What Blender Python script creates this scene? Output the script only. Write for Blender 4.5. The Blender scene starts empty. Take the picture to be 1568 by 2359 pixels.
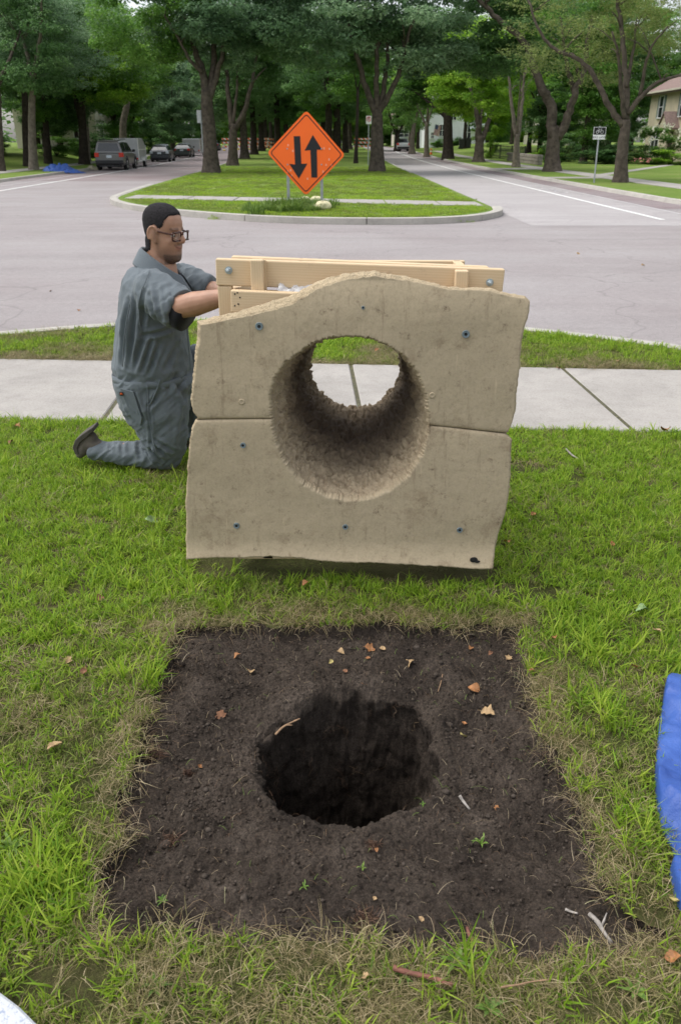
import bpy, bmesh, math, random
import numpy as np
from mathutils import Vector, Matrix

random.seed(7)
np.random.seed(7)
C = bpy.context.scene.collection
SC = bpy.context.scene
PI = math.pi

# ------------------------------------------------------------------ camera
PITCH = math.radians(24.84)
CAMH = 1.58
cam_data = bpy.data.cameras.new('camera')
cam = bpy.data.objects.new('camera', cam_data)
C.objects.link(cam)
cam.location = (0, 0, CAMH)
cam.rotation_euler = (math.radians(90) - PITCH, 0, 0)
cam_data.sensor_fit = 'VERTICAL'
cam_data.sensor_height = 23.1
cam_data.sensor_width = 15.4
cam_data.lens = 18.0
cam_data.clip_start = 0.05
cam_data.clip_end = 3000
cam_data.dof.use_dof = True
cam_data.dof.focus_distance = 3.0
cam_data.dof.aperture_fstop = 4.5
SC.camera = cam

# ------------------------------------------------------------------ sky and sun (overcast)
SUN_EL = math.radians(64)
SUN_AZ = math.radians(276)          # compass-like: direction the light comes from, from +Y clockwise
world = bpy.data.worlds.new('World')
SC.world = world
world.use_nodes = True
wn = world.node_tree.nodes
wl = world.node_tree.links
wn.clear()
w_out = wn.new('ShaderNodeOutputWorld')
w_bg = wn.new('ShaderNodeBackground')
w_hsv = wn.new('ShaderNodeHueSaturation')
w_sky = wn.new('ShaderNodeTexSky')
w_sky.sky_type = 'NISHITA'
w_sky.sun_disc = False
w_sky.sun_elevation = SUN_EL
w_sky.sun_rotation = SUN_AZ
w_sky.air_density = 1.0
w_sky.dust_density = 3.0
w_sky.ozone_density = 1.0
w_hsv.inputs['Saturation'].default_value = 0.32
wl.new(w_sky.outputs[0], w_hsv.inputs['Color'])
wl.new(w_hsv.outputs[0], w_bg.inputs['Color'])
wl.new(w_bg.outputs[0], w_out.inputs['Surface'])
w_bg.inputs['Strength'].default_value = 0.15
sun_d = bpy.data.lights.new('sun', 'SUN')
sun_d.energy = 1.0
sun_d.angle = math.radians(60)
sun_d.color = (1.0, 0.97, 0.92)
sun = bpy.data.objects.new('sun', sun_d)
C.objects.link(sun)
_sd = Vector((math.sin(SUN_AZ) * math.cos(SUN_EL), math.cos(SUN_AZ) * math.cos(SUN_EL), math.sin(SUN_EL)))
sun.rotation_euler = _sd.to_track_quat('Z', 'Y').to_euler()
SC.view_settings.view_transform = 'Standard'
SC.view_settings.look = 'None'
SC.view_settings.gamma = 1
SC.view_settings.exposure = 0.80
SC.view_settings.use_curve_mapping = False
SC.cycles.use_denoising = True
SC.cycles.max_bounces = 7
SC.cycles.diffuse_bounces = 4
SC.cycles.transmission_bounces = 4
SC.cycles.transparent_max_bounces = 6
SC.cycles.adaptive_threshold = 0.015

# ------------------------------------------------------------------ helpers: survey points
# the photograph was measured at 1568 px width; these turn a sight line into a real place
FPX = 1838.0
CP, SP = math.cos(PITCH), math.sin(PITCH)
def ray(px, py):
    xc = (px - 784.0) / FPX
    yc = (1179.0 - py) / FPX
    return Vector((xc, CP + yc * SP, -SP + yc * CP))
def G(px, py, z=0.0):
    d = ray(px, py)
    t = (z - CAMH) / d.z
    return Vector((d.x * t, d.y * t, z))
def P(px, py, Y):
    d = ray(px, py)
    t = Y / d.y
    return Vector((d.x * t, Y, CAMH + d.z * t))
def zr(y):
    if y <= 50: return 0.0
    if y <= 130: return 1e-4 * (y - 50) ** 2
    return 0.64 + 0.004 * min(y - 130, 60)
def smooth(a, b, x):
    t = min(1.0, max(0.0, (x - a) / (b - a)))
    return t * t * (3 - 2 * t)

# ------------------------------------------------------------------ helpers: noise
def _hash(ix, iy, iz, s):
    h = (ix * 374761393 + iy * 668265263 + iz * 2147483647 + s * 974711) & 0xffffffff
    h = ((h ^ (h >> 13)) * 1274126177) & 0xffffffff
    h = (h ^ (h >> 16)) & 0xffff
    return h.astype(np.float64) / 65535.0
def vnoise(p, scale, s=0):
    q = np.asarray(p, dtype=np.float64) * scale + 1000.5
    i = np.floor(q).astype(np.int64)
    f = q - i
    f = f * f * (3 - 2 * f)
    x, y, z = i[:, 0], i[:, 1], i[:, 2]
    fx, fy, fz = f[:, 0], f[:, 1], f[:, 2]
    def hh(a, b, c): return _hash(x + a, y + b, z + c, s)
    c00 = hh(0,0,0)*(1-fx)+hh(1,0,0)*fx
    c10 = hh(0,1,0)*(1-fx)+hh(1,1,0)*fx
    c01 = hh(0,0,1)*(1-fx)+hh(1,0,1)*fx
    c11 = hh(0,1,1)*(1-fx)+hh(1,1,1)*fx
    a = c00*(1-fy)+c10*fy
    b = c01*(1-fy)+c11*fy
    return (a*(1-fz)+b*fz) * 2 - 1
def fbm(p, scale, octs=4, s=0, gain=0.5):
    r = np.zeros(len(p)); a = 1.0; t = 0.0
    for o in range(octs):
        r += a * vnoise(p, scale * 2 ** o, s + o * 17); t += a; a *= gain
    return r / t

# ------------------------------------------------------------------ helpers: materials
def new_mat(name):
    m = bpy.data.materials.new(name)
    m.use_nodes = True
    nt = m.node_tree
    nt.nodes.clear()
    out = nt.nodes.new('ShaderNodeOutputMaterial')
    b = nt.nodes.new('ShaderNodeBsdfPrincipled')
    nt.links.new(b.outputs[0], out.inputs['Surface'])
    return m, nt, b, out
def N(nt, kind, **kw):
    n = nt.nodes.new(kind)
    for k, v in kw.items():
        if k in n.inputs: n.inputs[k].default_value = v
        else: setattr(n, k, v)
    return n
def coords(nt, scale=(1, 1, 1), kind='Object'):
    if kind == 'World':
        src = nt.nodes.new('ShaderNodeNewGeometry').outputs['Position']
    else:
        src = nt.nodes.new('ShaderNodeTexCoord').outputs['Object']
    mp = nt.nodes.new('ShaderNodeMapping')
    mp.inputs['Scale'].default_value = scale
    nt.links.new(src, mp.inputs['Vector'])
    return mp.outputs[0]
def ramp(nt, fac, stops):
    r = nt.nodes.new('ShaderNodeValToRGB')
    el = r.color_ramp.elements
    while len(el) < len(stops): el.new(0.5)
    for e, (p, c) in zip(el, stops):
        e.position = p
        e.color = (c[0], c[1], c[2], 1) if not isinstance(c, (int, float)) else (c, c, c, 1)
    nt.links.new(fac, r.inputs[0])
    return r.outputs[0]
def noise_tex(nt, vec, scale, detail=4, rough=0.55):
    n = N(nt, 'ShaderNodeTexNoise')
    n.inputs['Scale'].default_value = scale
    n.inputs['Detail'].default_value = detail
    n.inputs['Roughness'].default_value = rough
    nt.links.new(vec, n.inputs['Vector'])
    return n.outputs[0]
def mix(nt, fac, a, b, mode='MIX'):
    m = nt.nodes.new('ShaderNodeMix')
    m.data_type = 'RGBA'
    m.blend_type = mode
    for i, v in ((0, fac), (6, a), (7, b)):
        if isinstance(v, (int, float)): m.inputs[i].default_value = v
        elif isinstance(v, tuple): m.inputs[i].default_value = (v[0], v[1], v[2], 1)
        else: nt.links.new(v, m.inputs[i])
    return m.outputs[2]
def bump(nt, b, height, strength=0.5, dist=0.01):
    bp = nt.nodes.new('ShaderNodeBump')
    bp.inputs['Strength'].default_value = strength
    bp.inputs['Distance'].default_value = dist
    nt.links.new(height, bp.inputs['Height'])
    nt.links.new(bp.outputs[0], b.inputs['Normal'])
def simple(name, col, rough=0.6, metal=0.0, var=0.12, scale=8.0, bmp=0.0, bscale=40.0, spec=0.4, kind='Object'):
    m, nt, b, _ = new_mat(name)
    v = coords(nt, kind=kind)
    n = noise_tex(nt, v, scale, 5)
    lo = tuple(c * (1 - var) for c in col); hi = tuple(min(1, c * (1 + var)) for c in col)
    nt.links.new(ramp(nt, n, [(0.3, lo), (0.7, hi)]), b.inputs['Base Color'])
    b.inputs['Roughness'].default_value = rough
    b.inputs['Metallic'].default_value = metal
    b.inputs['Specular IOR Level'].default_value = spec
    if bmp > 0: bump(nt, b, noise_tex(nt, v, bscale, 5, 0.6), bmp, 0.01)
    return m

# ------------------------------------------------------------------ helpers: meshes
def np_mesh(name, v, f, smooth_=False):
    """v (n,3), f list/array of equal-length faces, or list of such arrays"""
    me = bpy.data.meshes.new(name)
    v = np.asarray(v, dtype=np.float32)
    fl = f if isinstance(f, list) else [f]
    fl = [np.asarray(a, dtype=np.int32) for a in fl if len(a)]
    me.vertices.add(len(v))
    me.vertices.foreach_set('co', v.ravel())
    loops = np.concatenate([a.ravel() for a in fl])
    sizes = np.concatenate([np.full(len(a), a.shape[1], dtype=np.int32) for a in fl])
    starts = np.concatenate(([0], np.cumsum(sizes)[:-1])).astype(np.int32)
    me.loops.add(len(loops))
    me.loops.foreach_set('vertex_index', loops)
    me.polygons.add(len(sizes))
    me.polygons.foreach_set('loop_start', starts)
    me.polygons.foreach_set('loop_total', sizes)
    if smooth_: me.polygons.foreach_set('use_smooth', np.ones(len(sizes), dtype=bool))
    me.update(calc_edges=True)
    me.validate()
    return me
def face_attr(me, name, vals):
    a = me.attributes.new(name, 'FLOAT', 'FACE')
    a.data.foreach_set('value', np.asarray(vals, dtype=np.float32))
def vert_attr(me, name, vals):
    a = me.attributes.new(name, 'FLOAT', 'POINT')
    a.data.foreach_set('value', np.asarray(vals, dtype=np.float32))

def wloc(o):
    p = Vector((0, 0, 0))
    while o is not None:
        p += o.location; o = o.parent
    return p
def tag(o, label=None, cat=None, group=None, kind=None):
    if label: o['label'] = label
    if cat: o['category'] = cat
    if group: o['group'] = group
    if kind: o['kind'] = kind
    return o
def empty(name, loc, label=None, cat=None, group=None, rz=0.0):
    o = bpy.data.objects.new(name, None)
    o.empty_display_size = 0.2
    C.objects.link(o)
    o.location = loc
    o.rotation_euler = (0, 0, rz)
    return tag(o, label, cat, group)
def link(name, me, mat, parent=None, world=False):
    o = bpy.data.objects.new(name, me)
    C.objects.link(o)
    if mat is not None:
        for m in (mat if isinstance(mat, (list, tuple)) else [mat]): me.materials.append(m)
    if parent is not None:
        if world: me.transform(Matrix.Translation(-wloc(parent)))
        o.parent = parent
    return o
def children(o): return [c for c in bpy.data.objects if c.parent == o]
def copy_tree(o, loc=None, rz=None, parent=None, label=None):
    c = o.copy(); C.objects.link(c)
    c.parent = parent
    if loc is not None: c.location = loc
    if rz is not None: c.rotation_euler = (0, 0, rz)
    if label: c['label'] = label
    for ch in o.children:
        copy_tree(ch, parent=c)
    return c

class MB:
    def __init__(s): s.v = []; s.f = []; s.mi = []
    def add(s, v, f, mi=0):
        o = len(s.v)
        s.v += [tuple(x) for x in v]
        s.f += [tuple(i + o for i in q) for q in f]
        s.mi += [mi] * len(f)
        return s
    def box(s, c, size, rot=None, mi=0):
        hx, hy, hz = size[0] / 2, size[1] / 2, size[2] / 2
        vs = [Vector((x, y, z)) for x in (-hx, hx) for y in (-hy, hy) for z in (-hz, hz)]
        if rot is not None: vs = [rot @ v for v in vs]
        c = Vector(c)
        return s.add([v + c for v in vs], [(0,1,3,2),(4,6,7,5),(0,4,5,1),(2,3,7,6),(0,2,6,4),(1,5,7,3)], mi)
    def beam(s, a, b, w, h, up=(0, 0, 1), mi=0):
        """box from a to b, w across, h along up"""
        a, b = Vector(a), Vector(b)
        d = (b - a); L = d.length; d = d.normalized()
        u = Vector(up); r = d.cross(u).normalized(); u = r.cross(d).normalized()
        m = Matrix((r, d, u)).transposed()
        return s.box((a + b) / 2, (w, L, h), m, mi)
    def tube(s, pts, rad, n=8, cap=True, mi=0, flat=None):
        pts = [Vector(p) for p in pts]
        if isinstance(rad, (int, float)): rad = [rad] * len(pts)
        vs = []; fs = []
        prev = None
        for i, p in enumerate(pts):
            d = (pts[min(i + 1, len(pts) - 1)] - pts[max(i - 1, 0)])
            if d.length < 1e-9: d = Vector((0, 0, 1))
            d.normalize()
            if prev is None:
                ref = Vector((0, 0, 1)) if abs(d.z) < 0.9 else Vector((1, 0, 0))
                r = d.cross(ref).normalized()
            else:
                r = (prev - d * prev.dot(d))
                r = r.normalized() if r.length > 1e-6 else d.orthogonal().normalized()
            prev = r
            u = d.cross(r)
            ru, rv = (rad[i], rad[i]) if not isinstance(rad[i], (tuple, list)) else rad[i]
            for k in range(n):
                a = 2 * PI * k / n
                vs.append(p + r * (math.cos(a) * ru) + u * (math.sin(a) * rv))
        for i in range(len(pts) - 1):
            for k in range(n):
                k2 = (k + 1) % n
                fs.append((i*n+k, i*n+k2, (i+1)*n+k2, (i+1)*n+k))
        if cap:
            fs.append(tuple(range(n - 1, -1, -1)))
            fs.append(tuple((len(pts) - 1) * n + k for k in range(n)))
        return s.add(vs, fs, mi)
    def prism(s, outline, origin, ux, uy, depth, mi=0):
        """outline of (a,b) in the plane ux,uy at origin, thickened along ux x uy by depth"""
        ux, uy = Vector(ux), Vector(uy); nn = ux.cross(uy).normalized()
        o = Vector(origin); k = len(outline)
        f0 = [o + ux * a + uy * b for a, b in outline]
        f1 = [v + nn * depth for v in f0]
        fs = [tuple(range(k - 1, -1, -1)), tuple(range(k, 2 * k))]
        for i in range(k):
            j = (i + 1) % k
            fs.append((i, j, k + j, k + i))
        return s.add(f0 + f1, fs, mi)
    def lathe(s, prof, center, axis=(0, 0, 1), n=16, mi=0):
        """prof of (radius, height along axis)"""
        ax = Vector(axis).normalized(); r = ax.orthogonal().normalized(); u = ax.cross(r); c = Vector(center)
        vs = []
        for (R, h) in prof:
            for k in range(n):
                a = 2 * PI * k / n
                vs.append(c + ax * h + (r * math.cos(a) + u * math.sin(a)) * R)
        fs = []
        for i in range(len(prof) - 1):
            for k in range(n):
                k2 = (k + 1) % n
                fs.append((i*n+k, i*n+k2, (i+1)*n+k2, (i+1)*n+k))
        fs.append(tuple(range(n - 1, -1, -1))); fs.append(tuple((len(prof)-1)*n + k for k in range(n)))
        return s.add(vs, fs, mi)
    def loft(s, rings, mi=0, cap=True):
        n = len(rings[0]); vs = [p for r in rings for p in r]; fs = []
        for i in range(len(rings) - 1):
            for k in range(n):
                k2 = (k + 1) % n
                fs.append((i*n+k, i*n+k2, (i+1)*n+k2, (i+1)*n+k))
        if cap:
            fs.append(tuple(range(n - 1, -1, -1))); fs.append(tuple((len(rings)-1)*n + k for k in range(n)))
        return s.add(vs, fs, mi)
    def sphere(s, c, r, nu=10, nv=7, mi=0, rot=None):
        c = Vector(c); r = (r, r, r) if isinstance(r, (int, float)) else r
        vs = []; fs = []
        for j in range(nv + 1):
            t = PI * j / nv
            for i in range(nu):
                p = 2 * PI * i / nu
                v = Vector((r[0]*math.sin(t)*math.cos(p), r[1]*math.sin(t)*math.sin(p), r[2]*math.cos(t)))
                if rot is not None: v = rot @ v
                vs.append(c + v)
        for j in range(nv):
            for i in range(nu):
                i2 = (i + 1) % nu
                fs.append((j*nu+i, (j+1)*nu+i, (j+1)*nu+i2, j*nu+i2))
        return s.add(vs, fs, mi)
    def build(s, name, mat, parent=None, world=False, smooth_=False, bevel=0.0, segs=2, fix=True):
        me = bpy.data.meshes.new(name)
        me.from_pydata(s.v, [], s.f)
        if any(s.mi): me.polygons.foreach_set('material_index', s.mi)
        if fix:
            bm = bmesh.new(); bm.from_mesh(me)
            bmesh.ops.remove_doubles(bm, verts=bm.verts, dist=1e-6)
            bmesh.ops.recalc_face_normals(bm, faces=bm.faces)
            bm.to_mesh(me); bm.free()
        if smooth_: me.polygons.foreach_set('use_smooth', [True] * len(me.polygons))
        me.update()
        o = link(name, me, mat, parent, world)
        if bevel > 0:
            b = o.modifiers.new('bevel', 'BEVEL'); b.width = bevel; b.segments = segs; b.limit_method = 'ANGLE'
        return o

def resample(pts, n):
    """even resample of an open polyline of Vectors / tuples (2D or 3D)"""
    a = np.array([tuple(p) for p in pts], dtype=float)
    d = np.concatenate(([0], np.cumsum(np.linalg.norm(np.diff(a, axis=0), axis=1))))
    t = np.linspace(0, d[-1], n)
    return np.stack([np.interp(t, d, a[:, k]) for k in range(a.shape[1])], axis=1)
def spline(pts, per=6):
    """Catmull-Rom through points"""
    p = [Vector(q) for q in pts]
    p = [p[0] * 2 - p[1]] + p + [p[-1] * 2 - p[-2]]
    out = []
    for i in range(1, len(p) - 2):
        for k in range(per):
            t = k / per
            a, b, c, d = p[i-1], p[i], p[i+1], p[i+2]
            out.append(0.5 * ((2*b) + (c - a)*t + (2*a - 5*b + 4*c - d)*t*t + (3*b - a - 3*c + d)*t**3))
    out.append(p[-2])
    return out
def inside(poly, x, y):
    """vectorised point in polygon"""
    x = np.asarray(x); y = np.asarray(y)
    r = np.zeros(x.shape, dtype=bool)
    n = len(poly)
    for i in range(n):
        x1, y1 = poly[i][0], poly[i][1]; x2, y2 = poly[(i+1) % n][0], poly[(i+1) % n][1]
        if y1 == y2: continue
        c = ((y1 > y) != (y2 > y)) & (x < (x2 - x1) * (y - y1) / (y2 - y1) + x1)
        r ^= c
    return r
def dist_poly(poly, x, y):
    d = np.full(np.shape(x), 1e9)
    n = len(poly)
    for i in range(n):
        x1, y1 = poly[i][0], poly[i][1]; x2, y2 = poly[(i+1) % n][0], poly[(i+1) % n][1]
        L2 = (x2-x1)**2 + (y2-y1)**2 + 1e-12
        t = np.clip(((x-x1)*(x2-x1) + (y-y1)*(y2-y1)) / L2, 0, 1)
        d = np.minimum(d, np.hypot(x - x1 - t*(x2-x1), y - y1 - t*(y2-y1)))
    return d
def polar_radius(poly, cx, cy, th):
    """distance from centre to outline along each angle"""
    r = np.zeros(len(th)); n = len(poly)
    for k, t in enumerate(th):
        dx, dy = math.cos(t), math.sin(t); best = 0
        for i in range(n):
            x1, y1 = poly[i][0]-cx, poly[i][1]-cy; x2, y2 = poly[(i+1) % n][0]-cx, poly[(i+1) % n][1]-cy
            ex, ey = x2-x1, y2-y1
            den = dx*ey - dy*ex
            if abs(den) < 1e-12: continue
            u = (x1*ey - y1*ex) / den
            w = (x1*dy - y1*dx) / den
            if u > 0 and -1e-9 <= w <= 1+1e-9: best = max(best, u)
        r[k] = best
    return r
def fill_poly(name, outer, holes, zf, mat, kind='structure', parent=None):
    bm = bmesh.new()
    for loop in [outer] + holes:
        vs = [bm.verts.new((p[0], p[1], zf(p[0], p[1]))) for p in loop]
        for i in range(len(vs)): bm.edges.new((vs[i], vs[(i+1) % len(vs)]))
    bmesh.ops.triangle_fill(bm, use_beauty=True, use_dissolve=False, edges=bm.edges[:])
    bmesh.ops.recalc_face_normals(bm, faces=bm.faces)
    for f in bm.faces:
        if f.normal.z < 0: f.normal_flip()
    me = bpy.data.meshes.new(name); bm.to_mesh(me); bm.free()
    o = link(name, me, mat, parent)
    if kind: o['kind'] = kind
    return o
def grid_sheet(name, xs, ys, zf, mat, kind='structure', xoff=None):
    v = []; nx, ny = len(xs), len(ys)
    for y in ys:
        for x in xs:
            X = x + (xoff(y) if xoff else 0)
            v.append((X, y, zf(X, y)))
    f = [(j*nx+i, j*nx+i+1, (j+1)*nx+i+1, (j+1)*nx+i) for j in range(ny-1) for i in range(nx-1)]
    me = np_mesh(name, v, np.array(f), True)
    o = link(name, me, mat)
    if kind: o['kind'] = kind
    return o
# ================================================================== MATERIALS
def soil_material():
    m, nt, b, _ = new_mat('dark_soil')
    v = coords(nt, kind='World')
    big = noise_tex(nt, v, 6.5, 7, 0.68)
    fine = noise_tex(nt, v, 160, 6, 0.7)
    c1 = ramp(nt, big, [(0.33, (0.030, 0.0235, 0.019)), (0.52, (0.066, 0.052, 0.041)), (0.68, (0.102, 0.082, 0.066))])
    c2 = ramp(nt, fine, [(0.30, (0.35, 0.34, 0.33)), (0.52, (0.9, 0.9, 0.9)), (0.70, (1.5, 1.42, 1.36)), (0.80, (2.1, 1.95, 1.8))])
    nt.links.new(mix(nt, 1.0, c1, c2, 'MULTIPLY'), b.inputs['Base Color'])
    b.inputs['Roughness'].default_value = 0.95
    b.inputs['Specular IOR Level'].default_value = 0.15
    bump(nt, b, noise_tex(nt, v, 110, 6, 0.7), 0.9, 0.012)
    return m
def lawn_material(name, a, c, d, sc=3.0):
    m, nt, b, _ = new_mat(name)
    v = coords(nt, kind='World')
    n1 = noise_tex(nt, v, sc * 0.25, 5, 0.6)
    n2 = noise_tex(nt, v, sc * 14, 5, 0.7)
    col = mix(nt, ramp(nt, n2, [(0.35, 0.0), (0.65, 1.0)]), a, c)
    col = mix(nt, ramp(nt, n1, [(0.45, 0.0), (0.7, 0.7)]), col, d)
    nt.links.new(col, b.inputs['Base Color'])
    b.inputs['Roughness'].default_value = 0.9
    b.inputs['Specular IOR Level'].default_value = 0.1
    bump(nt, b, n2, 1.0, 0.05)
    return m
def road_material(name, base, red):
    m, nt, b, _ = new_mat(name)
    v = coords(nt, kind='World')
    vs = coords(nt, (0.12, 1.1, 1), kind='World')
    n1 = noise_tex(nt, v, 0.35, 6, 0.6)
    n2 = noise_tex(nt, vs, 1.3, 5, 0.6)
    n3 = noise_tex(nt, v, 90, 4, 0.8)
    col = mix(nt, ramp(nt, n1, [(0.35, 0.0), (0.68, 1.0)]), base, red)
    col = mix(nt, 1.0, col, ramp(nt, n2, [(0.3, 0.90), (0.55, 1.0), (0.75, 1.05)]), 'MULTIPLY')
    col = mix(nt, 1.0, col, ramp(nt, n3, [(0.25, 0.6), (0.5, 1.0), (0.75, 1.35)]), 'MULTIPLY')
    n5 = noise_tex(nt, v, 14, 7, 0.8)
    col = mix(nt, 1.0, col, ramp(nt, n5, [(0.3, 0.86), (0.5, 1.0), (0.7, 1.10)]), 'MULTIPLY')
    vo = N(nt, 'ShaderNodeTexVoronoi', feature='DISTANCE_TO_EDGE')
    wv = coords(nt, (1, 1, 1), kind='World')
    ds = nt.nodes.new('ShaderNodeVectorMath'); ds.operation = 'ADD'
    nn = N(nt, 'ShaderNodeTexNoise'); nn.inputs['Scale'].default_value = 1.2
    nt.links.new(wv, nn.inputs['Vector']); nt.links.new(wv, ds.inputs[0]); nt.links.new(nn.outputs[1], ds.inputs[1])
    nt.links.new(ds.outputs[0], vo.inputs['Vector']); vo.inputs['Scale'].default_value = 0.22
    crack = ramp(nt, vo.outputs['Distance'], [(0.0, 0.80), (0.002, 0.86), (0.005, 1.0)])
    col = mix(nt, 1.0, col, crack, 'MULTIPLY')
    nt.links.new(col, b.inputs['Base Color'])
    b.inputs['Roughness'].default_value = 0.85
    b.inputs['Specular IOR Level'].default_value = 0.25
    bump(nt, b, n3, 0.5, 0.01)
    return m
def concrete_material(name, col, stain=0.75, sc=1.0):
    m, nt, b, _ = new_mat(name)
    v = coords(nt, kind='World')
    n1 = noise_tex(nt, v, 1.6 * sc, 6, 0.65)
    n2 = noise_tex(nt, v, 70 * sc, 5, 0.75)
    n3 = noise_tex(nt, v, 9 * sc, 5, 0.7)
    c = ramp(nt, n1, [(0.3, tuple(x * stain for x in col)), (0.62, col)])
    c = mix(nt, 1.0, c, ramp(nt, n2, [(0.28, 0.72), (0.5, 1.0), (0.8, 1.12)]), 'MULTIPLY')
    c = mix(nt, 1.0, c, ramp(nt, n3, [(0.25, 0.84), (0.5, 1.0)]), 'MULTIPLY')
    nt.links.new(c, b.inputs['Base Color'])
    b.inputs['Roughness'].default_value = 0.9
    b.inputs['Specular IOR Level'].default_value = 0.2
    bump(nt, b, n2, 0.35, 0.01)
    return m
def blade_material(name, stops, trans=0.35, rough=0.55):
    m, nt, b, out = new_mat(name)
    at = N(nt, 'ShaderNodeAttribute', attribute_name='tint')
    oi = nt.nodes.new('ShaderNodeObjectInfo')
    add = N(nt, 'ShaderNodeMath', operation='MULTIPLY_ADD')
    nt.links.new(oi.outputs['Random'], add.inputs[0]); add.inputs[1].default_value = 0.35
    nt.links.new(at.outputs['Fac'], add.inputs[2])
    sub = N(nt, 'ShaderNodeMath', operation='SUBTRACT'); sub.inputs[1].default_value = 0.175
    nt.links.new(add.outputs[0], sub.inputs[0])
    c = ramp(nt, sub.outputs[0], stops)
    nt.links.new(c, b.inputs['Base Color'])
    b.inputs['Roughness'].default_value = rough
    b.inputs['Specular IOR Level'].default_value = 0.3
    tr = nt.nodes.new('ShaderNodeBsdfTranslucent')
    nt.links.new(c, tr.inputs['Color'])
    ms = nt.nodes.new('ShaderNodeMixShader'); ms.inputs[0].default_value = trans
    nt.links.new(b.outputs[0], ms.inputs[1]); nt.links.new(tr.outputs[0], ms.inputs[2])
    nt.links.new(ms.outputs[0], out.inputs['Surface'])
    return m
M = {}
M['soil'] = soil_material()
M['clod'] = simple('dry_soil_crumb', (0.074, 0.060, 0.049), 0.95, var=0.4, scale=90, spec=0.1, kind='World')
M['lawn_near'] = lawn_material('thatch_lawn', (0.085, 0.080, 0.035), (0.11, 0.13, 0.035), (0.19, 0.16, 0.08), 4)
M['lawn_far'] = lawn_material('mown_lawn', (0.115, 0.185, 0.034), (0.175, 0.260, 0.050), (0.25, 0.28, 0.09), 1.2)
M['road'] = road_material('worn_road', (0.328, 0.303, 0.298), (0.285, 0.254, 0.250))
M['road_red'] = road_material('reddish_road', (0.235, 0.185, 0.185), (0.29, 0.255, 0.255))
M['road_pale'] = road_material('pale_road', (0.40, 0.375, 0.37), (0.36, 0.335, 0.33))
M['walk'] = concrete_material('sidewalk_concrete', (0.40, 0.375, 0.345), 0.80)
M['kerb'] = concrete_material('kerb_concrete', (0.47, 0.445, 0.40), 0.80)
M['joint'] = simple('mossy_joint', (0.09, 0.085, 0.05), 0.95, var=0.5, scale=60)
M['paint'] = simple('worn_white_paint', (0.72, 0.72, 0.70), 0.7, var=0.12, scale=6, kind='World')
M['paint_worn'] = simple('faded_paint', (0.46, 0.44, 0.44), 0.8, var=0.2, scale=4, kind='World')
M['grass_lush'] = blade_material('lush_grass', [(0.0, (0.085, 0.200, 0.012)), (0.5, (0.275, 0.430, 0.030)), (1.0, (0.45, 0.55, 0.075))], 0.48)
M['grass_weed'] = blade_material('weed_grass', [(0.0, (0.075, 0.140, 0.025)), (0.5, (0.150, 0.250, 0.045)), (1.0, (0.27, 0.36, 0.09))])
M['grass_mid'] = blade_material('mown_grass', [(0.0, (0.095, 0.150, 0.022)), (0.5, (0.220, 0.305, 0.045)), (0.85, (0.34, 0.37, 0.095)), (1.0, (0.40, 0.36, 0.15))], 0.42)
M['grass_dry'] = blade_material('dry_straw', [(0.0, (0.12, 0.12, 0.035)), (0.3, (0.20, 0.17, 0.07)), (0.65, (0.34, 0.27, 0.135)), (1.0, (0.50, 0.41, 0.25))], 0.25)
M['grass_bits'] = blade_material('soil_straw', [(0.0, (0.05, 0.026, 0.014)), (0.35, (0.13, 0.075, 0.04)), (0.55, (0.24, 0.175, 0.10)), (0.8, (0.40, 0.33, 0.22)), (0.9, (0.12, 0.20, 0.03)), (1.0, (0.16, 0.26, 0.04))], 0.1)

# ================================================================== GROUND
def ring_sheet(name, z, x0, x1, y0, y1, hx0, hx1, hy0, hy1, mat, rise=True):
    xs = sorted(set([x0, -60, -20, hx0, hx1, 20, 60, x1]))
    ys = sorted(set([y0, -60, -20, hy0, hy1, 20] + list(range(50, 200, 8)) + [220, 400, y1]))
    ys = [y for y in ys if y0 <= y <= y1]
    v = [(x, y, z + (zr(y) if rise else 0)) for y in ys for x in xs]
    nx = len(xs); f = []
    for j in range(len(ys) - 1):
        for i in range(nx - 1):
            cx, cy = (xs[i] + xs[i+1]) / 2, (ys[j] + ys[j+1]) / 2
            if hx0 < cx < hx1 and hy0 < cy < hy1: continue
            f.append((j*nx+i, j*nx+i+1, (j+1)*nx+i+1, (j+1)*nx+i))
    o = link(name, np_mesh(name, v, np.array(f)), mat)
    o['kind'] = 'structure'
    return o
ring_sheet('ground', -0.30, -1500, 1500, -600, 1600, -2.5, 2.5, 0.0, 4.2, M['lawn_far'])
ring_sheet('road', -0.12, -120, 120, -80, 260, -2.5, 2.5, 0.0, 4.2, M['road'])

LS = lambda y: -0.05 * (y - 50)          # drift of the left carriageway
def left_strip(name, x0, x1, y0, y1, z, mat):
    ys = np.linspace(y0, y1, 40)
    return grid_sheet(name, [x0, x1], ys, lambda x, y: zr(y) + z, mat, xoff=LS)
def right_strip(name, x0, x1, y0, y1, z, mat):
    ys = np.linspace(y0, y1, 40)
    return grid_sheet(name, [x0, x1], ys, lambda x, y: zr(y) + z, mat)
left_strip('road_lane', -16.6, -8.5, 42, 190, -0.116, M['road_red'])
right_strip('road_lane', 8.95, 10.1, 24, 190, -0.116, M['road_red'])
right_strip('road_lane', 4.3, 8.9, 19, 70, -0.1165, M['road_pale'])
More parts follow.
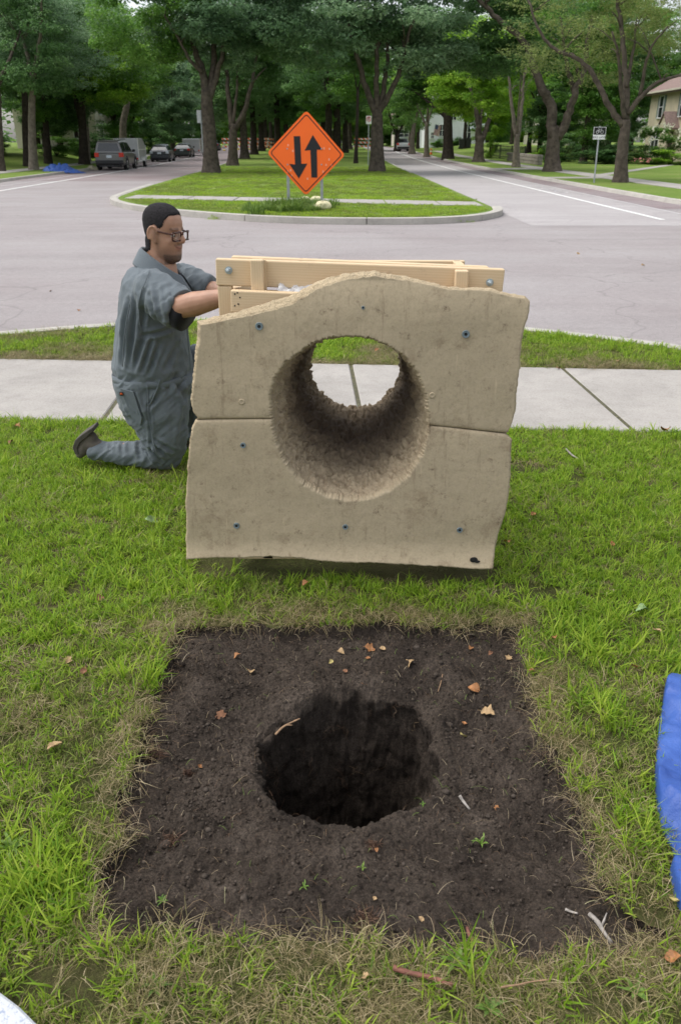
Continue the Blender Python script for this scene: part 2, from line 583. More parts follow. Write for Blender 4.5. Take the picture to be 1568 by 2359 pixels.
# painted lines
left_strip('road_marking', -14.08, -13.93, 22, 150, -0.111, M['paint'])
left_strip('road_marking', -15.25, -15.15, 22, 110, -0.111, M['paint_worn'])
right_strip('road_marking', 7.72, 7.86, 20.5, 130, -0.111, M['paint'])
right_strip('road_marking', 8.84, 8.94, 18, 90, -0.110, M['paint_worn'])
def bike_symbol():
    mb = MB(); x0, y0 = 8.33, 32.5; z = -0.111
    def rect(a, b, c, d): mb.add([(x0+a, y0+b, z), (x0+c, y0+b, z), (x0+c, y0+d, z), (x0+a, y0+d, z)], [(0,1,2,3)])
    for cy in (0.0, 2.2):
        for k in range(10):
            a = 2*PI*k/10; mb.add([(x0+math.cos(t)*r*0.5, y0+cy+math.sin(t)*r*1.3, z) for t, r in ((a, .34), (a, .5), (a+.6, .5), (a+.6, .34))], [(0,1,2,3)])
    rect(-.05, .2, .05, 2.0); rect(-.3, 1.0, .3, 1.3)
    rect(-.35, 4.2, .35, 4.6); rect(-.35, 5.0, .35, 5.4)
    o = mb.build('road_marking', M['paint_worn']); o['kind'] = 'structure'
bike_symbol()

NEAR = [(-8.2, -40), (-8.2, 1.0), (-7.9, 3.2), (-7, 4.9), (-5.2, 6.35), (-3.2, 7.3), (-2.2, 7.72), (-1.0, 8.02), (0.2, 8.08), (1.0, 7.9), (1.75, 7.52), (2.4, 7.15), (2.95, 6.75), (3.6, 5.9), (3.95, 4.8), (4.1, 3.4), (4.1, -40)]
FAR = [(-14.6, 170), (-9.45, 70), (-8.45, 50), (-7.75, 36), (-7.3, 29.5), (-6.9, 26.6), (-5.8, 24.1), (-4.4, 22.3), (-3.0, 21.0), (-1.8, 20.15), (-0.6, 19.65), (0.8, 19.5), (2.1, 19.65), (3.1, 20.35), (3.85, 21.7), (4.1, 23.2), (4.15, 30), (4.2, 70), (4.2, 170)]
PATCH_PX = [(398, 1443), (520, 1436), (640, 1440), (770, 1441), (900, 1437), (1030, 1440), (1120, 1441), (1196, 1440), (1210, 1500), (1222, 1570), (1240, 1640), (1262, 1700), (1300, 1760), (1338, 1815), (1352, 1880), (1378, 1960), (1400, 2040), (1440, 2100), (1545, 2150), (1490, 2195), (1380, 2190), (1250, 2196), (1150, 2188), (1020, 2185), (900, 2176), (760, 2172), (640, 2168), (520, 2164), (400, 2158), (300, 2150), (195, 2140), (222, 2070), (245, 2000), (262, 1930), (280, 1850), (300, 1780), (322, 1710), (342, 1640), (360, 1570), (376, 1500)]
PATCH = [tuple(G(*p))[:2] for p in PATCH_PX]
RIM_PX = [(588, 1720), (598, 1790), (612, 1838), (650, 1878), (700, 1895), (760, 1908), (840, 1916), (900, 1882), (965, 1862), (1005, 1820), (1024, 1770), (1000, 1720), (985, 1660), (955, 1625), (900, 1606), (820, 1600), (740, 1612), (690, 1638), (640, 1668), (604, 1698)]
RIM = [tuple(G(p[0], p[1], -0.05))[:2] for p in RIM_PX]
def jitter_loop(poly, n, amp, s):
    a = resample(poly + [poly[0]], n + 1)[:-1]
    q = np.c_[a, np.zeros(len(a))]
    a[:, 0] += amp * fbm(q, 14, 3, s); a[:, 1] += amp * fbm(q, 14, 3, s + 5)
    return [tuple(p) for p in a]
PATCH = jitter_loop(PATCH, 240, 0.055, 3)
near_sm = [tuple(p)[:2] for p in resample(spline([(x, y, 0) for x, y in NEAR[1:-1]], 6), 90)]
NEAR_L = [NEAR[0]] + near_sm + [NEAR[-1]]
fill_poly('lawn', NEAR_L, [PATCH], lambda x, y: 0.0, M['lawn_near'])
far_sm = [tuple(p)[:2] for p in resample(spline([(x, y, 0) for x, y in FAR[3:-3]], 6), 80)]
FAR_L = FAR[:3] + far_sm + FAR[-3:]
FARFILL = [(-14.6, 170), (-12.4, 130), (-11, 100), (-10.2, 85), (-9.45, 70), (-8.45, 50)] + far_sm + [(4.15, 50), (4.2, 70), (4.2, 85), (4.2, 100), (4.2, 130), (4.2, 170)]
fill_poly('lawn', FARFILL, [], lambda x, y: zr(y) + 0.0, M['lawn_far'])

# ---- kerbs: swept in stones with open joints
def kerb(path, prof, stone=3.0, gap=0.02, name='kerb', side=1, zf=zr, gutter=None):
    root = empty(name, (path[0][0], path[0][1], 0)); root['kind'] = 'structure'
    a = np.array([(p[0], p[1]) for p in path])
    d = np.concatenate(([0], np.cumsum(np.linalg.norm(np.diff(a, axis=0), axis=1))))
    L = d[-1]; n = max(1, int(round(L / stone)))
    def at(t):
        x = np.interp(t, d, a[:, 0]); y = np.interp(t, d, a[:, 1])
        e = 0.25
        x2 = np.interp(min(L, t+e), d, a[:, 0]) - np.interp(max(0, t-e), d, a[:, 0]); y2 = np.interp(min(L, t+e), d, a[:, 1]) - np.interp(max(0, t-e), d, a[:, 1])
        l = math.hypot(x2, y2); return x, y, side * y2 / l, -side * x2 / l
    for k in range(n):
        t0, t1 = L * k / n + gap / 2, L * (k + 1) / n - gap / 2
        m = max(2, int((t1 - t0) / 0.45) + 1); rings = []
        for t in np.linspace(t0, t1, m):
            x, y, nx, ny = at(t); z = zf(y)
            rings.append([(x + nx * o, y + ny * o, z + h) for o, h in prof])
        mb = MB(); mb.loft(rings)
        mb.build('kerb_stone', M['kerb'], root, world=True)
    if gutter:
        rings = []
        for t in np.linspace(0, L, max(2, int(L / 0.6))):
            x, y, nx, ny = at(t); z = zf(y)
            rings.append([(x + nx * gutter[0], y + ny * gutter[0], z - 0.114), (x + nx * gutter[1], y + ny * gutter[1], z - 0.117)])
        v = [p for r in rings for p in r]
        f = np.array([(2*i, 2*i+1, 2*i+3, 2*i+2) for i in range(len(rings) - 1)])
        link('gutter', np_mesh('gutter', v, f), M['kerb'], root, world=True)
    return root
KP = [(-0.16, -0.2), (-0.16, 0.012), (-0.03, 0.016), (0.0, 0.0), (0.035, -0.11), (0.04, -0.2)]
kerb(near_sm, KP, 2.4, side=-1, gutter=(0.03, 0.42))
kerb(far_sm, [(o * 1.6, h * 1.5 if h > 0 else h) for o, h in KP], 3.0, side=-1, gutter=(0.05, 0.75))
kerb([(4.15, 50), (4.2, 70), (4.2, 100), (4.2, 140)], KP, 9.0, side=1)
kerb([(-8.45, 50), (-9.45, 70), (-10.9, 98), (-13, 140)], KP, 9.0, side=-1)
RK = [(119, 22.5), (13.5, 22.6), (11.6, 23.2), (10.6, 24.4), (10.15, 26.5), (10.1, 32), (10.1, 60), (10.1, 100), (10.1, 170)]
kerb(RK, KP, 4.0, side=-1)
LK = [(-130, 23.9), (-22, 24), (-17.2, 25.5), (-15.6, 28), (-15.6, 34), (-16.1, 42), (-16.5, 50), (-18.5, 90), (-22.5, 170)]
kerb(LK, KP, 4.0, side=1)

# ---- yards left and right
def zl_yard(x, y):
    e = -20.9 + LS(y)
    return zr(y) + 0.75 * smooth(0, 7, e - x)
def zr_yard(x, y):
    return zr(y) + 0.75 * smooth(0, 9, x - 15) * smooth(80, 115, y)
def lk_x(y): return float(np.interp(y, [24, 25.5, 28, 34, 42, 50, 90, 170], [-22, -17.2, -15.6, -15.6, -16.1, -16.5, -18.5, -22.5]))
def rk_x(y): return float(np.interp(y, [22.6, 23.2, 24.4, 26.5, 32, 170], [13.5, 11.6, 10.6, 10.15, 10.1, 10.1]))
def yard(sidef, kx, zf, ys, s):
    offs = [0.15, 1, 2, 3, 4, 5, 6, 8, 10, 13, 17, 22, 30, 45, 70, 110]
    v = []; n = len(offs)
    for y in ys:
        for o in offs:
            x = kx(y) + s * o; v.append((x, y, zf(x, y) + 0.003))
    f = [(j*n+i, j*n+i+1, (j+1)*n+i+1, (j+1)*n+i) for j in range(len(ys)-1) for i in range(n-1)]
    if s < 0: f = [q[::-1] for q in f]
    o = link('lawn', np_mesh('lawn', v, np.array(f), True), M['lawn_far']); o['kind'] = 'structure'
YS = [24, 25.5, 28, 31, 34, 38, 42, 46, 50, 55, 60, 66, 72, 80, 90, 100, 112, 124, 136, 150, 170, 200, 240]
yard(0, lk_x, zl_yard, YS, -1)
yard(0, rk_x, zr_yard, YS, 1)

# ---- sidewalks as single slabs
def slab_row(root, corners, mat=None, th=0.1):
    """corners: four (x,y,z) top corners in order"""
    mb = MB(); t = [Vector(c) for c in corners]; b = [c - Vector((0, 0, th)) for c in t]
    mb.add(t + b, [(0,1,2,3), (7,6,5,4), (0,4,5,1), (1,5,6,2), (2,6,7,3), (3,7,4,0)])
    return mb.build('paving_slab', mat or M['walk'], root, world=True, bevel=0.008, segs=1)
root = empty('sidewalk', (0, 5.4, 0)); root['kind'] = 'structure'
far_e = lambda x: 6.13 - 0.066 * x
near_e = lambda x: 4.655 - 0.06 * x
jx = [0.10 + 1.62 * k for k in range(-5, 3)]
for k in range(len(jx)):
    x0 = jx[k] + 0.014; x1 = (jx[k + 1] if k + 1 < len(jx) else 4.0) - 0.014
    if k + 1 == len(jx) and x0 > 3.9: continue
    dz = random.uniform(-0.004, 0.004)
    cs = [(x0 + 0.04, near_e(x0), 0.016 + dz), (x1 + 0.04, near_e(x1), 0.016 + dz), (x1 - 0.02, far_e(x1), 0.016 + dz), (x0 - 0.02, far_e(x0), 0.016 + dz)]
    if x0 < -5.5: continue
    slab_row(root, cs)
    mb = MB(); xj = jx[k]
    mb.add([(xj + 0.015, near_e(xj), 0.006), (xj + 0.065, near_e(xj), 0.006), (xj + 0.005, far_e(xj), 0.006), (xj - 0.045, far_e(xj), 0.006)], [(0, 1, 2, 3)])
    mb.build('joint_filling', M['joint'], root, world=True)
root = empty('sidewalk', (0, 26, 0)); root['kind'] = 'structure'
mc = lambda x: 25.35 - 0.31 * x
for k in range(-5, 3):
    x0 = k * 1.5 - 0.2 + 0.02; x1 = min(x0 + 1.46, 3.92)
    if x0 < -6.8: x0 = -6.7
    slab_row(root, [(x0, mc(x0) - 0.8, 0.02), (x1, mc(x1) - 0.8, 0.02), (x1, mc(x1) + 0.8, 0.02), (x0, mc(x0) + 0.8, 0.02)])
root = empty('sidewalk', (13.3, 40, 0)); root['kind'] = 'structure'
y = 27.0
while y < 120:
    L = 1.9 if y < 60 else 6.0
    slab_row(root, [(12.7, y + .015, zr(y) + .03), (14.0, y + .015, zr(y) + .03), (14.0, y + L - .015, zr(y + L) + .03), (12.7, y + L - .015, zr(y + L) + .03)])
    y += L
slab_row(root, [(10.2, 42.0, 0.012), (12.68, 42.0, 0.022), (12.68, 43.6, 0.022), (10.2, 43.6, 0.012)])
slab_row(root, [(10.2, 56.0, 0.012), (12.68, 56.0, 0.022), (12.68, 59.0, 0.022), (10.2, 59.0, 0.012)])
slab_row(root, [(14.05, 46.0, 0.012), (27.5, 70.0, 0.05), (27.5, 71.4, 0.05), (14.05, 47.4, 0.012)])
root = empty('sidewalk', (-19.5, 50, 0)); root['kind'] = 'structure'
y = 30.0
while y < 110:
    L = 2.0 if y < 60 else 6.0
    x = -19.0 + LS(y); x2 = -19.0 + LS(y + L)
    slab_row(root, [(x - 1.4, y + .015, zr(y) + .03), (x, y + .015, zr(y) + .03), (x2, y + L - .015, zr(y+L) + .03), (x2 - 1.4, y + L - .015, zr(y+L) + .03)])
    y += L

# ================================================================== SOIL PIT (one sheet: surface, wall and floor of the hole)
HC = np.array(RIM).mean(axis=0)
def build_soil():
    NT = 720
    th = np.linspace(-PI, PI, NT, endpoint=False)
    rr = polar_radius(RIM, HC[0], HC[1], th)
    pr = polar_radius(PATCH, HC[0], HC[1], th) + 0.05
    rr = np.convolve(np.r_[rr[-6:], rr, rr[:6]], np.ones(13) / 13, 'valid')
    q = np.c_[np.cos(th) * 3, np.sin(th) * 3, th * 0]
    rr = rr + 0.012 * fbm(q, 2.5, 4, 11)
    rings = []; zs = []
    NS = 140
    for t in np.linspace(1, 0, NS):
        s = t ** 1.15
        r = rr + (pr - rr) * s
        x = HC[0] + np.cos(th) * r; y = HC[1] + np.sin(th) * r
        p = np.c_[x, y, 0 * x]
        db = np.clip((pr - 0.05 - r) / 0.05, -1, 1)
        z = -0.042 + 0.036 * fbm(p, 5, 3, 21) + 0.034 * fbm(p * np.array([.55, 1, 1]), 11, 3, 22) + 0.020 * np.abs(fbm(p, 34, 3, 23)) + 0.009 * fbm(p, 120, 2, 24)
        z += 0.012 * np.clip(1 - np.abs(r - rr) / 0.12, 0, 1)
        lip = np.clip(1 - (r - rr) / 0.022, 0, 1)
        z -= 0.02 * lip ** 2
        edge = np.clip((r - (pr - 0.06)) / 0.05, 0, 1)
        z = z * (1 - edge) + (-0.012) * edge
        z = np.where(r > pr - 0.045, -0.004, z)
        rings.append(np.c_[x, y, z])
    NW = 74; DEP = 0.80
    for k in range(1, NW + 1):
        d = DEP * k / NW
        r = rr - 0.012 + 0.016 * min(1, d / 0.08) - 0.05 * (d / DEP) ** 2
        p = np.c_[np.cos(th) * rr * 1.0, np.sin(th) * rr, np.full(NT, d * 0.25)]
        pp = np.c_[np.cos(th) * rr, np.sin(th) * rr, np.full(NT, d)]
        r = r + 0.020 * fbm(p, 40, 3, 31) + 0.018 * fbm(pp, 15, 4, 32) + 0.006 * fbm(pp, 70, 2, 33)
        r = r - 0.03 * np.clip((d - 0.70) / 0.1, 0, 1) ** 2
        rings.append(np.c_[HC[0] + np.cos(th) * r, HC[1] + np.sin(th) * r, np.full(NT, -d - 0.05 + 0.01) + 0.004 * fbm(pp, 30, 2, 35)])
    rl = np.hypot(rings[-1][:, 0] - HC[0], rings[-1][:, 1] - HC[1])
    for s in np.linspace(0.97, 0.02, 34):
        r = rl * s
        x = HC[0] + np.cos(th) * r; y = HC[1] + np.sin(th) * r
        p = np.c_[x, y, 0 * x]
        z = -0.845 + 0.05 * fbm(p, 7, 4, 41) + 0.02 * fbm(p, 40, 3, 42) - 0.02 * (1 - s)
        rings.append(np.c_[x, y, z])
    v = np.concatenate(rings)
    n = len(rings)
    i = np.arange(n - 1)[:, None] * NT; k = np.arange(NT)[None, :]; k2 = (k + 1) % NT
    f = np.stack([i + k, i + k2, i + NT + k2, i + NT + k], axis=-1).reshape(-1, 4)
    me = np_mesh('soil', v, f[:, ::-1], True)
    o = link('soil', me, M['soil']); o['kind'] = 'structure'
    return v[:NS * NT]
SOILV = build_soil()
def soil_points(n, seed, poly=PATCH, avoid=True):
    rs = np.random.RandomState(seed)
    xs = rs.uniform(-1.1, 1.1, n * 3); ys = rs.uniform(1.0, 2.6, n * 3)
    ok = inside(poly, xs, ys)
    if avoid: ok &= ~inside(RIM, xs, ys)
    return xs[ok][:n], ys[ok][:n]
_gx = {}
for vx in SOILV:
    _gx.setdefault((int(vx[0] * 40 + 1000), int(vx[1] * 40 + 1000)), []).append(vx[2])
def soil_z(x, y):
    l = _gx.get((int(x * 40 + 1000), int(y * 40 + 1000)))
    return sum(l) / len(l) if l else -0.03
def soil_clods():
    rs = np.random.RandomState(5)
    ico = bmesh.new(); bmesh.ops.create_icosphere(ico, subdivisions=1, radius=1.0)
    iv = np.array([v.co for v in ico.verts]); jf = np.array([[v.index for v in f.verts] for f in ico.faces]); ico.free()
    xs, ys = soil_points(17000, 6)
    V = []; F = []
    for k in range(len(xs)):
        dens = vnoise(np.array([[xs[k], ys[k], 0]]), 4, 77)[0]
        if rs.rand() > 0.55 + 0.5 * dens: continue
        r = 0.0014 + 0.0040 * rs.rand() ** 4 + (0.009 * rs.rand() if rs.rand() < 0.014 else 0)
        vv = iv * r * rs.uniform(0.45, 1.45, (len(iv), 1)) * np.array([1, 1, 0.8])
        vv = vv + [xs[k], ys[k], soil_z(xs[k], ys[k]) + r * 0.35]
        F.append(jf + len(V) * len(iv)); V.append(vv)
    me = np_mesh('soil_clods', np.concatenate(V), np.concatenate(F), False)
    o = link('soil_clods', me, [M['soil'], M['clod']])
    mi = np.repeat((rs.rand(len(F)) < 0.45).astype(np.int32), len(jf)); me.polygons.foreach_set('material_index', mi); o['kind'] = 'stuff'
soil_clods()
def strips(name, specs, mat):
    """specs: list of (pts Nx3, width, tint); thin curved ribbons"""
    V = []; F = []; T = []; o = 0
    for pts, w, t in specs:
        n = len(pts)
        d = np.gradient(pts, axis=0)
        s = np.c_[-d[:, 1], d[:, 0], 0 * d[:, 0]]
        l = np.linalg.norm(s, axis=1, keepdims=True); l[l < 1e-9] = 1
        s = s / l * (w / 2)
        taper = np.linspace(1, 0.45, n)[:, None]
        V.append(np.concatenate([pts - s * taper, pts + s * taper]))
        for i in range(n - 1):
            F.append((o + i, o + i + 1, o + n + i + 1, o + n + i)); T.append(t)
        o += 2 * n
    me = np_mesh(name, np.concatenate(V), np.array(F), True)
    face_attr(me, 'tint', T)
    ob = link(name, me, mat); ob['kind'] = 'stuff'
    return ob
def straw_bits():
    rs = np.random.RandomState(9); sp = []
    xs, ys = soil_points(2600, 10)
    dd = dist_poly(PATCH, xs, ys)
    for k in range(len(xs)):
        pk = 0.30 + 0.7 * math.exp(-dd[k] / 0.10)
        pk *= 0.6 + 0.8 * max(0, vnoise(np.array([[xs[k], ys[k], 0]]), 5, 78)[0] + 0.4)
        if rs.rand() > pk: continue
        a = rs.uniform(0, 2 * PI); L = rs.uniform(0.008, 0.036) * (1.8 if rs.rand() < 0.1 else 1)
        cv = rs.normal(0, .45); t = np.linspace(0, 1, 5)
        ang = a + cv * t
        px = xs[k] + np.cumsum(np.cos(ang)) * L / 5; py = ys[k] + np.cumsum(np.sin(ang)) * L / 5
        lift = rs.uniform(0.0, 0.012)
        z = soil_z(xs[k], ys[k]) + 0.007 + lift * np.sin(t * PI) + rs.uniform(0, 0.01) * t
        u = rs.rand()
        ti = rs.uniform(0.05, 0.40) if u < 0.50 else (rs.uniform(0.45, 0.8) if u < 0.86 else rs.uniform(0.88, 1.0))
        sp.append((np.c_[px, py, z], rs.uniform(0.0006, 0.0013), ti))
    # fringe of straw that leans over the rim and edges
    for k in range(1300):
        i = rs.randint(len(PATCH)); p = PATCH[i]
        x = p[0] + rs.normal(0, 0.03); y = p[1] + rs.normal(0, 0.03)
        a = rs.uniform(0, 2 * PI); L = rs.uniform(0.02, 0.08); t = np.linspace(0, 1, 5); ang = a + rs.normal(0, .4) * t
        px = x + np.cumsum(np.cos(ang)) * L / 5; py = y + np.cumsum(np.sin(ang)) * L / 5
        z = -0.005 + rs.uniform(0.0, 0.03) * np.sin(t * PI) + 0.004
        sp.append((np.c_[px, py, z], rs.uniform(0.0008, 0.0016), rs.uniform(0.3, 0.85)))
    # fine roots hanging in the hole
    for k in range(80):
        a = rs.uniform(0, 2 * PI); i = int((a) / (2 * PI) * len(RIM)) % len(RIM)
        b = np.array(RIM[i]); j = np.array(RIM[(i + 1) % len(RIM)]); b = b + (j - b) * rs.rand()
        dirc = HC - b; dirc = dirc / np.linalg.norm(dirc)
        d0 = rs.uniform(0.0, 0.42) ** 1.2; L = rs.uniform(0.02, 0.09); t = np.linspace(0, 1, 7)
        off = 0.004 + 0.03 * t * rs.rand() + 0.025 * (d0 > 0.3)
        sx = rs.uniform(-0.05, 0.05) * t + 0.008 * np.sin(t * rs.uniform(4, 12))
        base = b + dirc * 0.012
        x = base[0] + dirc[0] * off - dirc[1] * sx; y = base[1] + dirc[1] * off + dirc[0] * sx
        z = -0.04 - d0 - L * t * rs.uniform(0.5, 1.0)
        sp.append((np.c_[x, y, z], rs.uniform(0.0007, 0.0016), rs.uniform(0.12, 0.45)))
    strips('straw_and_roots', sp, M['grass_bits'])
straw_bits()

# ================================================================== GRASS
def tuft_mesh(name, nb, rad, hmin, hmax, lean, width, seed, nseg=3, tlo=0.1, thi=0.9, flat=0.0):
    rs = np.random.RandomState(seed); V = []; Q = []; T3 = []; tint = []; o = 0; qt = []; tt = []
    for k in range(nb):
        a = rs.uniform(0, 2*PI); r = rad * math.sqrt(rs.rand())
        b = np.array([math.cos(a) * r, math.sin(a) * r, -0.004])
        da = rs.uniform(0, 2*PI); d = np.array([math.cos(da), math.sin(da), 0]); sd = np.array([-d[1], d[0], 0])
        sd = sd * math.cos(0.6) + np.array([0, 0, 1]) * 0.0
        h = rs.uniform(hmin, hmax); ln = lean * rs.uniform(0.3, 1.4); w = width * rs.uniform(0.6, 1.25)
        ts = np.linspace(0, 1, nseg + 1)
        z = h * (ts * (1 - flat) - 0.45 * ln * ts ** 2 * (1 - flat)) + flat * (0.012 + rs.uniform(0, 0.02) * np.sin(ts * PI))
        out = h * (ln * ts ** 1.6 + flat * ts)
        cv = rs.normal(0, 0.12) * h
        pts = b + np.outer(out, d) + np.outer(cv * ts ** 2, sd); pts[:, 2] += z
        ww = w * np.array([0.75, 1.0, 0.7, 0.0]) if nseg == 3 else w * np.linspace(1, 0, nseg + 1)
        for i in range(nseg):
            V.append(pts[i] - sd * ww[i] / 2); V.append(pts[i] + sd * ww[i] / 2)
        V.append(pts[nseg])
        t = rs.uniform(tlo, thi)
        for i in range(nseg - 1):
            Q.append((o + 2*i, o + 2*i + 1, o + 2*i + 3, o + 2*i + 2)); qt.append(t)
        T3.append((o + 2*nseg - 2, o + 2*nseg - 1, o + 2*nseg)); tt.append(t)
        o += 2 * nseg + 1
    me = np_mesh(name, np.array(V), [np.array(Q), np.array(T3)], True)
    face_attr(me, 'tint', qt + tt)
    return me
TUFTS = bpy.data.collections.new('tuft_library')
def proto(me, mat):
    o = bpy.data.objects.new(me.name, me); me.materials.append(mat); TUFTS.objects.link(o)
for k in range(4): proto(tuft_mesh('tuft_%02d' % k, 17, 0.030, 0.024, 0.056, 0.85, 0.0052, 100 + k, 3, 0.15, 0.95), M['grass_lush'])
for k in range(4, 8): proto(tuft_mesh('tuft_%02d' % k, 22, 0.034, 0.018, 0.046, 0.8, 0.0026, 100 + k, 3, 0.05, 0.95), M['grass_mid'])
for k in range(8, 12): proto(tuft_mesh('tuft_%02d' % k, 26, 0.040, 0.018, 0.050, 0.8, 0.0014, 100 + k, 3, 0.05, 0.95, flat=0.70), M['grass_dry'])
for k in range(12, 14): proto(tuft_mesh('tuft_%02d' % k, 12, 0.022, 0.06, 0.115, 0.75, 0.0058, 100 + k, 3, 0.2, 1.0), M['grass_lush'])
for k in range(14, 17): proto(tuft_mesh('tuft_%02d' % k, 70, 0.20, 0.03, 0.06, 0.6, 0.012, 100 + k, 3, 0.1, 0.9), M['grass_mid'])
for k in range(17, 18): proto(tuft_mesh('tuft_%02d' % k, 60, 0.16, 0.15, 0.36, 0.8, 0.022, 100 + k, 3, 0.1, 0.9), M['grass_weed'])
for k in range(18, 20): proto(tuft_mesh('tuft_%02d' % k, 60, 0.20, 0.03, 0.07, 0.6, 0.012, 100 + k, 3, 0.2, 1.0), M['grass_lush'])
def grass_nodes():
    ng = bpy.data.node_groups.new('grass_scatter', 'GeometryNodeTree')
    ng.interface.new_socket('Geometry', in_out='INPUT', socket_type='NodeSocketGeometry')
    ng.interface.new_socket('Geometry', in_out='OUTPUT', socket_type='NodeSocketGeometry')
    gi = ng.nodes.new('NodeGroupInput'); go = ng.nodes.new('NodeGroupOutput')
    ip = ng.nodes.new('GeometryNodeInstanceOnPoints')
    ci = ng.nodes.new('GeometryNodeCollectionInfo')
    ci.inputs['Collection'].default_value = TUFTS
    ci.inputs['Separate Children'].default_value = True
    ci.inputs['Reset Children'].default_value = True
    def na(nm, dt):
        n = ng.nodes.new('GeometryNodeInputNamedAttribute'); n.data_type = dt; n.inputs['Name'].default_value = nm
        return n.outputs['Attribute']
    ng.links.new(gi.outputs[0], ip.inputs['Points'])
    ng.links.new(ci.outputs[0], ip.inputs['Instance'])
    ip.inputs['Pick Instance'].default_value = True
    ng.links.new(na('idx', 'INT'), ip.inputs['Instance Index'])
    ng.links.new(na('rot', 'FLOAT_VECTOR'), ip.inputs['Rotation'])
    ng.links.new(na('scl', 'FLOAT'), ip.inputs['Scale'])
    ng.links.new(ip.outputs[0], go.inputs[0])
    return ng
GN_GRASS = grass_nodes()
def scatter(name, pts, idx, scl, seed=1, tilt=0.25):
    rs = np.random.RandomState(seed); n = len(pts)
    me = bpy.data.meshes.new(name)
    me.vertices.add(n); me.vertices.foreach_set('co', np.asarray(pts, dtype=np.float32).ravel())
    a = me.attributes.new('idx', 'INT', 'POINT'); a.data.foreach_set('value', np.asarray(idx, dtype=np.int32))
    r = np.c_[rs.normal(0, tilt, n), rs.normal(0, tilt, n), rs.uniform(0, 2*PI, n)].astype(np.float32)
    a = me.attributes.new('rot', 'FLOAT_VECTOR', 'POINT'); a.data.foreach_set('vector', r.ravel())
    a = me.attributes.new('scl', 'FLOAT', 'POINT'); a.data.foreach_set('value', np.asarray(scl, dtype=np.float32))
    o = link(name, me, None); o['kind'] = 'stuff'
    md = o.modifiers.new('scatter', 'NODES'); md.node_group = GN_GRASS
    return o
def near_grass():
    rs = np.random.RandomState(21)
    n = 46000
    x = rs.uniform(-3.6, 3.3, n); y = 0.55 + 4.3 * rs.rand(n)
    ok = (y < near_e(x) + 0.01) & (np.abs(x) < 0.9 + 0.62 * y) & (y > 0.7)
    x, y = x[ok], y[ok]
    ins = inside(PATCH, x, y); d = dist_poly(PATCH, x, y)
    keep = ~(ins & (d > 0.004))
    x, y, d = x[keep], y[keep], d[keep]
    p = np.c_[x, y, 0 * x]
    n1 = fbm(p, 1.7, 4, 51); n2 = fbm(p, 6, 3, 52); n3 = vnoise(p, 12, 53)
    dry = np.exp(-d / 0.08) * 0.75 + 0.33 * np.clip((2.75 - y) / 1.0, 0, 1) + 0.75 * n1 + 0.3 * n2
    dry += 0.35 * np.exp(-((x - 0.05) / 0.5) ** 2) * np.clip((2.9 - y) / 0.4, 0, 1)
    dry -= 0.35 * np.exp(-(((x + 0.75) / 0.25) ** 2 + ((y - 1.22) / 0.15) ** 2))
    dry -= 0.25 * np.clip((x - 0.8) / 0.3, 0, 1) * np.clip((y - 2.0) / 0.3, 0, 1)
    u = rs.rand(len(x))
    idx = np.zeros(len(x), dtype=int)
    t = dry + 0.30 * (u - 0.5)
    under = (np.abs(x - .02) < .62) & (y > 2.77 - .02 * x) & (y < 3.8)
    idx = np.where(t > 0.62, 8 + rs.randint(0, 4, len(x)), np.where(t > 0.36, 4 + rs.randint(0, 4, len(x)), rs.randint(0, 4, len(x))))
    swap = rs.rand(len(x)); idx = np.where((swap < 0.16) & (idx >= 4), rs.randint(0, 4, len(x)), idx)
    idx = np.where((swap > np.where(y > 2.2, 0.90, 0.80)) & (y > 1.0), 8 + rs.randint(0, 4, len(x)), idx)
    idx = np.where((swap > 0.60) & (swap < 0.74), 4 + rs.randint(0, 4, len(x)), idx)
    tall = (rs.rand(len(x)) < 0.020) & (t < 0.4); idx = np.where(tall, 12 + rs.randint(0, 2, len(x)), idx)
    scl = rs.uniform(0.7, 1.2, len(x)) * (1 + 0.25 * np.clip(n1, -1, 1))
    bare = (n3 > 0.62) & (rs.rand(len(x)) < 0.8) & (dry > 0.2)
    # bare scuffed ground
    for cx, cy, rr_ in [(0.98, 3.95, 0.16), (-0.55, 1.10, 0.10), (0.72, 2.66, 0.14)]:
        bare |= (np.hypot(x - cx, (y - cy) * 1.6) < rr_) & (rs.rand(len(x)) < 0.75)
    bare |= under
    tp = [tuple(G(*q_))[:2] for q_ in [(1900, 1556), (1568, 1568), (1536, 1576), (1518, 1690), (1512, 1810), (1530, 1925), (1556, 1965), (1548, 2020), (1566, 2095), (1900, 2110)]]
    bare |= inside(tp, x, y)
    k = ~bare
    scatter('grass', np.c_[x, y, 0 * x][k], idx[k], scl[k], 3)
    # dense green clumps picked out along the patch
    pts = []; ii = []
    for cx, cy, m, s in [G(90, 2010)[:2] + (34, .10), G(60, 2090)[:2] + (26, .08), G(150, 2050)[:2] + (18, .06), G(330, 1560)[:2] + (18, .07), G(340, 1500)[:2] + (14, .06), G(360, 1420)[:2] + (12, .08), G(1270, 1500)[:2] + (40, .13), G(1330, 1430)[:2] + (40, .15), G(1350, 1640)[:2] + (16, .06), G(1060, 2240)[:2] + (4, .04), G(980, 2200)[:2] + (3, .04), G(330, 2220)[:2] + (14, .06), G(420, 1330)[:2] + (30, .15), G(1400, 1900)[:2] + (12, .06), G(1500, 1950)[:2] + (14, .06)]:
        for k_ in range(m):
            px, py = cx + rs.normal(0, s), cy + rs.normal(0, s * 0.7)
            if inside(PATCH, np.array([px]), np.array([py]))[0] or inside(tp, np.array([px]), np.array([py]))[0]: continue
            pts.append((px, py, 0)); ii.append(rs.randint(0, 4) if rs.rand() < 0.6 else 12 + rs.randint(0, 2))
    scatter('grass', pts, ii, rs.uniform(0.7, 1.2, len(pts)), 5)
    # strip beyond the sidewalk
    n = 17000
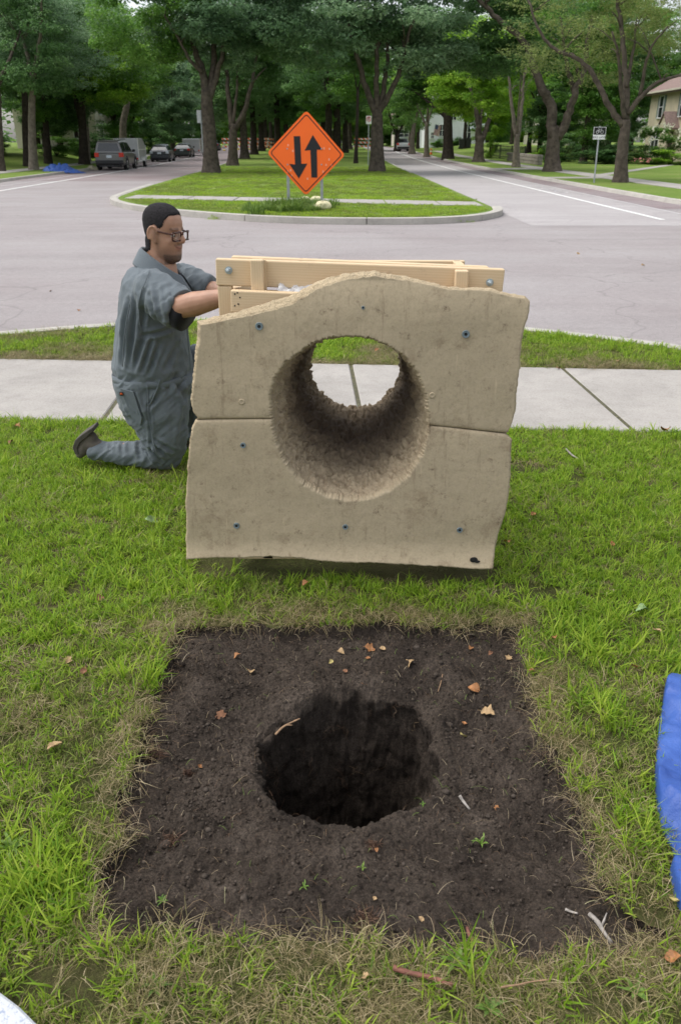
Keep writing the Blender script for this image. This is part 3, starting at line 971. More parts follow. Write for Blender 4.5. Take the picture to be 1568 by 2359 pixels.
    x = rs.uniform(-5, 4, n); y = rs.uniform(5.7, 8.1, n)
    ok = inside(NEAR_L, x, y) & (dist_poly(NEAR_L, x, y) > 0.14) & (y > far_e(x) - 0.01)
    x, y = x[ok], y[ok]; p = np.c_[x, y, 0 * x]
    n1 = fbm(p, 1.6, 4, 61); u = rs.rand(len(x)); e = y - far_e(x)
    t = n1 + 0.5 * (u - 0.5) + 0.55 * np.exp(-e / 0.15)
    idx = np.where(t > 0.42, 8 + rs.randint(0, 4, len(x)), np.where(t > 0.08, 4 + rs.randint(0, 4, len(x)), rs.randint(0, 4, len(x))))
    scatter('grass', p, idx, rs.uniform(0.9, 1.5, len(x)), 7)
    # mown median lawn
    n = 9000
    x = rs.uniform(-9, 4.2, n); y = 19.5 + 42 * rs.rand(n) ** 1.6
    ok = inside(FAR_L, x, y) & (dist_poly(FAR_L, x, y) > 0.25) & (np.abs(y - mc(x)) > 0.85)
    x, y = x[ok], y[ok]; p = np.c_[x, y, np.array([zr(q) for q in y])]
    n1 = fbm(np.c_[x, y, 0*x], 0.6, 3, 63)
    idx = np.where(n1 + 0.6 * (rs.rand(len(x)) - 0.5) > 0.02, 14 + rs.randint(0, 3, len(x)), 18 + rs.randint(0, 2, len(x)))
    scatter('grass', p, idx, rs.uniform(0.7, 1.15, len(x)), 9, 0.1)
    # sprigs in the sidewalk joints
    pts = []; ii = []
    for xj in jx:
        for k_ in range(26):
            t = rs.rand() ** 1.3 if rs.rand() < .7 else 1 - rs.rand() ** 2 * .4
            pts.append((xj + .04 - .06 * t + rs.normal(0, .004), near_e(xj) + (far_e(xj) - near_e(xj)) * t, .004)); ii.append(4 + rs.randint(0, 4) if rs.rand() < .3 else 8 + rs.randint(0, 4))
    scatter('grass', pts, ii, rs.uniform(.18, .42, len(pts)), 15, .1)
    # weeds round the sign posts and in the kerb joints
    pts = []
    for k_ in range(70):
        c = G(694, 486) if k_ < 44 else G(645, 492)
        pts.append((c.x + rs.normal(0, 0.55), c.y + rs.normal(0, 0.45) + 0.9, 0))
    scatter('weeds', pts, [17] * len(pts), rs.uniform(0.7, 1.3, len(pts)), 11, 0.15)
    pts = [(-2.95 + rs.normal(0, .25), 20.75 + rs.normal(0, .10), -0.11) for k_ in range(14)] + [(2.6 + rs.normal(0, .15), 19.75 + rs.normal(0, .06), -0.11) for k_ in range(5)]
    scatter('weeds', pts, [18] * len(pts), rs.uniform(0.5, 0.9, len(pts)), 12, 0.3)
near_grass()
# ================================================================== TREES
M['bark'] = simple('grey_brown_bark', (0.085, 0.070, 0.055), 0.95, var=0.45, scale=5, bmp=1.0, bscale=14, spec=0.15)
M['bark_pale'] = simple('pale_bark', (0.17, 0.145, 0.115), 0.95, var=0.35, scale=5, bmp=0.9, bscale=14, spec=0.15)
M['bark_dark'] = simple('dark_bark', (0.045, 0.036, 0.029), 0.95, var=0.4, scale=5, bmp=1.0, bscale=14, spec=0.15)
def leaf_mat(name, a, b_, c):
    return blade_material(name, [(0.0, a), (0.5, b_), (1.0, c)], 0.48, 0.40)
M['leaf_dark'] = leaf_mat('dark_maple_leaf', (0.071, 0.146, 0.054), (0.134, 0.259, 0.087), (0.251, 0.397, 0.158))
M['leaf_blue'] = leaf_mat('bluish_leaf', (0.099, 0.181, 0.091), (0.180, 0.301, 0.156), (0.379, 0.518, 0.300))
M['leaf_mid'] = leaf_mat('green_leaf', (0.074, 0.172, 0.033), (0.148, 0.305, 0.054), (0.257, 0.424, 0.095))
M['leaf_bright'] = leaf_mat('bright_leaf', (0.128, 0.265, 0.026), (0.249, 0.450, 0.045), (0.432, 0.620, 0.083))
M['leaf_olive'] = leaf_mat('olive_leaf', (0.114, 0.159, 0.043), (0.202, 0.265, 0.073), (0.338, 0.384, 0.140))
M['blossom'] = simple('cream_blossom', (0.72, 0.70, 0.55), 0.8, var=0.12, scale=9)
M['red_flower'] = simple('pink_flower', (0.50, 0.20, 0.18), 0.8, var=0.3, scale=9)

def leaf_cloud(name, blobs, n, K, size, seed, droop=0.5, shell=0.35):
    """blobs: (cx,cy,cz, rx,ry,rz); n clusters of K leaves of given length"""
    rs = np.random.RandomState(seed)
    B = np.array(blobs, dtype=float)
    w = B[:, 3] * B[:, 4] * B[:, 5]; w = w ** 0.75; w /= w.sum()
    bi = rs.choice(len(B), n, p=w)
    d = rs.normal(size=(n, 3)); d /= np.linalg.norm(d, axis=1, keepdims=True)
    r = (shell + (1 - shell) * rs.rand(n)) ** 0.6
    c = B[bi, :3] + d * r[:, None] * B[bi, 3:]
    bt = rs.normal(0, .13, len(B))
    ct = rs.normal(0.5, 0.13, n) + bt[bi]
    L = n * K
    cc = np.repeat(c, K, axis=0); dd = np.repeat(d, K, axis=0)
    a = rs.uniform(0, 2*PI, L)
    out = np.c_[np.cos(a), np.sin(a), np.zeros(L)] + 0.5 * dd
    out[:, 2] = out[:, 2] * 0.4 - droop * rs.uniform(0.2, 1.3, L)
    out /= np.linalg.norm(out, axis=1, keepdims=True)
    up = np.c_[rs.normal(0, 0.35, L), rs.normal(0, 0.35, L), np.ones(L)]
    s = np.cross(out, up); s /= np.linalg.norm(s, axis=1, keepdims=True)
    nrm = np.cross(s, out)
    ln = size * rs.uniform(0.65, 1.3, L)[:, None]; wd = ln * rs.uniform(0.55, 0.85, L)[:, None]
    base = cc + out * ln * 0.15 + rs.normal(0, size * 0.35, (L, 3))
    p0 = base; p1 = base + out * ln * 0.45 + s * wd * 0.5 + nrm * ln * 0.10
    p2 = base + out * ln; p3 = base + out * ln * 0.45 - s * wd * 0.5 + nrm * ln * 0.10
    v = np.stack([p0, p1, p2, p3], axis=1).reshape(-1, 3)
    f = np.arange(L * 4).reshape(-1, 4)
    me = np_mesh(name, v, f, False)
    face_attr(me, 'tint', np.clip(np.repeat(ct, K) + rs.normal(0, 0.08, L), 0, 1))
    return me
def crown_blobs(seed, rx, rz, nb, lo=0.0, flat=1.0):
    rs = np.random.RandomState(seed); out = []
    for k in range(nb):
        a = rs.uniform(0, 2*PI); r = rx * math.sqrt(rs.rand()) * 0.95; h = rs.uniform(-1, 1)
        rr = r * math.sqrt(max(0.05, 1 - 0.75 * h * h))
        br = rx * rs.uniform(0.13, 0.25)
        out.append((math.cos(a) * rr, math.sin(a) * rr, h * rz, br * 1.35, br * 1.35, br * 0.42 * flat))
    return out
CROWNS = {}
for k in range(4): CROWNS['wide%d' % k] = leaf_cloud('crown', crown_blobs(200 + k, 4.6, 3.4, 74), 4800, 4, 0.22, 300 + k, 0.7)
for k in range(3): CROWNS['tall%d' % k] = leaf_cloud('crown', crown_blobs(220 + k, 3.3, 4.6, 74), 3800, 4, 0.20, 320 + k, 0.6)
for k in range(2): CROWNS['airy%d' % k] = leaf_cloud('crown', crown_blobs(240 + k, 4.4, 3.2, 80), 2600, 4, 0.13, 340 + k, 0.4, 0.1)
for k in range(2): CROWNS['shrub%d' % k] = leaf_cloud('crown', crown_blobs(260 + k, 1.0, 0.75, 26), 900, 4, 0.11, 360 + k, 0.3)
for k in range(2): CROWNS['low%d' % k] = leaf_cloud('crown', crown_blobs(280 + k, 3.6, 3.0, 60), 2600, 4, 0.26, 380 + k, 0.6)
def crown(parent, kind, loc, scale, mat, rz=0):
    o = bpy.data.objects.new('crown', CROWNS[kind]); C.objects.link(o)
    if not CROWNS[kind].materials: CROWNS[kind].materials.append(mat)
    o.material_slots[0].link = 'OBJECT'; o.material_slots[0].material = mat
    o.parent = parent; o.location = loc
    o.scale = scale if isinstance(scale, tuple) else (scale,) * 3
    o.rotation_euler = (0, 0, rz)
    return o
def wob(pts, amp, seed, per=4):
    rs = random.Random(seed); q = spline(pts, per)
    return [p + Vector((rs.uniform(-amp, amp), rs.uniform(-amp, amp), 0)) if 0 < i < len(q) - 1 else p for i, p in enumerate(q)]
def trunk_mesh(mb, base, top, r, seed, lean=(0, 0)):
    b = Vector(base); t = Vector(top)
    pts = wob([b, b.lerp(t, .3) + Vector((lean[0], lean[1], 0)), b.lerp(t, .65) + Vector((lean[0] * .7, lean[1] * .7, 0)), t], r * 0.08, seed)
    n = len(pts); rad = []
    for i in range(n):
        f = i / (n - 1)
        rad.append(r * (1.0 - 0.28 * f) * (1 + 0.45 * math.exp(-f * 9)))
    mb.tube([pts[0] - Vector((0, 0, .15))] + pts, [rad[0] * 1.15] + rad, 10)
TN = [0]
def limb(mb, pts, r0, r1, seed, twigs=2):
    q = wob(pts, r0 * 0.25, seed, 5); n = len(q)
    mb.tube(q, [r0 + (r1 - r0) * (i / (n - 1)) ** 0.8 for i in range(n)], 7)
    rs = random.Random(seed * 3 + 1)
    for k in range(twigs):
        i = rs.randint(n // 2, n - 2); p = q[i]
        d = Vector((rs.uniform(-1, 1), rs.uniform(-1, 1), rs.uniform(0.2, 1.1))) * rs.uniform(0.7, 1.8)
        rr = r0 + (r1 - r0) * i / (n - 1)
        mb.tube([p, p + d * 0.5 + Vector((0, 0, .1)), p + d], [rr * .5, rr * .35, rr * .15], 5)
def tree(x, y, z, label, kind='wide0', mat='leaf_mid', bark='bark', r=0.28, fork=3.6, cz=8.0, cs=1.0, group=None, lean=(0, 0), nl=4, seed=None, name='deciduous_tree', extra=()):
    TN[0] += 1; sd = seed or TN[0] * 13
    root = empty(name, (x, y, z), label, 'tree', group)
    rs = random.Random(sd); mb = MB()
    top = (lean[0], lean[1], fork)
    trunk_mesh(mb, (0, 0, 0), top, r, sd, (lean[0] * .3, lean[1] * .3))
    for k in range(nl):
        a = 2 * PI * k / nl + rs.uniform(-.5, .5); sp = rs.uniform(0.9, 2.2) * cs
        h = rs.uniform(2.5, 4.5)
        e = Vector(top)
        limb(mb, [e - Vector((0, 0, .25)), e + Vector((math.cos(a) * sp * .35, math.sin(a) * sp * .35, h * .4)), e + Vector((math.cos(a) * sp * .9, math.sin(a) * sp * .9, h)), e + Vector((math.cos(a) * sp * 1.5, math.sin(a) * sp * 1.5, h * 1.5))], r * rs.uniform(.4, .6), r * .12, sd + k)
    mb.build('trunk', M[bark], root, smooth_=True)
    crown(root, kind, (lean[0], lean[1], cz), cs, M[mat], rs.uniform(0, 6))
    for (k2, dx, dy, dz, s2) in extra: crown(root, k2, (dx, dy, dz), s2, M[mat], rs.uniform(0, 6))
    return root
def hero_tree(px, py, Y, label, trunk, limbs, r, crowns, mat, bark='bark', group=None):
    b = P(px, py, Y); b.z = zr(Y)
    root = empty('deciduous_tree', b, label, 'tree', group)
    mb = MB(); rs = random.Random(int(px))
    tp = [b] + [P(a, c, Y) for a, c in trunk]
    q = wob(tp, r * 0.05, int(px)); n = len(q)
    rad = [r * (1.0 - 0.30 * i / (n - 1)) * (1 + 0.40 * math.exp(-i / (n - 1) * 9)) for i in range(n)]
    mb.tube([q[0] - Vector((0, 0, .2))] + q, [rad[0] * 1.2] + rad, 12)
    for j, (lr, pts) in enumerate(limbs):
        dy = rs.uniform(-2.0, 2.0)
        L = len(pts); w = [P(a, c, Y) + Vector((0, dy * (i / (L - 1)), 0)) for i, (a, c) in enumerate(pts)]
        limb(mb, w, lr, lr * 0.30, int(px) + j, 3)
    mb.v = [tuple(Vector(v) - b) for v in mb.v]
    mb.build('trunk', M[bark], root, smooth_=True)
    for (kind, cx, cy, dY, s, m2) in crowns:
        p = P(cx, cy, Y) + Vector((0, dY + 2.2, 0)) - b
        crown(root, kind, p, s, M[m2 or mat], rs.uniform(0, 6))
    return root
# ---- the trees whose trunks stand out in the photograph
hero_tree(487, 398, 49.7, 'thick-trunked maple at the left front corner of the median, left of the orange sign', [(483, 320), (478, 250), (476, 205)],
    [(.26, [(477, 222), (462, 160), (447, 115), (425, 60), (405, -10)]), (.25, [(480, 225), (490, 150), (486, 60), (480, -20)]), (.2, [(480, 230), (505, 150), (520, 80), (540, 0)]), (.13, [(465, 165), (440, 140), (415, 90), (380, 30)])],
    0.42, [('wide0', 440, -60, 0, 1.0, None), ('wide1', 560, -30, -3, .8, None), ('wide2', 330, 10, -2, .75, 'leaf_mid'), ('low0', 480, 95, 1, .36, None), ('low0', 560, 110, -2, .35, None)], 'leaf_blue', 'bark')
hero_tree(868, 395, 52, 'thick maple with four upright limbs at the right front corner of the grass median', [(868, 320), (868, 275), (869, 250)],
    [(.22, [(865, 262), (838, 190), (822, 130), (808, 70), (800, 0)]), (.2, [(868, 262), (866, 170), (868, 80), (862, -10)]), (.2, [(871, 262), (885, 190), (893, 120), (890, 40)]), (.2, [(872, 258), (905, 200), (925, 140), (935, 90), (960, 30)])],
    0.40, [('wide1', 850, -50, 0, .95, None), ('wide0', 965, 25, -2, .8, None), ('wide3', 740, 10, -3, .85, None), ('low1', 960, 110, -1, .45, None), ('low0', 820, 95, 1, .4, 'leaf_dark')], 'leaf_blue', 'bark')
hero_tree(536, 379, 65, 'forked maple standing behind the left front median trunk, with a round knot scar', [(537, 330), (538, 285)],
    [(.24, [(534, 296), (526, 220), (520, 150), (510, 60)]), (.24, [(541, 298), (562, 255), (578, 195), (590, 130), (610, 40)]), (.15, [(538, 290), (545, 200), (550, 100)])],
    0.38, [('wide2', 545, 60, 1, 1.0, None), ('wide0', 620, 10, 0, .9, None)], 'leaf_dark', 'bark')
hero_tree(1427, 420, 37.7, 'spreading olive-leaved tree beside the right sidewalk, nearest to the stucco house', [(1432, 350), (1438, 300), (1440, 275)],
    [(.15, [(1434, 290), (1405, 245), (1380, 190), (1362, 155), (1330, 128), (1285, 108), (1252, 62), (1228, -10)]), (.12, [(1438, 278), (1422, 200), (1412, 140), (1390, 80)]), (.17, [(1441, 280), (1444, 190), (1440, 100), (1432, 10), (1425, -40)]), (.13, [(1443, 262), (1475, 222), (1510, 190), (1545, 178), (1600, 165)]), (.09, [(1472, 224), (1478, 150), (1485, 110), (1510, 70)]), (.10, [(1442, 200), (1470, 110), (1490, 30)])],
    0.27, [('airy0', 1430, 20, 0, .80, None), ('airy1', 1520, 30, -1, .42, None), ('airy1', 1330, 15, 1, .60, None), ('airy0', 1545, -20, 0, .6, None)], 'leaf_olive', 'bark')
hero_tree(1270, 396, 52, 'big leaning tree forked low into a Y beside the bike lane sign', [(1273, 330), (1274, 290)],
    [(.34, [(1272, 318), (1268, 245), (1245, 200), (1225, 140), (1208, 98), (1170, 60), (1130, 25), (1090, -20)]), (.30, [(1282, 320), (1305, 265), (1318, 215), (1335, 165), (1342, 110), (1350, 40)]), (.17, [(1322, 212), (1300, 160), (1285, 115), (1270, 50)])],
    0.46, [('wide3', 1215, 20, 1, .85, 'leaf_dark'), ('airy0', 1300, 40, -1, .7, 'leaf_mid'), ('wide1', 1100, 20, 2, .8, 'leaf_dark')], 'leaf_mid', 'bark')
hero_tree(1187, 386, 61, 'slim grey tree with a narrow V fork between two larger boulevard trees', [(1189, 340), (1190, 308)],
    [(.17, [(1188, 315), (1180, 250), (1176, 180), (1170, 100)]), (.17, [(1192, 315), (1203, 250), (1210, 190), (1222, 110)]), (.10, [(1190, 310), (1190, 240), (1192, 160)])],
    0.25, [('tall0', 1195, 130, 1, .75, None), ('low1', 1150, 170, 2, .6, None)], 'leaf_bright', 'bark_pale')
hero_tree(1101, 373, 75, 'boulevard tree with a wide V fork in front of the white house corner', [(1103, 340), (1104, 312)],
    [(.30, [(1101, 322), (1098, 270), (1085, 225), (1075, 170)]), (.26, [(1107, 325), (1128, 280), (1140, 245), (1150, 190)]), (.16, [(1104, 312), (1108, 240), (1112, 160)])],
    0.45, [('wide2', 1095, 150, 1, .95, None), ('low0', 1060, 200, 2, .6, None), ('low1', 1140, 190, 0, .6, None)], 'leaf_bright', 'bark')
hero_tree(1031, 365, 86, 'straight dark boulevard trunk in front of the white house with one limb reaching left', [(1031, 300), (1029, 235), (1028, 190)],
    [(.20, [(1028, 272), (1000, 245), (975, 225), (950, 205)]), (.25, [(1029, 210), (1020, 150), (1010, 90)]), (.2, [(1029, 205), (1045, 150), (1050, 90)])],
    0.48, [('wide0', 1010, 110, 1, 1.05, None), ('low0', 955, 190, 0, .7, 'leaf_mid')], 'leaf_dark', 'bark_dark')
hero_tree(982, 357, 98, 'thin pale tree in front of the white house gable', [(982, 310), (983, 280)],
    [(.15, [(982, 290), (968, 260), (955, 230)]), (.15, [(984, 285), (995, 250), (1005, 220)]), (.15, [(983, 280), (984, 220)])],
    0.27, [('tall1', 980, 200, 0, .8, None)], 'leaf_mid', 'bark_pale')
hero_tree(914, 348, 125, 'distant vase-shaped tree at the far end of the right kerb', [(914, 320), (914, 305)],
    [(.2, [(913, 312), (900, 280), (892, 250)]), (.2, [(915, 312), (930, 280), (938, 250)]), (.2, [(914, 305), (914, 250)])],
    0.40, [('wide3', 915, 240, 0, 1.0, None)], 'leaf_mid', 'bark_dark')
hero_tree(948, 352, 112, 'pale leaning trunk beyond the orange cone', [(950, 310), (955, 280)],
    [(.2, [(953, 290), (940, 255), (930, 220)]), (.2, [(955, 285), (965, 240), (970, 200)])],
    0.36, [('tall2', 955, 210, 0, .9, None)], 'leaf_mid', 'bark_pale')
hero_tree(819, 377, 71, 'thin dark sapling trunk left of the right median maple', [(821, 320), (823, 260), (824, 200)],
    [(.06, [(824, 215), (815, 170), (805, 130)]), (.06, [(824, 210), (835, 160), (840, 120)])],
    0.15, [('low0', 825, 140, 0, .8, None)], 'leaf_mid', 'bark_dark')
hero_tree(78, 387, 55, 'slender pale-barked tree on the left boulevard, nearest the blue tarp in the street', [(75, 320), (74, 250), (76, 190), (78, 165)],
    [(.18, [(77, 185), (60, 130), (40, 80), (20, 20)]), (.18, [(78, 180), (95, 120), (110, 60), (120, 0)]), (.12, [(77, 180), (78, 110), (72, 40)])],
    0.25, [('airy0', 70, 60, 0, 1.0, None), ('wide2', 20, 60, 2, .7, None), ('airy1', 150, 55, -1, .75, None)], 'leaf_blue', 'bark_pale')
hero_tree(63, 372, 62, 'dark slim trunk right behind the pale-barked tree', [(60, 300), (58, 230), (55, 170)],
    [(.15, [(56, 190), (40, 120), (25, 60)]), (.15, [(56, 185), (75, 110), (80, 50)])],
    0.26, [('wide3', 40, 40, 0, .9, None), ('low0', 30, 200, 3, .6, 'leaf_mid')], 'leaf_dark', 'bark_dark')
hero_tree(195, 376, 68, 'dark trunk forking low on the left boulevard beside the silver suv', [(192, 320), (189, 270), (188, 215)],
    [(.22, [(190, 285), (175, 240), (165, 190), (150, 130)]), (.22, [(189, 235), (205, 195), (225, 165), (245, 120)]), (.2, [(188, 225), (186, 150), (190, 80)])],
    0.36, [('wide0', 200, 110, -1, 1.0, None), ('wide1', 250, 150, -2, .7, 'leaf_bright'), ('low1', 150, 140, 1, .7, None)], 'leaf_mid', 'bark_dark')
hero_tree(201, 372, 75, 'pale trunk close behind the dark forked trunk beside the suv', [(200, 320), (197, 270), (195, 230)],
    [(.15, [(196, 240), (210, 180), (220, 120)]), (.15, [(195, 235), (180, 180), (170, 120)])], 0.28, [('low0', 200, 160, 1, .9, None)], 'leaf_mid', 'bark_pale')
hero_tree(110, 363, 68, 'slim dark tree up on the left lawn bank', [(108, 310), (104, 255), (102, 215)],
    [(.14, [(103, 235), (115, 190), (125, 140)]), (.14, [(103, 230), (90, 180), (80, 120)])], 0.27, [('tall0', 110, 150, 0, .9, None), ('low1', 135, 230, 2, .45, None)], 'leaf_dark', 'bark_dark')
hero_tree(-2, 390, 52, 'grey trunk at the left edge above the porch house lawn', [(-3, 320), (-6, 250), (-8, 180)],
    [(.15, [(-7, 200), (10, 130), (20, 60)]), (.15, [(-7, 190), (-30, 120), (-40, 50)])], 0.30, [('wide1', 0, 80, 0, .8, None)], 'leaf_dark', 'bark')
hero_tree(281, 330, 84, 'pale bare trunk leaning behind the silver suv', [(284, 290), (292, 245), (298, 200), (302, 170)],
    [(.16, [(300, 195), (315, 150), (325, 100)]), (.16, [(301, 190), (290, 140), (280, 90)])], 0.34, [('wide2', 310, 130, 0, .9, None)], 'leaf_mid', 'bark_pale')

# ---- the rest of the median avenue
med = [(563, 86, .42, 'bark', 'leaf_dark'), (585, 104, .42, 'bark_dark', 'leaf_dark'), (603, 122, .42, 'bark_dark', 'leaf_dark'), (612, 140, .45, 'bark_dark', 'leaf_dark'),
       (660, 122, .4, 'bark_dark', 'leaf_dark'), (640, 96, .40, 'bark_dark', 'leaf_dark'), (757, 80, .42, 'bark_dark', 'leaf_dark'), (776, 90, .48, 'bark_dark', 'leaf_mid'), (795, 112, .4, 'bark_dark', 'leaf_dark'), (745, 104, .42, 'bark_dark', 'leaf_dark'),
       (805, 135, .4, 'bark', 'leaf_mid'), (690, 140, .4, 'bark_dark', 'leaf_dark'), (725, 128, .4, 'bark_dark', 'leaf_dark'), (625, 158, .4, 'bark_dark', 'leaf_dark'), (680, 165, .4, 'bark_dark', 'leaf_dark'), (760, 160, .4, 'bark_dark', 'leaf_mid')]
words = ['third trunk along the left side of the median avenue', 'fourth trunk along the left side of the median avenue', 'fifth trunk along the left side of the median avenue', 'small far trunk left of the orange sign, deep in the avenue',
         None, 'dark trunk seen just left of the orange sign tip', 'dark trunk just right of the orange sign tip', 'thick dark forked trunk next to the thin sapling', None, None, None, None, None, None, None, None]
for i, (px, Y, r, bk, mt) in enumerate(med):
    p = P(px, 340, Y)
    lab = words[i] or 'dark trunk far down the shaded median avenue behind the orange sign'
    tree(p.x, Y, zr(Y), lab, 'wide%d' % (i % 4), mt, bk, r, 4.2 + (i % 3) * .5, 8.3 + (i % 2), 1.0, 'maples of the median avenue', extra=(('low%d' % (i % 2), random.uniform(-2, 2), 0, 6.0, .8),) if Y > 85 else ())
# overhanging crowns nearer the street, rooted in the median
# ---- yards: trees on both sides, fading into woods
left_yard = [(-27, 60, 'leaf_dark', 'tall1', .26), (-31, 72, 'leaf_mid', 'wide0', .3), (-25.5, 76, 'leaf_dark', 'wide3', .25), (-28, 88, 'leaf_dark', 'tall2', .3), (-23.5, 92, 'leaf_mid', 'low0', .22), (-33, 96, 'leaf_dark', 'wide1', .3), (-24.5, 104, 'leaf_dark', 'low1', .3), (-29, 112, 'leaf_dark', 'wide2', .3),
             (-22.5, 118, 'leaf_blue', 'wide0', .33), (-26, 128, 'leaf_dark', 'low0', .3), (-22, 140, 'leaf_dark', 'wide1', .3), (-40, 84, 'leaf_dark', 'wide2', .3), (-38, 110, 'leaf_mid', 'wide3', .3), (-46, 100, 'leaf_dark', 'low1', .3), (-24, 158, 'leaf_dark', 'low0', .3), (-18.5, 168, 'leaf_mid', 'wide2', .3), (-34, 135, 'leaf_dark', 'low1', .3), (-42, 70, 'leaf_dark', 'wide1', .3), (-37, 62, 'leaf_mid', 'low0', .3)]
for i, (x, y, mt, kd, r) in enumerate(left_yard):
    who = ['behind the porch house at the left edge', 'between the porch house and the street', 'behind the silver suv', 'behind the box trailers', 'beyond the parked sedan'][0 if x < -35 else 1 if y < 74 else 2 if y < 94 else 3 if y < 114 else 4]
    form = {'wide': 'broad-crowned', 'tall': 'tall narrow', 'low0': 'low-branched', 'low1': 'low bushy'}[kd[:4]]
    tree(x, y, zl_yard(x, y), '%s %s tree %s' % ({'leaf_dark': 'dark green', 'leaf_mid': 'mid green', 'leaf_blue': 'bluish green'}[mt], form, who), kd, mt, 'bark_dark' if i % 2 else 'bark', r, 3.4, 7.4, 1.0, 'trees of the left yards', extra=(('low%d' % (i % 2), 1, -1, 4.3, .75), ('wide%d' % (i % 4), -1, 1, 11.5, .9)))
right_yard = [(20, 72, 'leaf_mid', 'low0'), (19.5, 86, 'leaf_dark', 'tall0'), (28, 92, 'leaf_dark', 'wide0'), (21, 98, 'leaf_bright', 'wide1'), (26, 106, 'leaf_dark', 'tall2'), (17, 108, 'leaf_bright', 'wide2'), (33, 100, 'leaf_mid', 'wide3'),
              (18, 128, 'leaf_mid', 'wide0'), (26, 134, 'leaf_bright', 'wide1'), (36, 120, 'leaf_mid', 'low0'), (16, 172, 'leaf_mid', 'wide2'), (25, 178, 'leaf_mid', 'wide3'), (34, 160, 'leaf_dark', 'wide0'), (38, 90, 'leaf_dark', 'wide1'), (40, 108, 'leaf_mid', 'low1'), (8, 185, 'leaf_mid', 'low0'), (14, 195, 'leaf_dark', 'low1'), (12.3, 140, 'leaf_mid', 'wide1'), (12.4, 158, 'leaf_bright', 'tall1'), (22, 88, 'leaf_mid', 'low1')]
for i, (x, y, mt, kd) in enumerate(right_yard):
    hi = 8.6 if y > 120 else 7.0
    ex = () if (y > 120 and x < 28) else (('low%d' % (i % 2), 0.8, -0.6, 3.9, .75), ('wide%d' % (i % 4), -1, 1, 11.5, .9))
    who = ['behind the stucco house', 'left of the stucco house', 'behind the black fence and stone wall', 'beside the cream house', 'around the white house', 'beyond the far end of the right street'][5 if y > 180 else 0 if x > 35 and y < 112 else 4 if y > 124 else 3 if x > 25 else 1 if x > 21.5 or y < 76 else 2]
    form = {'wide': 'broad-crowned', 'tall': 'tall narrow', 'low0': 'low-branched', 'low1': 'low bushy', 'airy': 'thin-leaved'}[kd[:4]]
    tree(x, y, zr_yard(x, y), '%s %s tree %s' % ({'leaf_dark': 'dark green', 'leaf_mid': 'mid green', 'leaf_bright': 'bright green'}[mt], form, who), kd, mt, 'bark_dark' if i % 2 else 'bark', .27, 3.8, hi, 1.0, 'trees of the right yards', extra=ex)
for i in range(22):
    x = -64 + i * 6.0 + random.uniform(-2, 2); y = 190 + random.uniform(0, 30)
    tree(x, y, zr(y), 'hazy tree in the wood that closes the far end of the street', ['low0', 'low1', 'wide0', 'wide2'][i % 4], ['leaf_mid', 'leaf_dark', 'leaf_bright', 'leaf_mid'][i % 4], 'bark', .35, 3, 6.0, 1.35, 'trees closing the street', nl=3, extra=(('wide%d' % (i % 4), 0, 0, 12.5, 1.5), ('low%d' % (i % 2), 3, 2, 4.0, 1.2)))
# a far wood behind everything, read as one mass
def far_wood():
    rs = np.random.RandomState(71); bl = []
    for k in range(330):
        x = rs.uniform(-190, 190); y = 240 + rs.uniform(0, 18) if abs(x) < 75 else 240 - (abs(x) - 75) * 1.9 + rs.uniform(0, 15)
        bl.append((x, y, 22 * rs.rand() ** 1.5 + 1.5, 6.5, 5, 4.5))
    me = leaf_cloud('far_wood', bl, 30000, 2, 1.35, 72, .5)
    o = link('far_wood', me, M['leaf_mid']); o['kind'] = 'stuff'
far_wood()

# ---- shrubs
def shrub(x, y, z, label, mat, sx, sz, group=None, name='shrub', cat='shrub', flowers=0):
    root = empty(name, (x, y, z), label, cat, group)
    mb = MB(); rs = random.Random(int(x * 100 + y))
    for k in range(6):
        a = 2*PI*k/6; mb.tube([(0, 0, -.05), (math.cos(a) * .15 * sx, math.sin(a) * .15 * sx, sz * .5), (math.cos(a) * .5 * sx, math.sin(a) * .5 * sx, sz * 1.1)], [.035, .025, .01], 5)
    mb.build('stem', M['bark_dark'], root)
    crown(root, 'shrub%d' % (int(abs(x)) % 2), (0, 0, sz * .85), (sx, sx, sz * 1.1), M[mat], rs.uniform(0, 6))
    if flowers:
        fb = MB()
        for k in range(flowers):
            a = rs.uniform(0, 2*PI); t = rs.uniform(0.0, 1.0)
            p = Vector((math.cos(a) * math.sqrt(1 - t*t*.9) * sx * 1.05, math.sin(a) * math.sqrt(1 - t*t*.9) * sx * 1.05, sz * (.85 + t * .95)))
            for q in range(5):
                o = Vector((rs.uniform(-.1, .1), rs.uniform(-.1, .1), q * .06)); fb.sphere(p + o, rs.uniform(.05, .09) * (1 - q * .12), 5, 4)
        o = fb.build('blossom', M['blossom'], root, fix=False); o['kind'] = 'stuff'
    return root
# ================================================================== HOUSES
M['stucco'] = simple('tan_stucco', (0.60, 0.53, 0.385), 0.9, var=0.1, scale=1.2, bmp=0.3, bscale=30)
M['siding'] = simple('white_siding', (0.80, 0.81, 0.83), 0.6, var=0.04, scale=2)
M['cream'] = simple('cream_siding', (0.62, 0.58, 0.47), 0.7, var=0.06, scale=2)
M['brick'] = simple('brown_brick', (0.20, 0.10, 0.075), 0.9, var=0.3, scale=14)
M['roof'] = simple('brown_shingle', (0.24, 0.17, 0.15), 0.9, var=0.3, scale=10, bmp=0.5, bscale=12)
M['roof_grey'] = simple('grey_shingle', (0.20, 0.19, 0.185), 0.9, var=0.3, scale=10, bmp=0.5, bscale=12)
M['glass'] = simple('window_glass', (0.025, 0.03, 0.035), 0.08, var=0.3, scale=1, spec=0.6)
M['white_trim'] = simple('white_trim', (0.78, 0.78, 0.75), 0.5, var=0.05)
M['shutter'] = simple('sage_shutter', (0.16, 0.21, 0.19), 0.6, var=0.1)
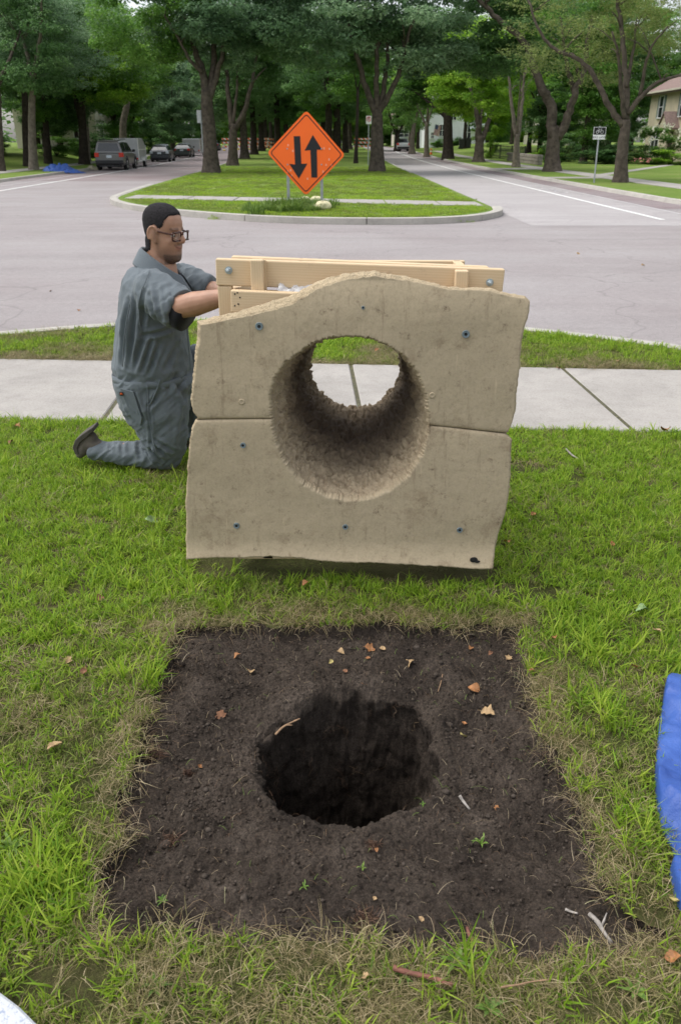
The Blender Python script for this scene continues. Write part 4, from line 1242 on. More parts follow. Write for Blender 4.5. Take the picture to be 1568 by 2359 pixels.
M['dark_wood'] = simple('dark_door', (0.08, 0.06, 0.05), 0.5, var=0.2)
M['awning'] = simple('awning_green', (0.34, 0.40, 0.37), 0.7, var=0.1)
def face_frame(axis, s):
    """outward normal, horizontal direction for a facade"""
    return {('x', -1): (Vector((-1, 0, 0)), Vector((0, -1, 0))), ('y', -1): (Vector((0, -1, 0)), Vector((1, 0, 0))), ('x', 1): (Vector((1, 0, 0)), Vector((0, 1, 0)))}[(axis, s)]
def window(root, o, n, u, w, h, shutters=False, mull=1, trim='white_trim'):
    """o: centre on the wall"""
    z = Vector((0, 0, 1)); o = Vector(o); mb = MB(); t = .09
    def bx(mb, c, a, b, d0, d1):
        c = Vector(c); pts = []
        for dd in (d0, d1):
            for sa, sb in ((-1, -1), (1, -1), (1, 1), (-1, 1)): pts.append(c + u * (a / 2 * sa) + z * (b / 2 * sb) + n * dd)
        mb.add(pts, [(0,1,2,3), (7,6,5,4), (0,4,5,1), (1,5,6,2), (2,6,7,3), (3,7,4,0)])
    bx(mb, o + z * (h/2 + t/2), w + 2*t, t, .003, .09); bx(mb, o - z * (h/2 + t/2), w + 2*t + .1, t, .003, .14)
    bx(mb, o + u * (w/2 + t/2), t, h, .003, .085); bx(mb, o - u * (w/2 + t/2), t, h, .003, .085)
    bx(mb, o, w, .06, .03, .075)
    for k in range(mull): bx(mb, o + u * (w * ((k + 1) / (mull + 1) - .5)), .07, h, .031, .078)
    f = mb.build('window', M[trim], root, world=True)
    g = MB(); bx(g, o, w, h, .003, .03); g.build('pane', M['glass'], f, world=True)
    if shutters:
        for s in (-1, 1):
            g = MB(); bx(g, o + u * (s * (w/2 + t + .2)), .38, h + .15, .003, .05); g.build('shutter', M['shutter'], root, world=True)
def gable_house(name, x0, x1, y0, y1, z, eave, ridge, wall, roof, label, ridge_along='y', over=.5, cat='house', hip=False):
    root = empty(name, ((x0+x1)/2, (y0+y1)/2, z), label, cat)
    mb = MB()
    mb.box(((x0+x1)/2, (y0+y1)/2, z + eave/2 - .2), (x1-x0, y1-y0, eave + .4))
    if not hip:
        if ridge_along == 'y':
            xm = (x0+x1)/2
            for yy, s in ((y0, 1), (y1, -1)):
                mb.add([(x0, yy, z+eave), (x1, yy, z+eave), (xm, yy, z+ridge)] + [(x0, yy+.2*s, z+eave), (x1, yy+.2*s, z+eave), (xm, yy+.2*s, z+ridge)], [(0,1,2), (5,4,3), (0,2,5,3), (1,4,5,2)])
        else:
            ym = (y0+y1)/2
            for xx, s in ((x0, 1), (x1, -1)):
                mb.add([(xx, y0, z+eave), (xx, y1, z+eave), (xx, ym, z+ridge)] + [(xx+.2*s, y0, z+eave), (xx+.2*s, y1, z+eave), (xx+.2*s, ym, z+ridge)], [(0,1,2), (5,4,3), (0,2,5,3), (1,4,5,2)])
    mb.build('wall', M[wall], root, world=True)
    rb = MB(); e0 = eave + .02; t = .18
    a0, a1, b0, b1 = x0-over, x1+over, y0-over, y1+over
    if ridge_along == 'y':
        xm = (x0+x1)/2; dr = (ridge-eave)/((x1-x0)/2)*over; h = (x1-x0)/2*.8 if hip else 0
        for (xa, s) in ((a0, 1), (a1, -1)):
            q = [(xa, b0, z+e0-dr), (xa, b1, z+e0-dr), (xm, b1-h, z+ridge+.02), (xm, b0+h, z+ridge+.02)]
            rb.add(q + [(p[0], p[1], p[2]+t) for p in q], [(0,1,2,3), (7,6,5,4), (0,4,5,1), (1,5,6,2), (2,6,7,3), (3,7,4,0)])
        if hip:
            for (yb, hh) in ((b0, b0+h), (b1, b1-h)):
                q = [(a0, yb, z+e0-dr), (a1, yb, z+e0-dr), (xm, hh, z+ridge+.02)]
                rb.add(q + [(p[0], p[1], p[2]+t) for p in q], [(0,1,2), (5,4,3), (0,3,4,1), (1,4,5,2), (2,5,3,0)])
    else:
        ym = (y0+y1)/2; dr = (ridge-eave)/((y1-y0)/2)*over
        for (ya, s) in ((b0, 1), (b1, -1)):
            q = [(a0, ya, z+e0-dr), (a1, ya, z+e0-dr), (a1, ym, z+ridge+.02), (a0, ym, z+ridge+.02)]
            rb.add(q + [(p[0], p[1], p[2]+t) for p in q], [(0,1,2,3), (7,6,5,4), (0,4,5,1), (1,5,6,2), (2,6,7,3), (3,7,4,0)])
    rb.build('roof', M[roof], root, world=True)
    return root
# stucco house on the right, facade towards the street
SX = 28.9
hs = gable_house('stucco_house', SX, 38, 67, 83.6, zr(80), 5.75, 8.7, 'stucco', 'roof', 'tan stucco two-storey house with brown roof and small gabled porch hood', 'y', .55, hip=True)
n_, u_ = face_frame('x', -1)
for yy, zz, w, h, sh, ml in [(80.6, 4.4, .95, 1.7, True, 0), (75.6, 4.4, .95, 1.7, True, 0), (70.5, 4.4, .95, 1.7, True, 0), (80.9, 1.75, 1.75, 2.0, False, 1), (72.3, 1.75, 1.75, 2.0, True, 1)]:
    window(hs, (SX, yy, zr(80) + zz), n_, u_, w, h, sh, ml)
mb = MB(); yd = 76.8; zb = zr(80)
mb.box((SX - .06, yd, zb + 1.3), (.12, 1.05, 2.1)); mb.build('door', M['dark_wood'], hs, world=True)
mb = MB()
for s in (-1, 1): mb.box((SX - .10, yd + s * .62, zb + 1.35), (.2, .16, 2.2))
mb.box((SX - .5, yd, zb + 2.52), (1.0, 1.9, .14))
mb.add([(SX - 1.0, yd - 1.1, zb + 2.62), (SX - 1.0, yd + 1.1, zb + 2.62), (SX - 1.0, yd, zb + 3.75), (SX - .9, yd - 1.1, zb + 2.62), (SX - .9, yd + 1.1, zb + 2.62), (SX - .9, yd, zb + 3.75)], [(0,1,2), (5,4,3), (0,3,4,1), (1,4,5,2), (2,5,3,0)])
for s in (-1, 1):
    mb.beam((SX - .92, yd + s * .85, zb + 2.48), (SX - .05, yd + s * .85, zb + 1.75), .09, .09)
mb.build('porch_hood', M['stucco'], hs, world=True)
mb = MB()
for s in (-1, 1):
    q = [Vector((SX - 1.12, yd, zb + 3.82)), Vector((SX, yd, zb + 3.82)), Vector((SX, yd + s * 1.3, zb + 2.5)), Vector((SX - 1.12, yd + s * 1.3, zb + 2.5))]
    mb.add(q + [v + Vector((0, 0, .12)) for v in q], [(0,1,2,3), (7,6,5,4), (0,4,5,1), (1,5,6,2), (2,6,7,3), (3,7,4,0)])
mb.build('hood_roof', M['roof'], hs, world=True)
mb = MB(); mb.beam((SX - .62, 66.4, zb + 5.62), (SX - .62, 84.2, zb + 5.62), .13, .14); mb.build('gutter', M['cream'], hs, world=True)
mb = MB()
for yy in (78.5, 72.0):
    mb = MB(); mb.box((SX + 2.3, yy, zb + 7.5), (.35, .35, .4)); mb.build('roof_vent', M['white_trim'], hs, world=True)
mb = MB()
for k in range(3): mb.box((SX - .5 - .3 * k, yd, zb + .22 - k * .1), (1.0, 1.8, .12))
mb.build('step', M['brick'], hs, world=True)
# white house far right of the avenue
wz = zr_yard(20, 152)
hw = gable_house('white_house', 14.2, 24.6, 150, 162, wz, 6.2, 10.0, 'siding', 'roof_grey', 'white two-storey sided house behind the boulevard trunks with green awnings', 'y', .4)
n_, u_ = face_frame('y', -1)
for xx, zz, w, h in [(17.2, 2.3, .8, 1.7), (19.0, 4.6, .9, 1.4), (21.6, 4.6, 1.0, 1.6), (21.5, 2.0, 1.1, 2.4), (23.6, 4.6, .7, 1.5), (15.6, 1.5, .45, .9)]:
    window(hw, (xx, 150, wz + zz), n_, u_, w, h)
for xx, zz in ((23.4, 3.1), (22.7, 2.4)):
    mb = MB(); q = [Vector((xx - .9, 149.97, wz + zz + .5)), Vector((xx + .9, 149.97, wz + zz + .5)), Vector((xx + .9, 148.9, wz + zz)), Vector((xx - .9, 148.9, wz + zz))]
    mb.add(q + [v + Vector((0, 0, .08)) for v in q], [(0,1,2,3), (7,6,5,4), (0,4,5,1), (1,5,6,2), (2,6,7,3), (3,7,4,0)])
    mb.build('awning', M['awning'], hw, world=True)
mb = MB()
for k in range(38): mb.box((19.4, 149.99, wz + .2 + k * .16), (10.3, .03, .018))
o = mb.build('siding_course', M['siding'], hw, world=True); o['kind'] = 'stuff'
hc = gable_house('cream_house', 27, 36, 118, 130, zr_yard(30, 120), 5.6, 8.6, 'cream', 'roof_grey', 'cream house glimpsed behind the dark shrubs right of the grey forked tree', 'y', .4)
n_, u_ = face_frame('x', -1)
for yy, zz in ((121, 1.8), (125, 1.8), (121, 4.4), (125, 4.4)): window(hc, (27, yy, zr_yard(30, 120) + zz), n_, u_, 1.0, 1.5)
h2 = gable_house('low_house', 10.6, 14.8, 176, 184, zr(176) + .5, 3.6, 5.4, 'cream', 'roof', 'small pale house with red-brown roof beyond the vase-shaped tree', 'x', .4)
n_, u_ = face_frame('y', -1); window(h2, (12.6, 176, zr(176) + 2.4), n_, u_, 1.8, 1.2)
# left porch house
pz = zl_yard(-34, 70)
hp = gable_house('porch_house', -40, -29.5, 64, 76, pz, 4.2, 7.6, 'brick', 'roof', 'brown brick house with a white-columned porch at the left edge', 'y', .6)
mb = MB()
for yy in (64.6, 67.2, 69.8):
    mb = MB(); mb.box((-27.9, yy, pz + 1.35), (.22, .22, 2.7)); mb.build('column', M['white_trim'], hp, world=True)
mb = MB(); mb.box((-28.6, 67.2, pz + 2.8), (2.4, 6.2, .2)); q = [Vector((-27.2, 63.9, pz + 2.92)), Vector((-27.2, 70.5, pz + 2.92)), Vector((-29.6, 70.5, pz + 4.0)), Vector((-29.6, 63.9, pz + 4.0))]
mb.add(q + [v + Vector((0, 0, .14)) for v in q], [(0,1,2,3), (7,6,5,4), (0,4,5,1), (1,5,6,2), (2,6,7,3), (3,7,4,0)])
mb.build('porch_roof', M['roof'], hp, world=True)
mb = MB(); mb.box((-28.6, 67.2, pz + .35), (2.2, 6.0, .9)); mb.build('porch_floor', M['brick'], hp, world=True)
n_, u_ = face_frame('x', 1)
for yy in (66, 69, 73): window(hp, (-29.5, yy, pz + 2.0), n_, u_, 1.1, 1.5)
hq = gable_house('left_cream_house', -36, -27, 98, 110, zl_yard(-30, 100), 5.4, 8.4, 'cream', 'roof_grey', 'pale cream house half hidden in the left woods behind the suv', 'y', .5)
n_, u_ = face_frame('y', -1)
for xx, zz in ((-34, 1.8), (-31.5, 1.8), (-29, 1.8), (-33, 4.2), (-30, 4.2)): window(hq, (xx, 98, zl_yard(-30, 100) + zz), n_, u_, 1.0, 1.5)
n_, u_ = face_frame('x', 1)
for yy, zz in ((100, 1.8), (104, 1.8), (100, 4.2), (104, 4.2)): window(hq, (-27, yy, zl_yard(-30, 100) + zz), n_, u_, 1.0, 1.5)

# ---- planting by the houses
shrub(25.5, 70.5, .1, 'tall hydrangea bush covered in cream flower heads before the stucco house', 'leaf_mid', 1.9, 1.5, name='hydrangea', flowers=60)
for i, (x, y, sx, sz, mt, lb) in enumerate([(25.3, 67.0, 1.6, .6, 'leaf_bright', 'low yellow-green border plant right of the hydrangea'), (23.4, 71.2, 1.0, .42, 'leaf_mid', 'low green border plant left of the hydrangea'), (27.8, 82.0, .9, .7, 'leaf_dark', 'small dark shrub at the far corner of the stucco house'), (27.6, 78.6, .8, .6, 'leaf_dark', 'small dark shrub under the wide stucco house window'),
      (16.4, 149, 1.5, 1.0, 'leaf_mid', 'round clipped shrub left of the flag by the white house'), (18.6, 149, 1.4, 1.0, 'leaf_mid', 'round clipped shrub right of the flag by the white house'), (20.3, 149, 1.6, .9, 'leaf_dark', 'round dark shrub at the foot of the white house wall'), (12.6, 172, 2.0, 1.0, 'leaf_mid', 'broad shrub in front of the small pale house'),
      (18.6, 82, 1.4, .7, 'leaf_bright', 'low bright green shrub beside the black fence'), (19.6, 77, 2.0, 1.3, 'leaf_dark', 'tall dark shrub behind the black metal fence'), (20.5, 70, 2.2, 1.2, 'leaf_dark', 'broad dark shrub between the Y-forked tree and the stucco house'), (23.5, 76, 2.0, 1.6, 'leaf_dark', 'dark shrub left of the stucco house corner'), (22.5, 83, 2.4, 1.6, 'leaf_dark', 'dark shrub mass behind the grey forked tree'), (17.3, 71, 1.0, .45, 'leaf_mid', 'low shrub on the lawn behind the Y-forked tree'),
      (-25.0, 96, 2.6, 1.8, 'leaf_dark', 'large dark shrub behind the dark hatchback'), (-24.2, 86, 2.2, 1.5, 'leaf_dark', 'dark shrub behind the silver suv'), (-25.6, 79, 2.0, 1.2, 'leaf_mid', 'green shrub before the left cream house'), (-23.9, 110, 2.8, 2.0, 'leaf_dark', 'dark hedge-like shrub behind the sedan'), (-23.6, 124, 2.8, 2.0, 'leaf_dark', 'dark shrub at the far end of the parked row'), (-28, 70, 1.5, 1.0, 'leaf_mid', 'green shrub beside the porch columns')]):
    z = zr_yard(x, y) if x > 0 else zl_yard(x, y)
    shrub(x, y, z, lb, mt, sx, sz)
shrub(15.1, 88, zr_yard(15, 88), 'narrow conical green shrub right of the wide V-forked tree', 'leaf_bright', .75, 1.7)
root = empty('flower_bed', (24.2, 68.5, .1), 'low bed of pink flowers along the stucco house path', 'flower bed')
fb = MB(); rs_ = random.Random(4)
for k in range(34): fb.sphere((rs_.uniform(-1, .6), rs_.uniform(-2.2, 2.2), rs_.uniform(.1, .36)), rs_.uniform(.04, .09), 5, 4)
o = fb.build('blossom', M['red_flower'], root, fix=False); o['kind'] = 'stuff'
crown(root, 'shrub0', (0, 0, .15), (1.0, 2.8, .25), M['leaf_mid'])

# ================================================================== VEHICLES
M['tyre'] = simple('tyre_rubber', (0.018, 0.018, 0.018), 0.9)
M['rim'] = simple('alloy_rim', (0.45, 0.45, 0.46), 0.35, 0.7)
M['auto_glass'] = simple('tinted_glass', (0.02, 0.024, 0.028), 0.06, var=0.3, scale=1, spec=0.7)
M['tail_red'] = simple('red_lamp', (0.62, 0.035, 0.02), 0.25, var=0.1)
M['plate'] = simple('number_plate', (0.62, 0.68, 0.74), 0.5, var=0.15, scale=20)
M['black_trim'] = simple('black_plastic', (0.03, 0.03, 0.032), 0.6)
M['alu'] = simple('trailer_aluminium', (0.42, 0.43, 0.44), 0.4, 0.35, var=0.08, scale=2)
def paint(name, col): return simple(name, col, 0.28, 0.35, var=0.05, scale=3, spec=0.6)
M['silver_paint'] = paint('taupe_metallic', (0.17, 0.165, 0.165))
M['slate_paint'] = paint('slate_metallic', (0.060, 0.065, 0.075))
M['green_paint'] = paint('grey_green_metallic', (0.075, 0.088, 0.088))
M['navy_paint'] = paint('navy_metallic', (0.02, 0.03, 0.08))
M['white_paint'] = paint('white_car_paint', (0.70, 0.71, 0.72))
def car(x, y, z, label, body, L, W, H, belt, prof, name='parked_car', cat='car', suv=False, wheel_r=.33, rz=0.0, lamp=None):
    """prof: greenhouse stations (y, z, halfwidth) from rear to front; local +Y is forward, rear at 0"""
    root = empty(name, (x, y, z), label, cat, 'cars parked along the left kerb' if x < 0 else None, rz)
    hw = W / 2; cl = .22 if not suv else .32
    def ring(yy, zb, zt, h, crown_=.03):
        return [(-h * .93, yy, zb), (-h, yy, zb + .12), (-h, yy, (zb + zt) / 2 + .05), (-h * .97, yy, zt - .04), (-h * .88, yy, zt), (0, yy, zt + crown_), (h * .88, yy, zt), (h * .97, yy, zt - .04), (h, yy, (zb + zt) / 2 + .05), (h, yy, zb + .12), (h * .93, yy, zb)]
    st = [(0.0, cl + .18, belt - .12, hw * .90), (.08, cl + .05, belt - .03, hw * .96), (.5, cl, belt, hw), (L * .3, cl, belt, hw), (L * .6, cl, belt, hw), (L * .72, cl, belt - .03, hw), (L * .93, cl, belt - .12, hw * .96), (L * .985, cl + .06, belt - .24, hw * .9), (L, cl + .15, belt - .34, hw * .8)]
    mb = MB(); mb.loft([ring(*s) for s in st]); mb.build('body', M[body], root, smooth_=False, bevel=.03)
    g = MB(); rings = []
    for (yy, zt, h, yb) in prof:
        b = hw * .93
        rings.append([(-b, yb, belt - .05), (-h - .02, yy, zt - .10), (-h + .08, yy, zt), (0, yy, zt + .025), (h - .08, yy, zt), (h + .02, yy, zt - .10), (b, yb, belt - .05)])
    g.loft(rings); g.build('cabin', M[body], root, bevel=.02)
    # glass set just proud of the cabin
    r0, r1 = rings[0], rings[-1]
    def quad(name_, pts, off, mat):
        q = [Vector(p) for p in pts]; nn = (q[1] - q[0]).cross(q[2] - q[1]).normalized()
        if nn.dot(off) < 0: nn = -nn
        m2 = MB(); m2.add([p + nn * .004 for p in q] + [p + nn * .014 for p in q], [(0,1,2,3), (7,6,5,4), (0,4,5,1), (1,5,6,2), (2,6,7,3), (3,7,4,0)])
        return m2.build(name_, M[mat], root)
    def lerp(a, b, t): return Vector(a).lerp(Vector(b), t)
    quad('rear_window', [lerp(lerp(r0[0], r0[1], .18), lerp(r0[6], r0[5], .18), .08), lerp(lerp(r0[0], r0[1], .18), lerp(r0[6], r0[5], .18), .92), lerp(r0[6], r0[5], .95).lerp(lerp(r0[0], r0[1], .95), .09), lerp(r0[0], r0[1], .95).lerp(lerp(r0[6], r0[5], .95), .09)], Vector((0, -1, .3)), 'auto_glass')
    quad('windscreen', [lerp(lerp(r1[0], r1[1], .12), lerp(r1[6], r1[5], .12), .06), lerp(lerp(r1[0], r1[1], .12), lerp(r1[6], r1[5], .12), .94), lerp(r1[6], r1[5], .95).lerp(lerp(r1[0], r1[1], .95), .06), lerp(r1[0], r1[1], .95).lerp(lerp(r1[6], r1[5], .95), .06)], Vector((0, 1, .3)), 'auto_glass')
    for s, a, b in ((-1, 0, 1), (1, 6, 5)):
        for i in range(len(rings) - 1):
            p0, p1, q0, q1 = rings[i][a], rings[i][b], rings[i + 1][a], rings[i + 1][b]
            lo0, hi0, lo1, hi1 = lerp(p0, p1, .2), lerp(p0, p1, .93), lerp(q0, q1, .2), lerp(q0, q1, .93)
            quad('side_window', [lo0.lerp(lo1, .06), lo0.lerp(lo1, .94), hi0.lerp(hi1, .94), hi0.lerp(hi1, .06)], Vector((s, 0, .2)), 'auto_glass')
    for (yy) in (L * .19, L * .80):
        for s in (-1, 1):
            w = MB(); w.lathe([(wheel_r * .60, -.105), (wheel_r * .93, -.11), (wheel_r, -.06), (wheel_r, .06), (wheel_r * .93, .11), (wheel_r * .60, .105)], (s * (hw - .09), yy, wheel_r), (1, 0, 0), 18)
            wo = w.build('wheel', M['tyre'], root)
            w = MB(); w.lathe([(wheel_r * .63, s * .07), (wheel_r * .6, s * .115), (wheel_r * .2, s * .10)], (s * (hw - .09), yy, wheel_r), (1, 0, 0), 12)
            w.build('rim', M['rim'], wo)
            ar = MB(); pts = [(s * (hw + .004), yy + math.cos(a) * wheel_r * 1.2, wheel_r + math.sin(a) * wheel_r * 1.2) for a in np.linspace(-.3, PI + .3, 12)]
            ar.tube(pts, .035, 5); ar.build('wheel_arch', M['black_trim'], root)
    for s in (-1, 1):
        lz = belt - .16; lh = .20 if not suv else .26
        m2 = MB(); m2.box((s * hw * .80, .03, lz), (hw * .26, .14, lh)); m2.box((s * hw * .93, .10, lz), (.08, .22, lh)); m2.build('tail_lamp', M['tail_red' if lamp is None else lamp], root, bevel=.02)
        m2 = MB(); m2.box((s * (hw + .10), L * .62, belt + .08), (.20, .12, .16)); m2.build('mirror', M['black_trim' if s > 0 else body], root, bevel=.02)
        m2 = MB(); m2.box((s * hw * .72, L - .06, belt - .33), (.35, .14, .14)); m2.build('headlight', M['plate'], root)
    m2 = MB(); m2.box((0, -.02, cl + .20), (W * .92, .20, .22)); m2.build('bumper', M['black_trim' if suv else body], root, bevel=.04)
    m2 = MB(); m2.box((0, .005, belt - .22 if not suv else belt - .26), (.34, .06, .17)); m2.build('number_plate', M['plate'], root)
    m2 = MB(); m2.box((0, .3, cl - .02), (W * .7, .5, .12)); m2.tube([(W * .25, -.05, cl - .02), (W * .25, .4, cl - .02)], .04, 8); m2.build('undertray', M['black_trim'], root)
    return root
SUVP = [(.10, 1.80, .70, .03), (1.3, 1.86, .73, 1.3), (2.6, 1.83, .73, 2.7), (3.0, 1.78, .70, 3.65)]
suv = car(-15.35, 58, -.12, 'silver taupe suv with red tail lamps parked nearest on the left street', 'silver_paint', 5.1, 1.96, 1.86, 1.12, SUVP, suv=True, wheel_r=.39, rz=math.radians(3))
m2 = MB()
for s in (-1, 1): m2.tube([(s * .66, .4, 1.92), (s * .68, 2.6, 1.92)], .03, 6)
m2.build('roof_rail', M['black_trim'], suv)
m2 = MB(); m2.box((0, .03, 1.80), (1.3, .26, .05)); m2.build('spoiler', M['silver_paint'], suv, bevel=.02)
HATCH = [(.45, 1.36, .55, .05), (1.3, 1.47, .60, 1.0), (2.3, 1.48, .60, 2.2), (2.8, 1.40, .57, 3.5)]
car(-16.55, 80, zr(80) - .12, 'dark slate hatchback with pale tail lamps parked ahead of the suv', 'slate_paint', 4.4, 1.75, 1.49, .96, HATCH, lamp='plate', rz=math.radians(3))
SEDAN = [(1.0, 1.36, .55, .55), (1.6, 1.45, .60, 1.5), (2.5, 1.45, .60, 2.4), (2.9, 1.38, .57, 3.5)]
car(-17.2, 95, zr(95) - .12, 'grey-green sedan with red tail lamps parked in front of the hatchback', 'green_paint', 4.6, 1.8, 1.46, .98, SEDAN, rz=math.radians(3))
car(-18.7, 128, zr(128) - .12, 'dark blue car far away at the end of the parked row', 'navy_paint', 4.5, 1.8, 1.46, .98, SEDAN, rz=math.radians(3))
PICK = [(2.3, 1.75, .70, 2.2), (3.0, 1.86, .73, 3.0), (3.6, 1.84, .73, 3.7), (3.9, 1.78, .70, 4.4)]
car(8.9, 124, zr(124) - .12, 'white pickup truck far up the right street by the median maple', 'white_paint', 5.6, 1.96, 1.86, 1.12, PICK, suv=True, wheel_r=.38, name='pickup_truck', cat='truck', rz=math.radians(0))
def trailer(x, y, z, label, W, L, H, slope):
    root = empty('cargo_trailer', (x, y, z), label, 'trailer', 'box trailers by the left kerb', math.radians(3))
    b = .45; mb = MB()
    mb.loft([[(-W/2, 0, b), (-W/2, 0, H), (W/2, 0, H), (W/2, 0, b)], [(-W/2, L*.7, b), (-W/2, L*.7, H), (W/2, L*.7, H), (W/2, L*.7, b)], [(-W/2, L, b), (-W/2, L, H - slope), (W/2, L, H - slope), (W/2, L, b)]])
    mb.build('box', M['alu'], root, bevel=.05)
    mb = MB()
    for s in (-1, 1):
        for yy in (0, L): mb.beam((s * (W/2 + .01), yy, b), (s * (W/2 + .01), yy, (H if yy == 0 else H - slope)), .05, .05, (0, 1, 0))
        mb.beam((s * (W/2 + .012), 0, b), (s * (W/2 + .012), L, b), .06, .10); mb.beam((s * (W/2 + .012), 0, (b + H)/2), (s * (W/2 + .012), L, (b + H)/2), .03, .05)
    mb.build('trim', M['white_trim'], root)
    for s in (-1, 1):
        w = MB(); w.lathe([(.18, -.09), (.29, -.1), (.31, -.05), (.31, .05), (.29, .1), (.18, .09)], (s * (W/2 + .15), L * .45, .31), (1, 0, 0), 16)
        wo = w.build('wheel', M['tyre'], root); w = MB(); w.lathe([(.19, s*.05), (.18, s*.1), (.05, s*.09)], (s * (W/2 + .15), L*.45, .31), (1, 0, 0), 10); w.build('rim', M['rim'], wo)
        m2 = MB(); m2.box((s * (W/2 + .16), L * .45, .70), (.30, .95, .05)); m2.box((s * (W/2 + .16), L * .45 - .45, .58), (.30, .05, .25)); m2.build('fender', M['white_trim'], root)
        m2 = MB(); m2.box((s * (W/2 - .12), -.02, b + .15), (.14, .05, .1)); m2.build('tail_lamp', M['tail_red'], root)
    m2 = MB(); m2.beam((0, L, b), (0, L + 1.2, b), .1, .1); m2.build('tow_bar', M['black_trim'], root)
trailer(-15.75, 64.6, zr(64) - .12, 'tall pale box trailer with slanted front ahead of the suv', 1.7, 3.2, 1.98, .5)
trailer(-17.2, 101.5, zr(101) - .12, 'long low aluminium box trailer hitched ahead of the sedan', 1.9, 4.2, 1.85, .1)

# ================================================================== STREET THINGS
M['orange_sheet'] = simple('orange_sign_sheet', (0.98, 0.155, 0.014), 0.45, var=0.02, scale=3)
M['sign_black'] = simple('sign_black', (0.012, 0.012, 0.014), 0.5)
M['sign_back'] = simple('sign_metal', (0.50, 0.51, 0.52), 0.4, 0.5)
M['galv'] = simple('galvanised_steel', (0.36, 0.38, 0.40), 0.45, 0.5, var=0.15, scale=12)
M['white_sheet'] = simple('white_sign_sheet', (0.80, 0.80, 0.80), 0.5, var=0.03)
M['red_sheet'] = simple('red_sign_sheet', (0.6, 0.03, 0.03), 0.5)
M['scuff'] = simple('sign_scuff', (0.92, 0.42, 0.28), 0.6)
def rounded(pts, r, seg=5):
    out = []; n = len(pts)
    for i in range(n):
        p = Vector((*pts[i], 0)); a = (Vector((*pts[i-1], 0)) - p).normalized(); b = (Vector((*pts[(i+1) % n], 0)) - p).normalized()
        h = a.angle(b) / 2; d = r / math.tan(h); c = p + (a + b).normalized() * (r / math.sin(h))
        s = p + a * d - c; e = p + b * d - c; ang = s.angle(e); ax = s.cross(e).normalized()
        for k in range(seg + 1):
            q = c + Matrix.Rotation(ang * k / seg, 3, ax) @ s
            out.append((q.x, q.y))
    return out
def warning_sign():
    Y = 22.4; c = P(705, 354, Y)
    root = empty('road_sign', (c.x, Y, 0), 'orange diamond road work sign with two black opposite arrows in the median', 'road sign')
    R = (791 - 618) / 2 / FPX * (Y * CP + (CAMH - c.z) * SP); R *= 1.04
    tilt = Matrix.Rotation(math.radians(1.5), 3, 'Y')
    ux = tilt @ Vector((1, 0, 0)); uz = tilt @ Vector((0, 0, 1))
    dia = rounded([(0, -R), (R, 0), (0, R), (-R, 0)], .09)
    mb = MB(); mb.prism(dia, c, ux, uz, .004); mb.build('plate', M['orange_sheet'], root, world=True)
    mb = MB(); mb.prism(dia, c + Vector((0, .006, 0)), ux, uz, -.004); mb.build('back', M['sign_back'], root, world=True)
    f = c + Vector((0, -.009, 0))
    mb = MB(); o1 = rounded([(0, -R * .925), (R * .925, 0), (0, R * .925), (-R * .925, 0)], .07); o2 = rounded([(0, -R * .895), (R * .895, 0), (0, R * .895), (-R * .895, 0)], .055)
    n = len(o1); vs = [f + ux * a + uz * b for a, b in o1 + o2]
    vs2 = [v + Vector((0, .0035, 0)) for v in vs]
    mb.add(vs, [(i, (i + 1) % n, n + (i + 1) % n, n + i) for i in range(n)]); mb.build('border', M['sign_black'], root, world=True)
    def z2(zx, zy): return ((zx - 929) / 270 * R, -(zy - 422) / 285 * R)
    A = [(843, 308), (887, 306), (897, 490), (938, 487), (880, 590), (813, 492), (853, 495)]
    B = [(974, 296), (1040, 393), (1003, 392), (1009, 580), (967, 580), (958, 396), (918, 401)]
    for nm, a in (('down_arrow', A), ('up_arrow', B)):
        mb = MB(); mb.prism([z2(*p) for p in a], f + Vector((0, .001, 0)), ux, uz, .003); mb.build(nm, M['sign_black'], root, world=True)
    mb = MB()
    for zx, zy in [(805, 368), (838, 405), (1052, 382), (1090, 385), (1105, 495), (1068, 492), (802, 545), (830, 572), (1048, 538), (940, 590), (1088, 455), (822, 535)]:
        a, b = z2(zx, zy); mb = MB(); mb.box(f + ux * a + uz * b + Vector((0, .002, 0)), (.03, .004, .05)); mb.build('scuff', M['scuff'], root, world=True)
    for px in (664, 741):
        x = P(px, 440, Y).x; mb = MB()
        mb.box((x, Y + .03, .75), (.055, .03, 1.9)); mb.box((x - .03, Y + .045, .75), (.012, .05, 1.9)); mb.box((x + .03, Y + .045, .75), (.012, .05, 1.9)); mb.build('post', M['galv'], root, world=True)
    mb = MB()
    for px in (664, 741):
        x = P(px, 440, Y).x
        for zz in (c.z + .12, c.z - .25): mb = MB(); mb.lathe([(.02, 0), (.02, .012)], (x, Y - .016, zz), (0, 1, 0), 6); mb.build('bolt', M['galv'], root, world=True)
warning_sign()
M['sandbag'] = simple('cream_sandbag', (0.72, 0.66, 0.42), 0.85, var=0.15, scale=5, bmp=0.4, bscale=20)
for i, (px, py, s, lb) in enumerate([(743, 480, .235, 'cream sandbag on the median grass in front of the right sign post'), (728, 463, .19, 'cream sandbag against the foot of the right sign post'), (703, 460, .15, 'yellowish sandbag half hidden in the weeds under the sign')]):
    p = G(px, py + 4); mb = MB(); mb.sphere((0, 0, s * .42), (s, s * .7, s * .5), 14, 9)
    for j, v in enumerate(mb.v):
        k = 1 + .16 * math.sin(j * 2.3) + .1 * math.cos(j * .7); mb.v[j] = (v[0] * k, v[1] * k, max(-.02, v[2]) * (1 + .1 * math.sin(j)))
    o = mb.build('sandbag', M['sandbag'], None, smooth_=True); o.location = p
    tag(o, lb, 'sandbag', 'sandbags at the sign posts')
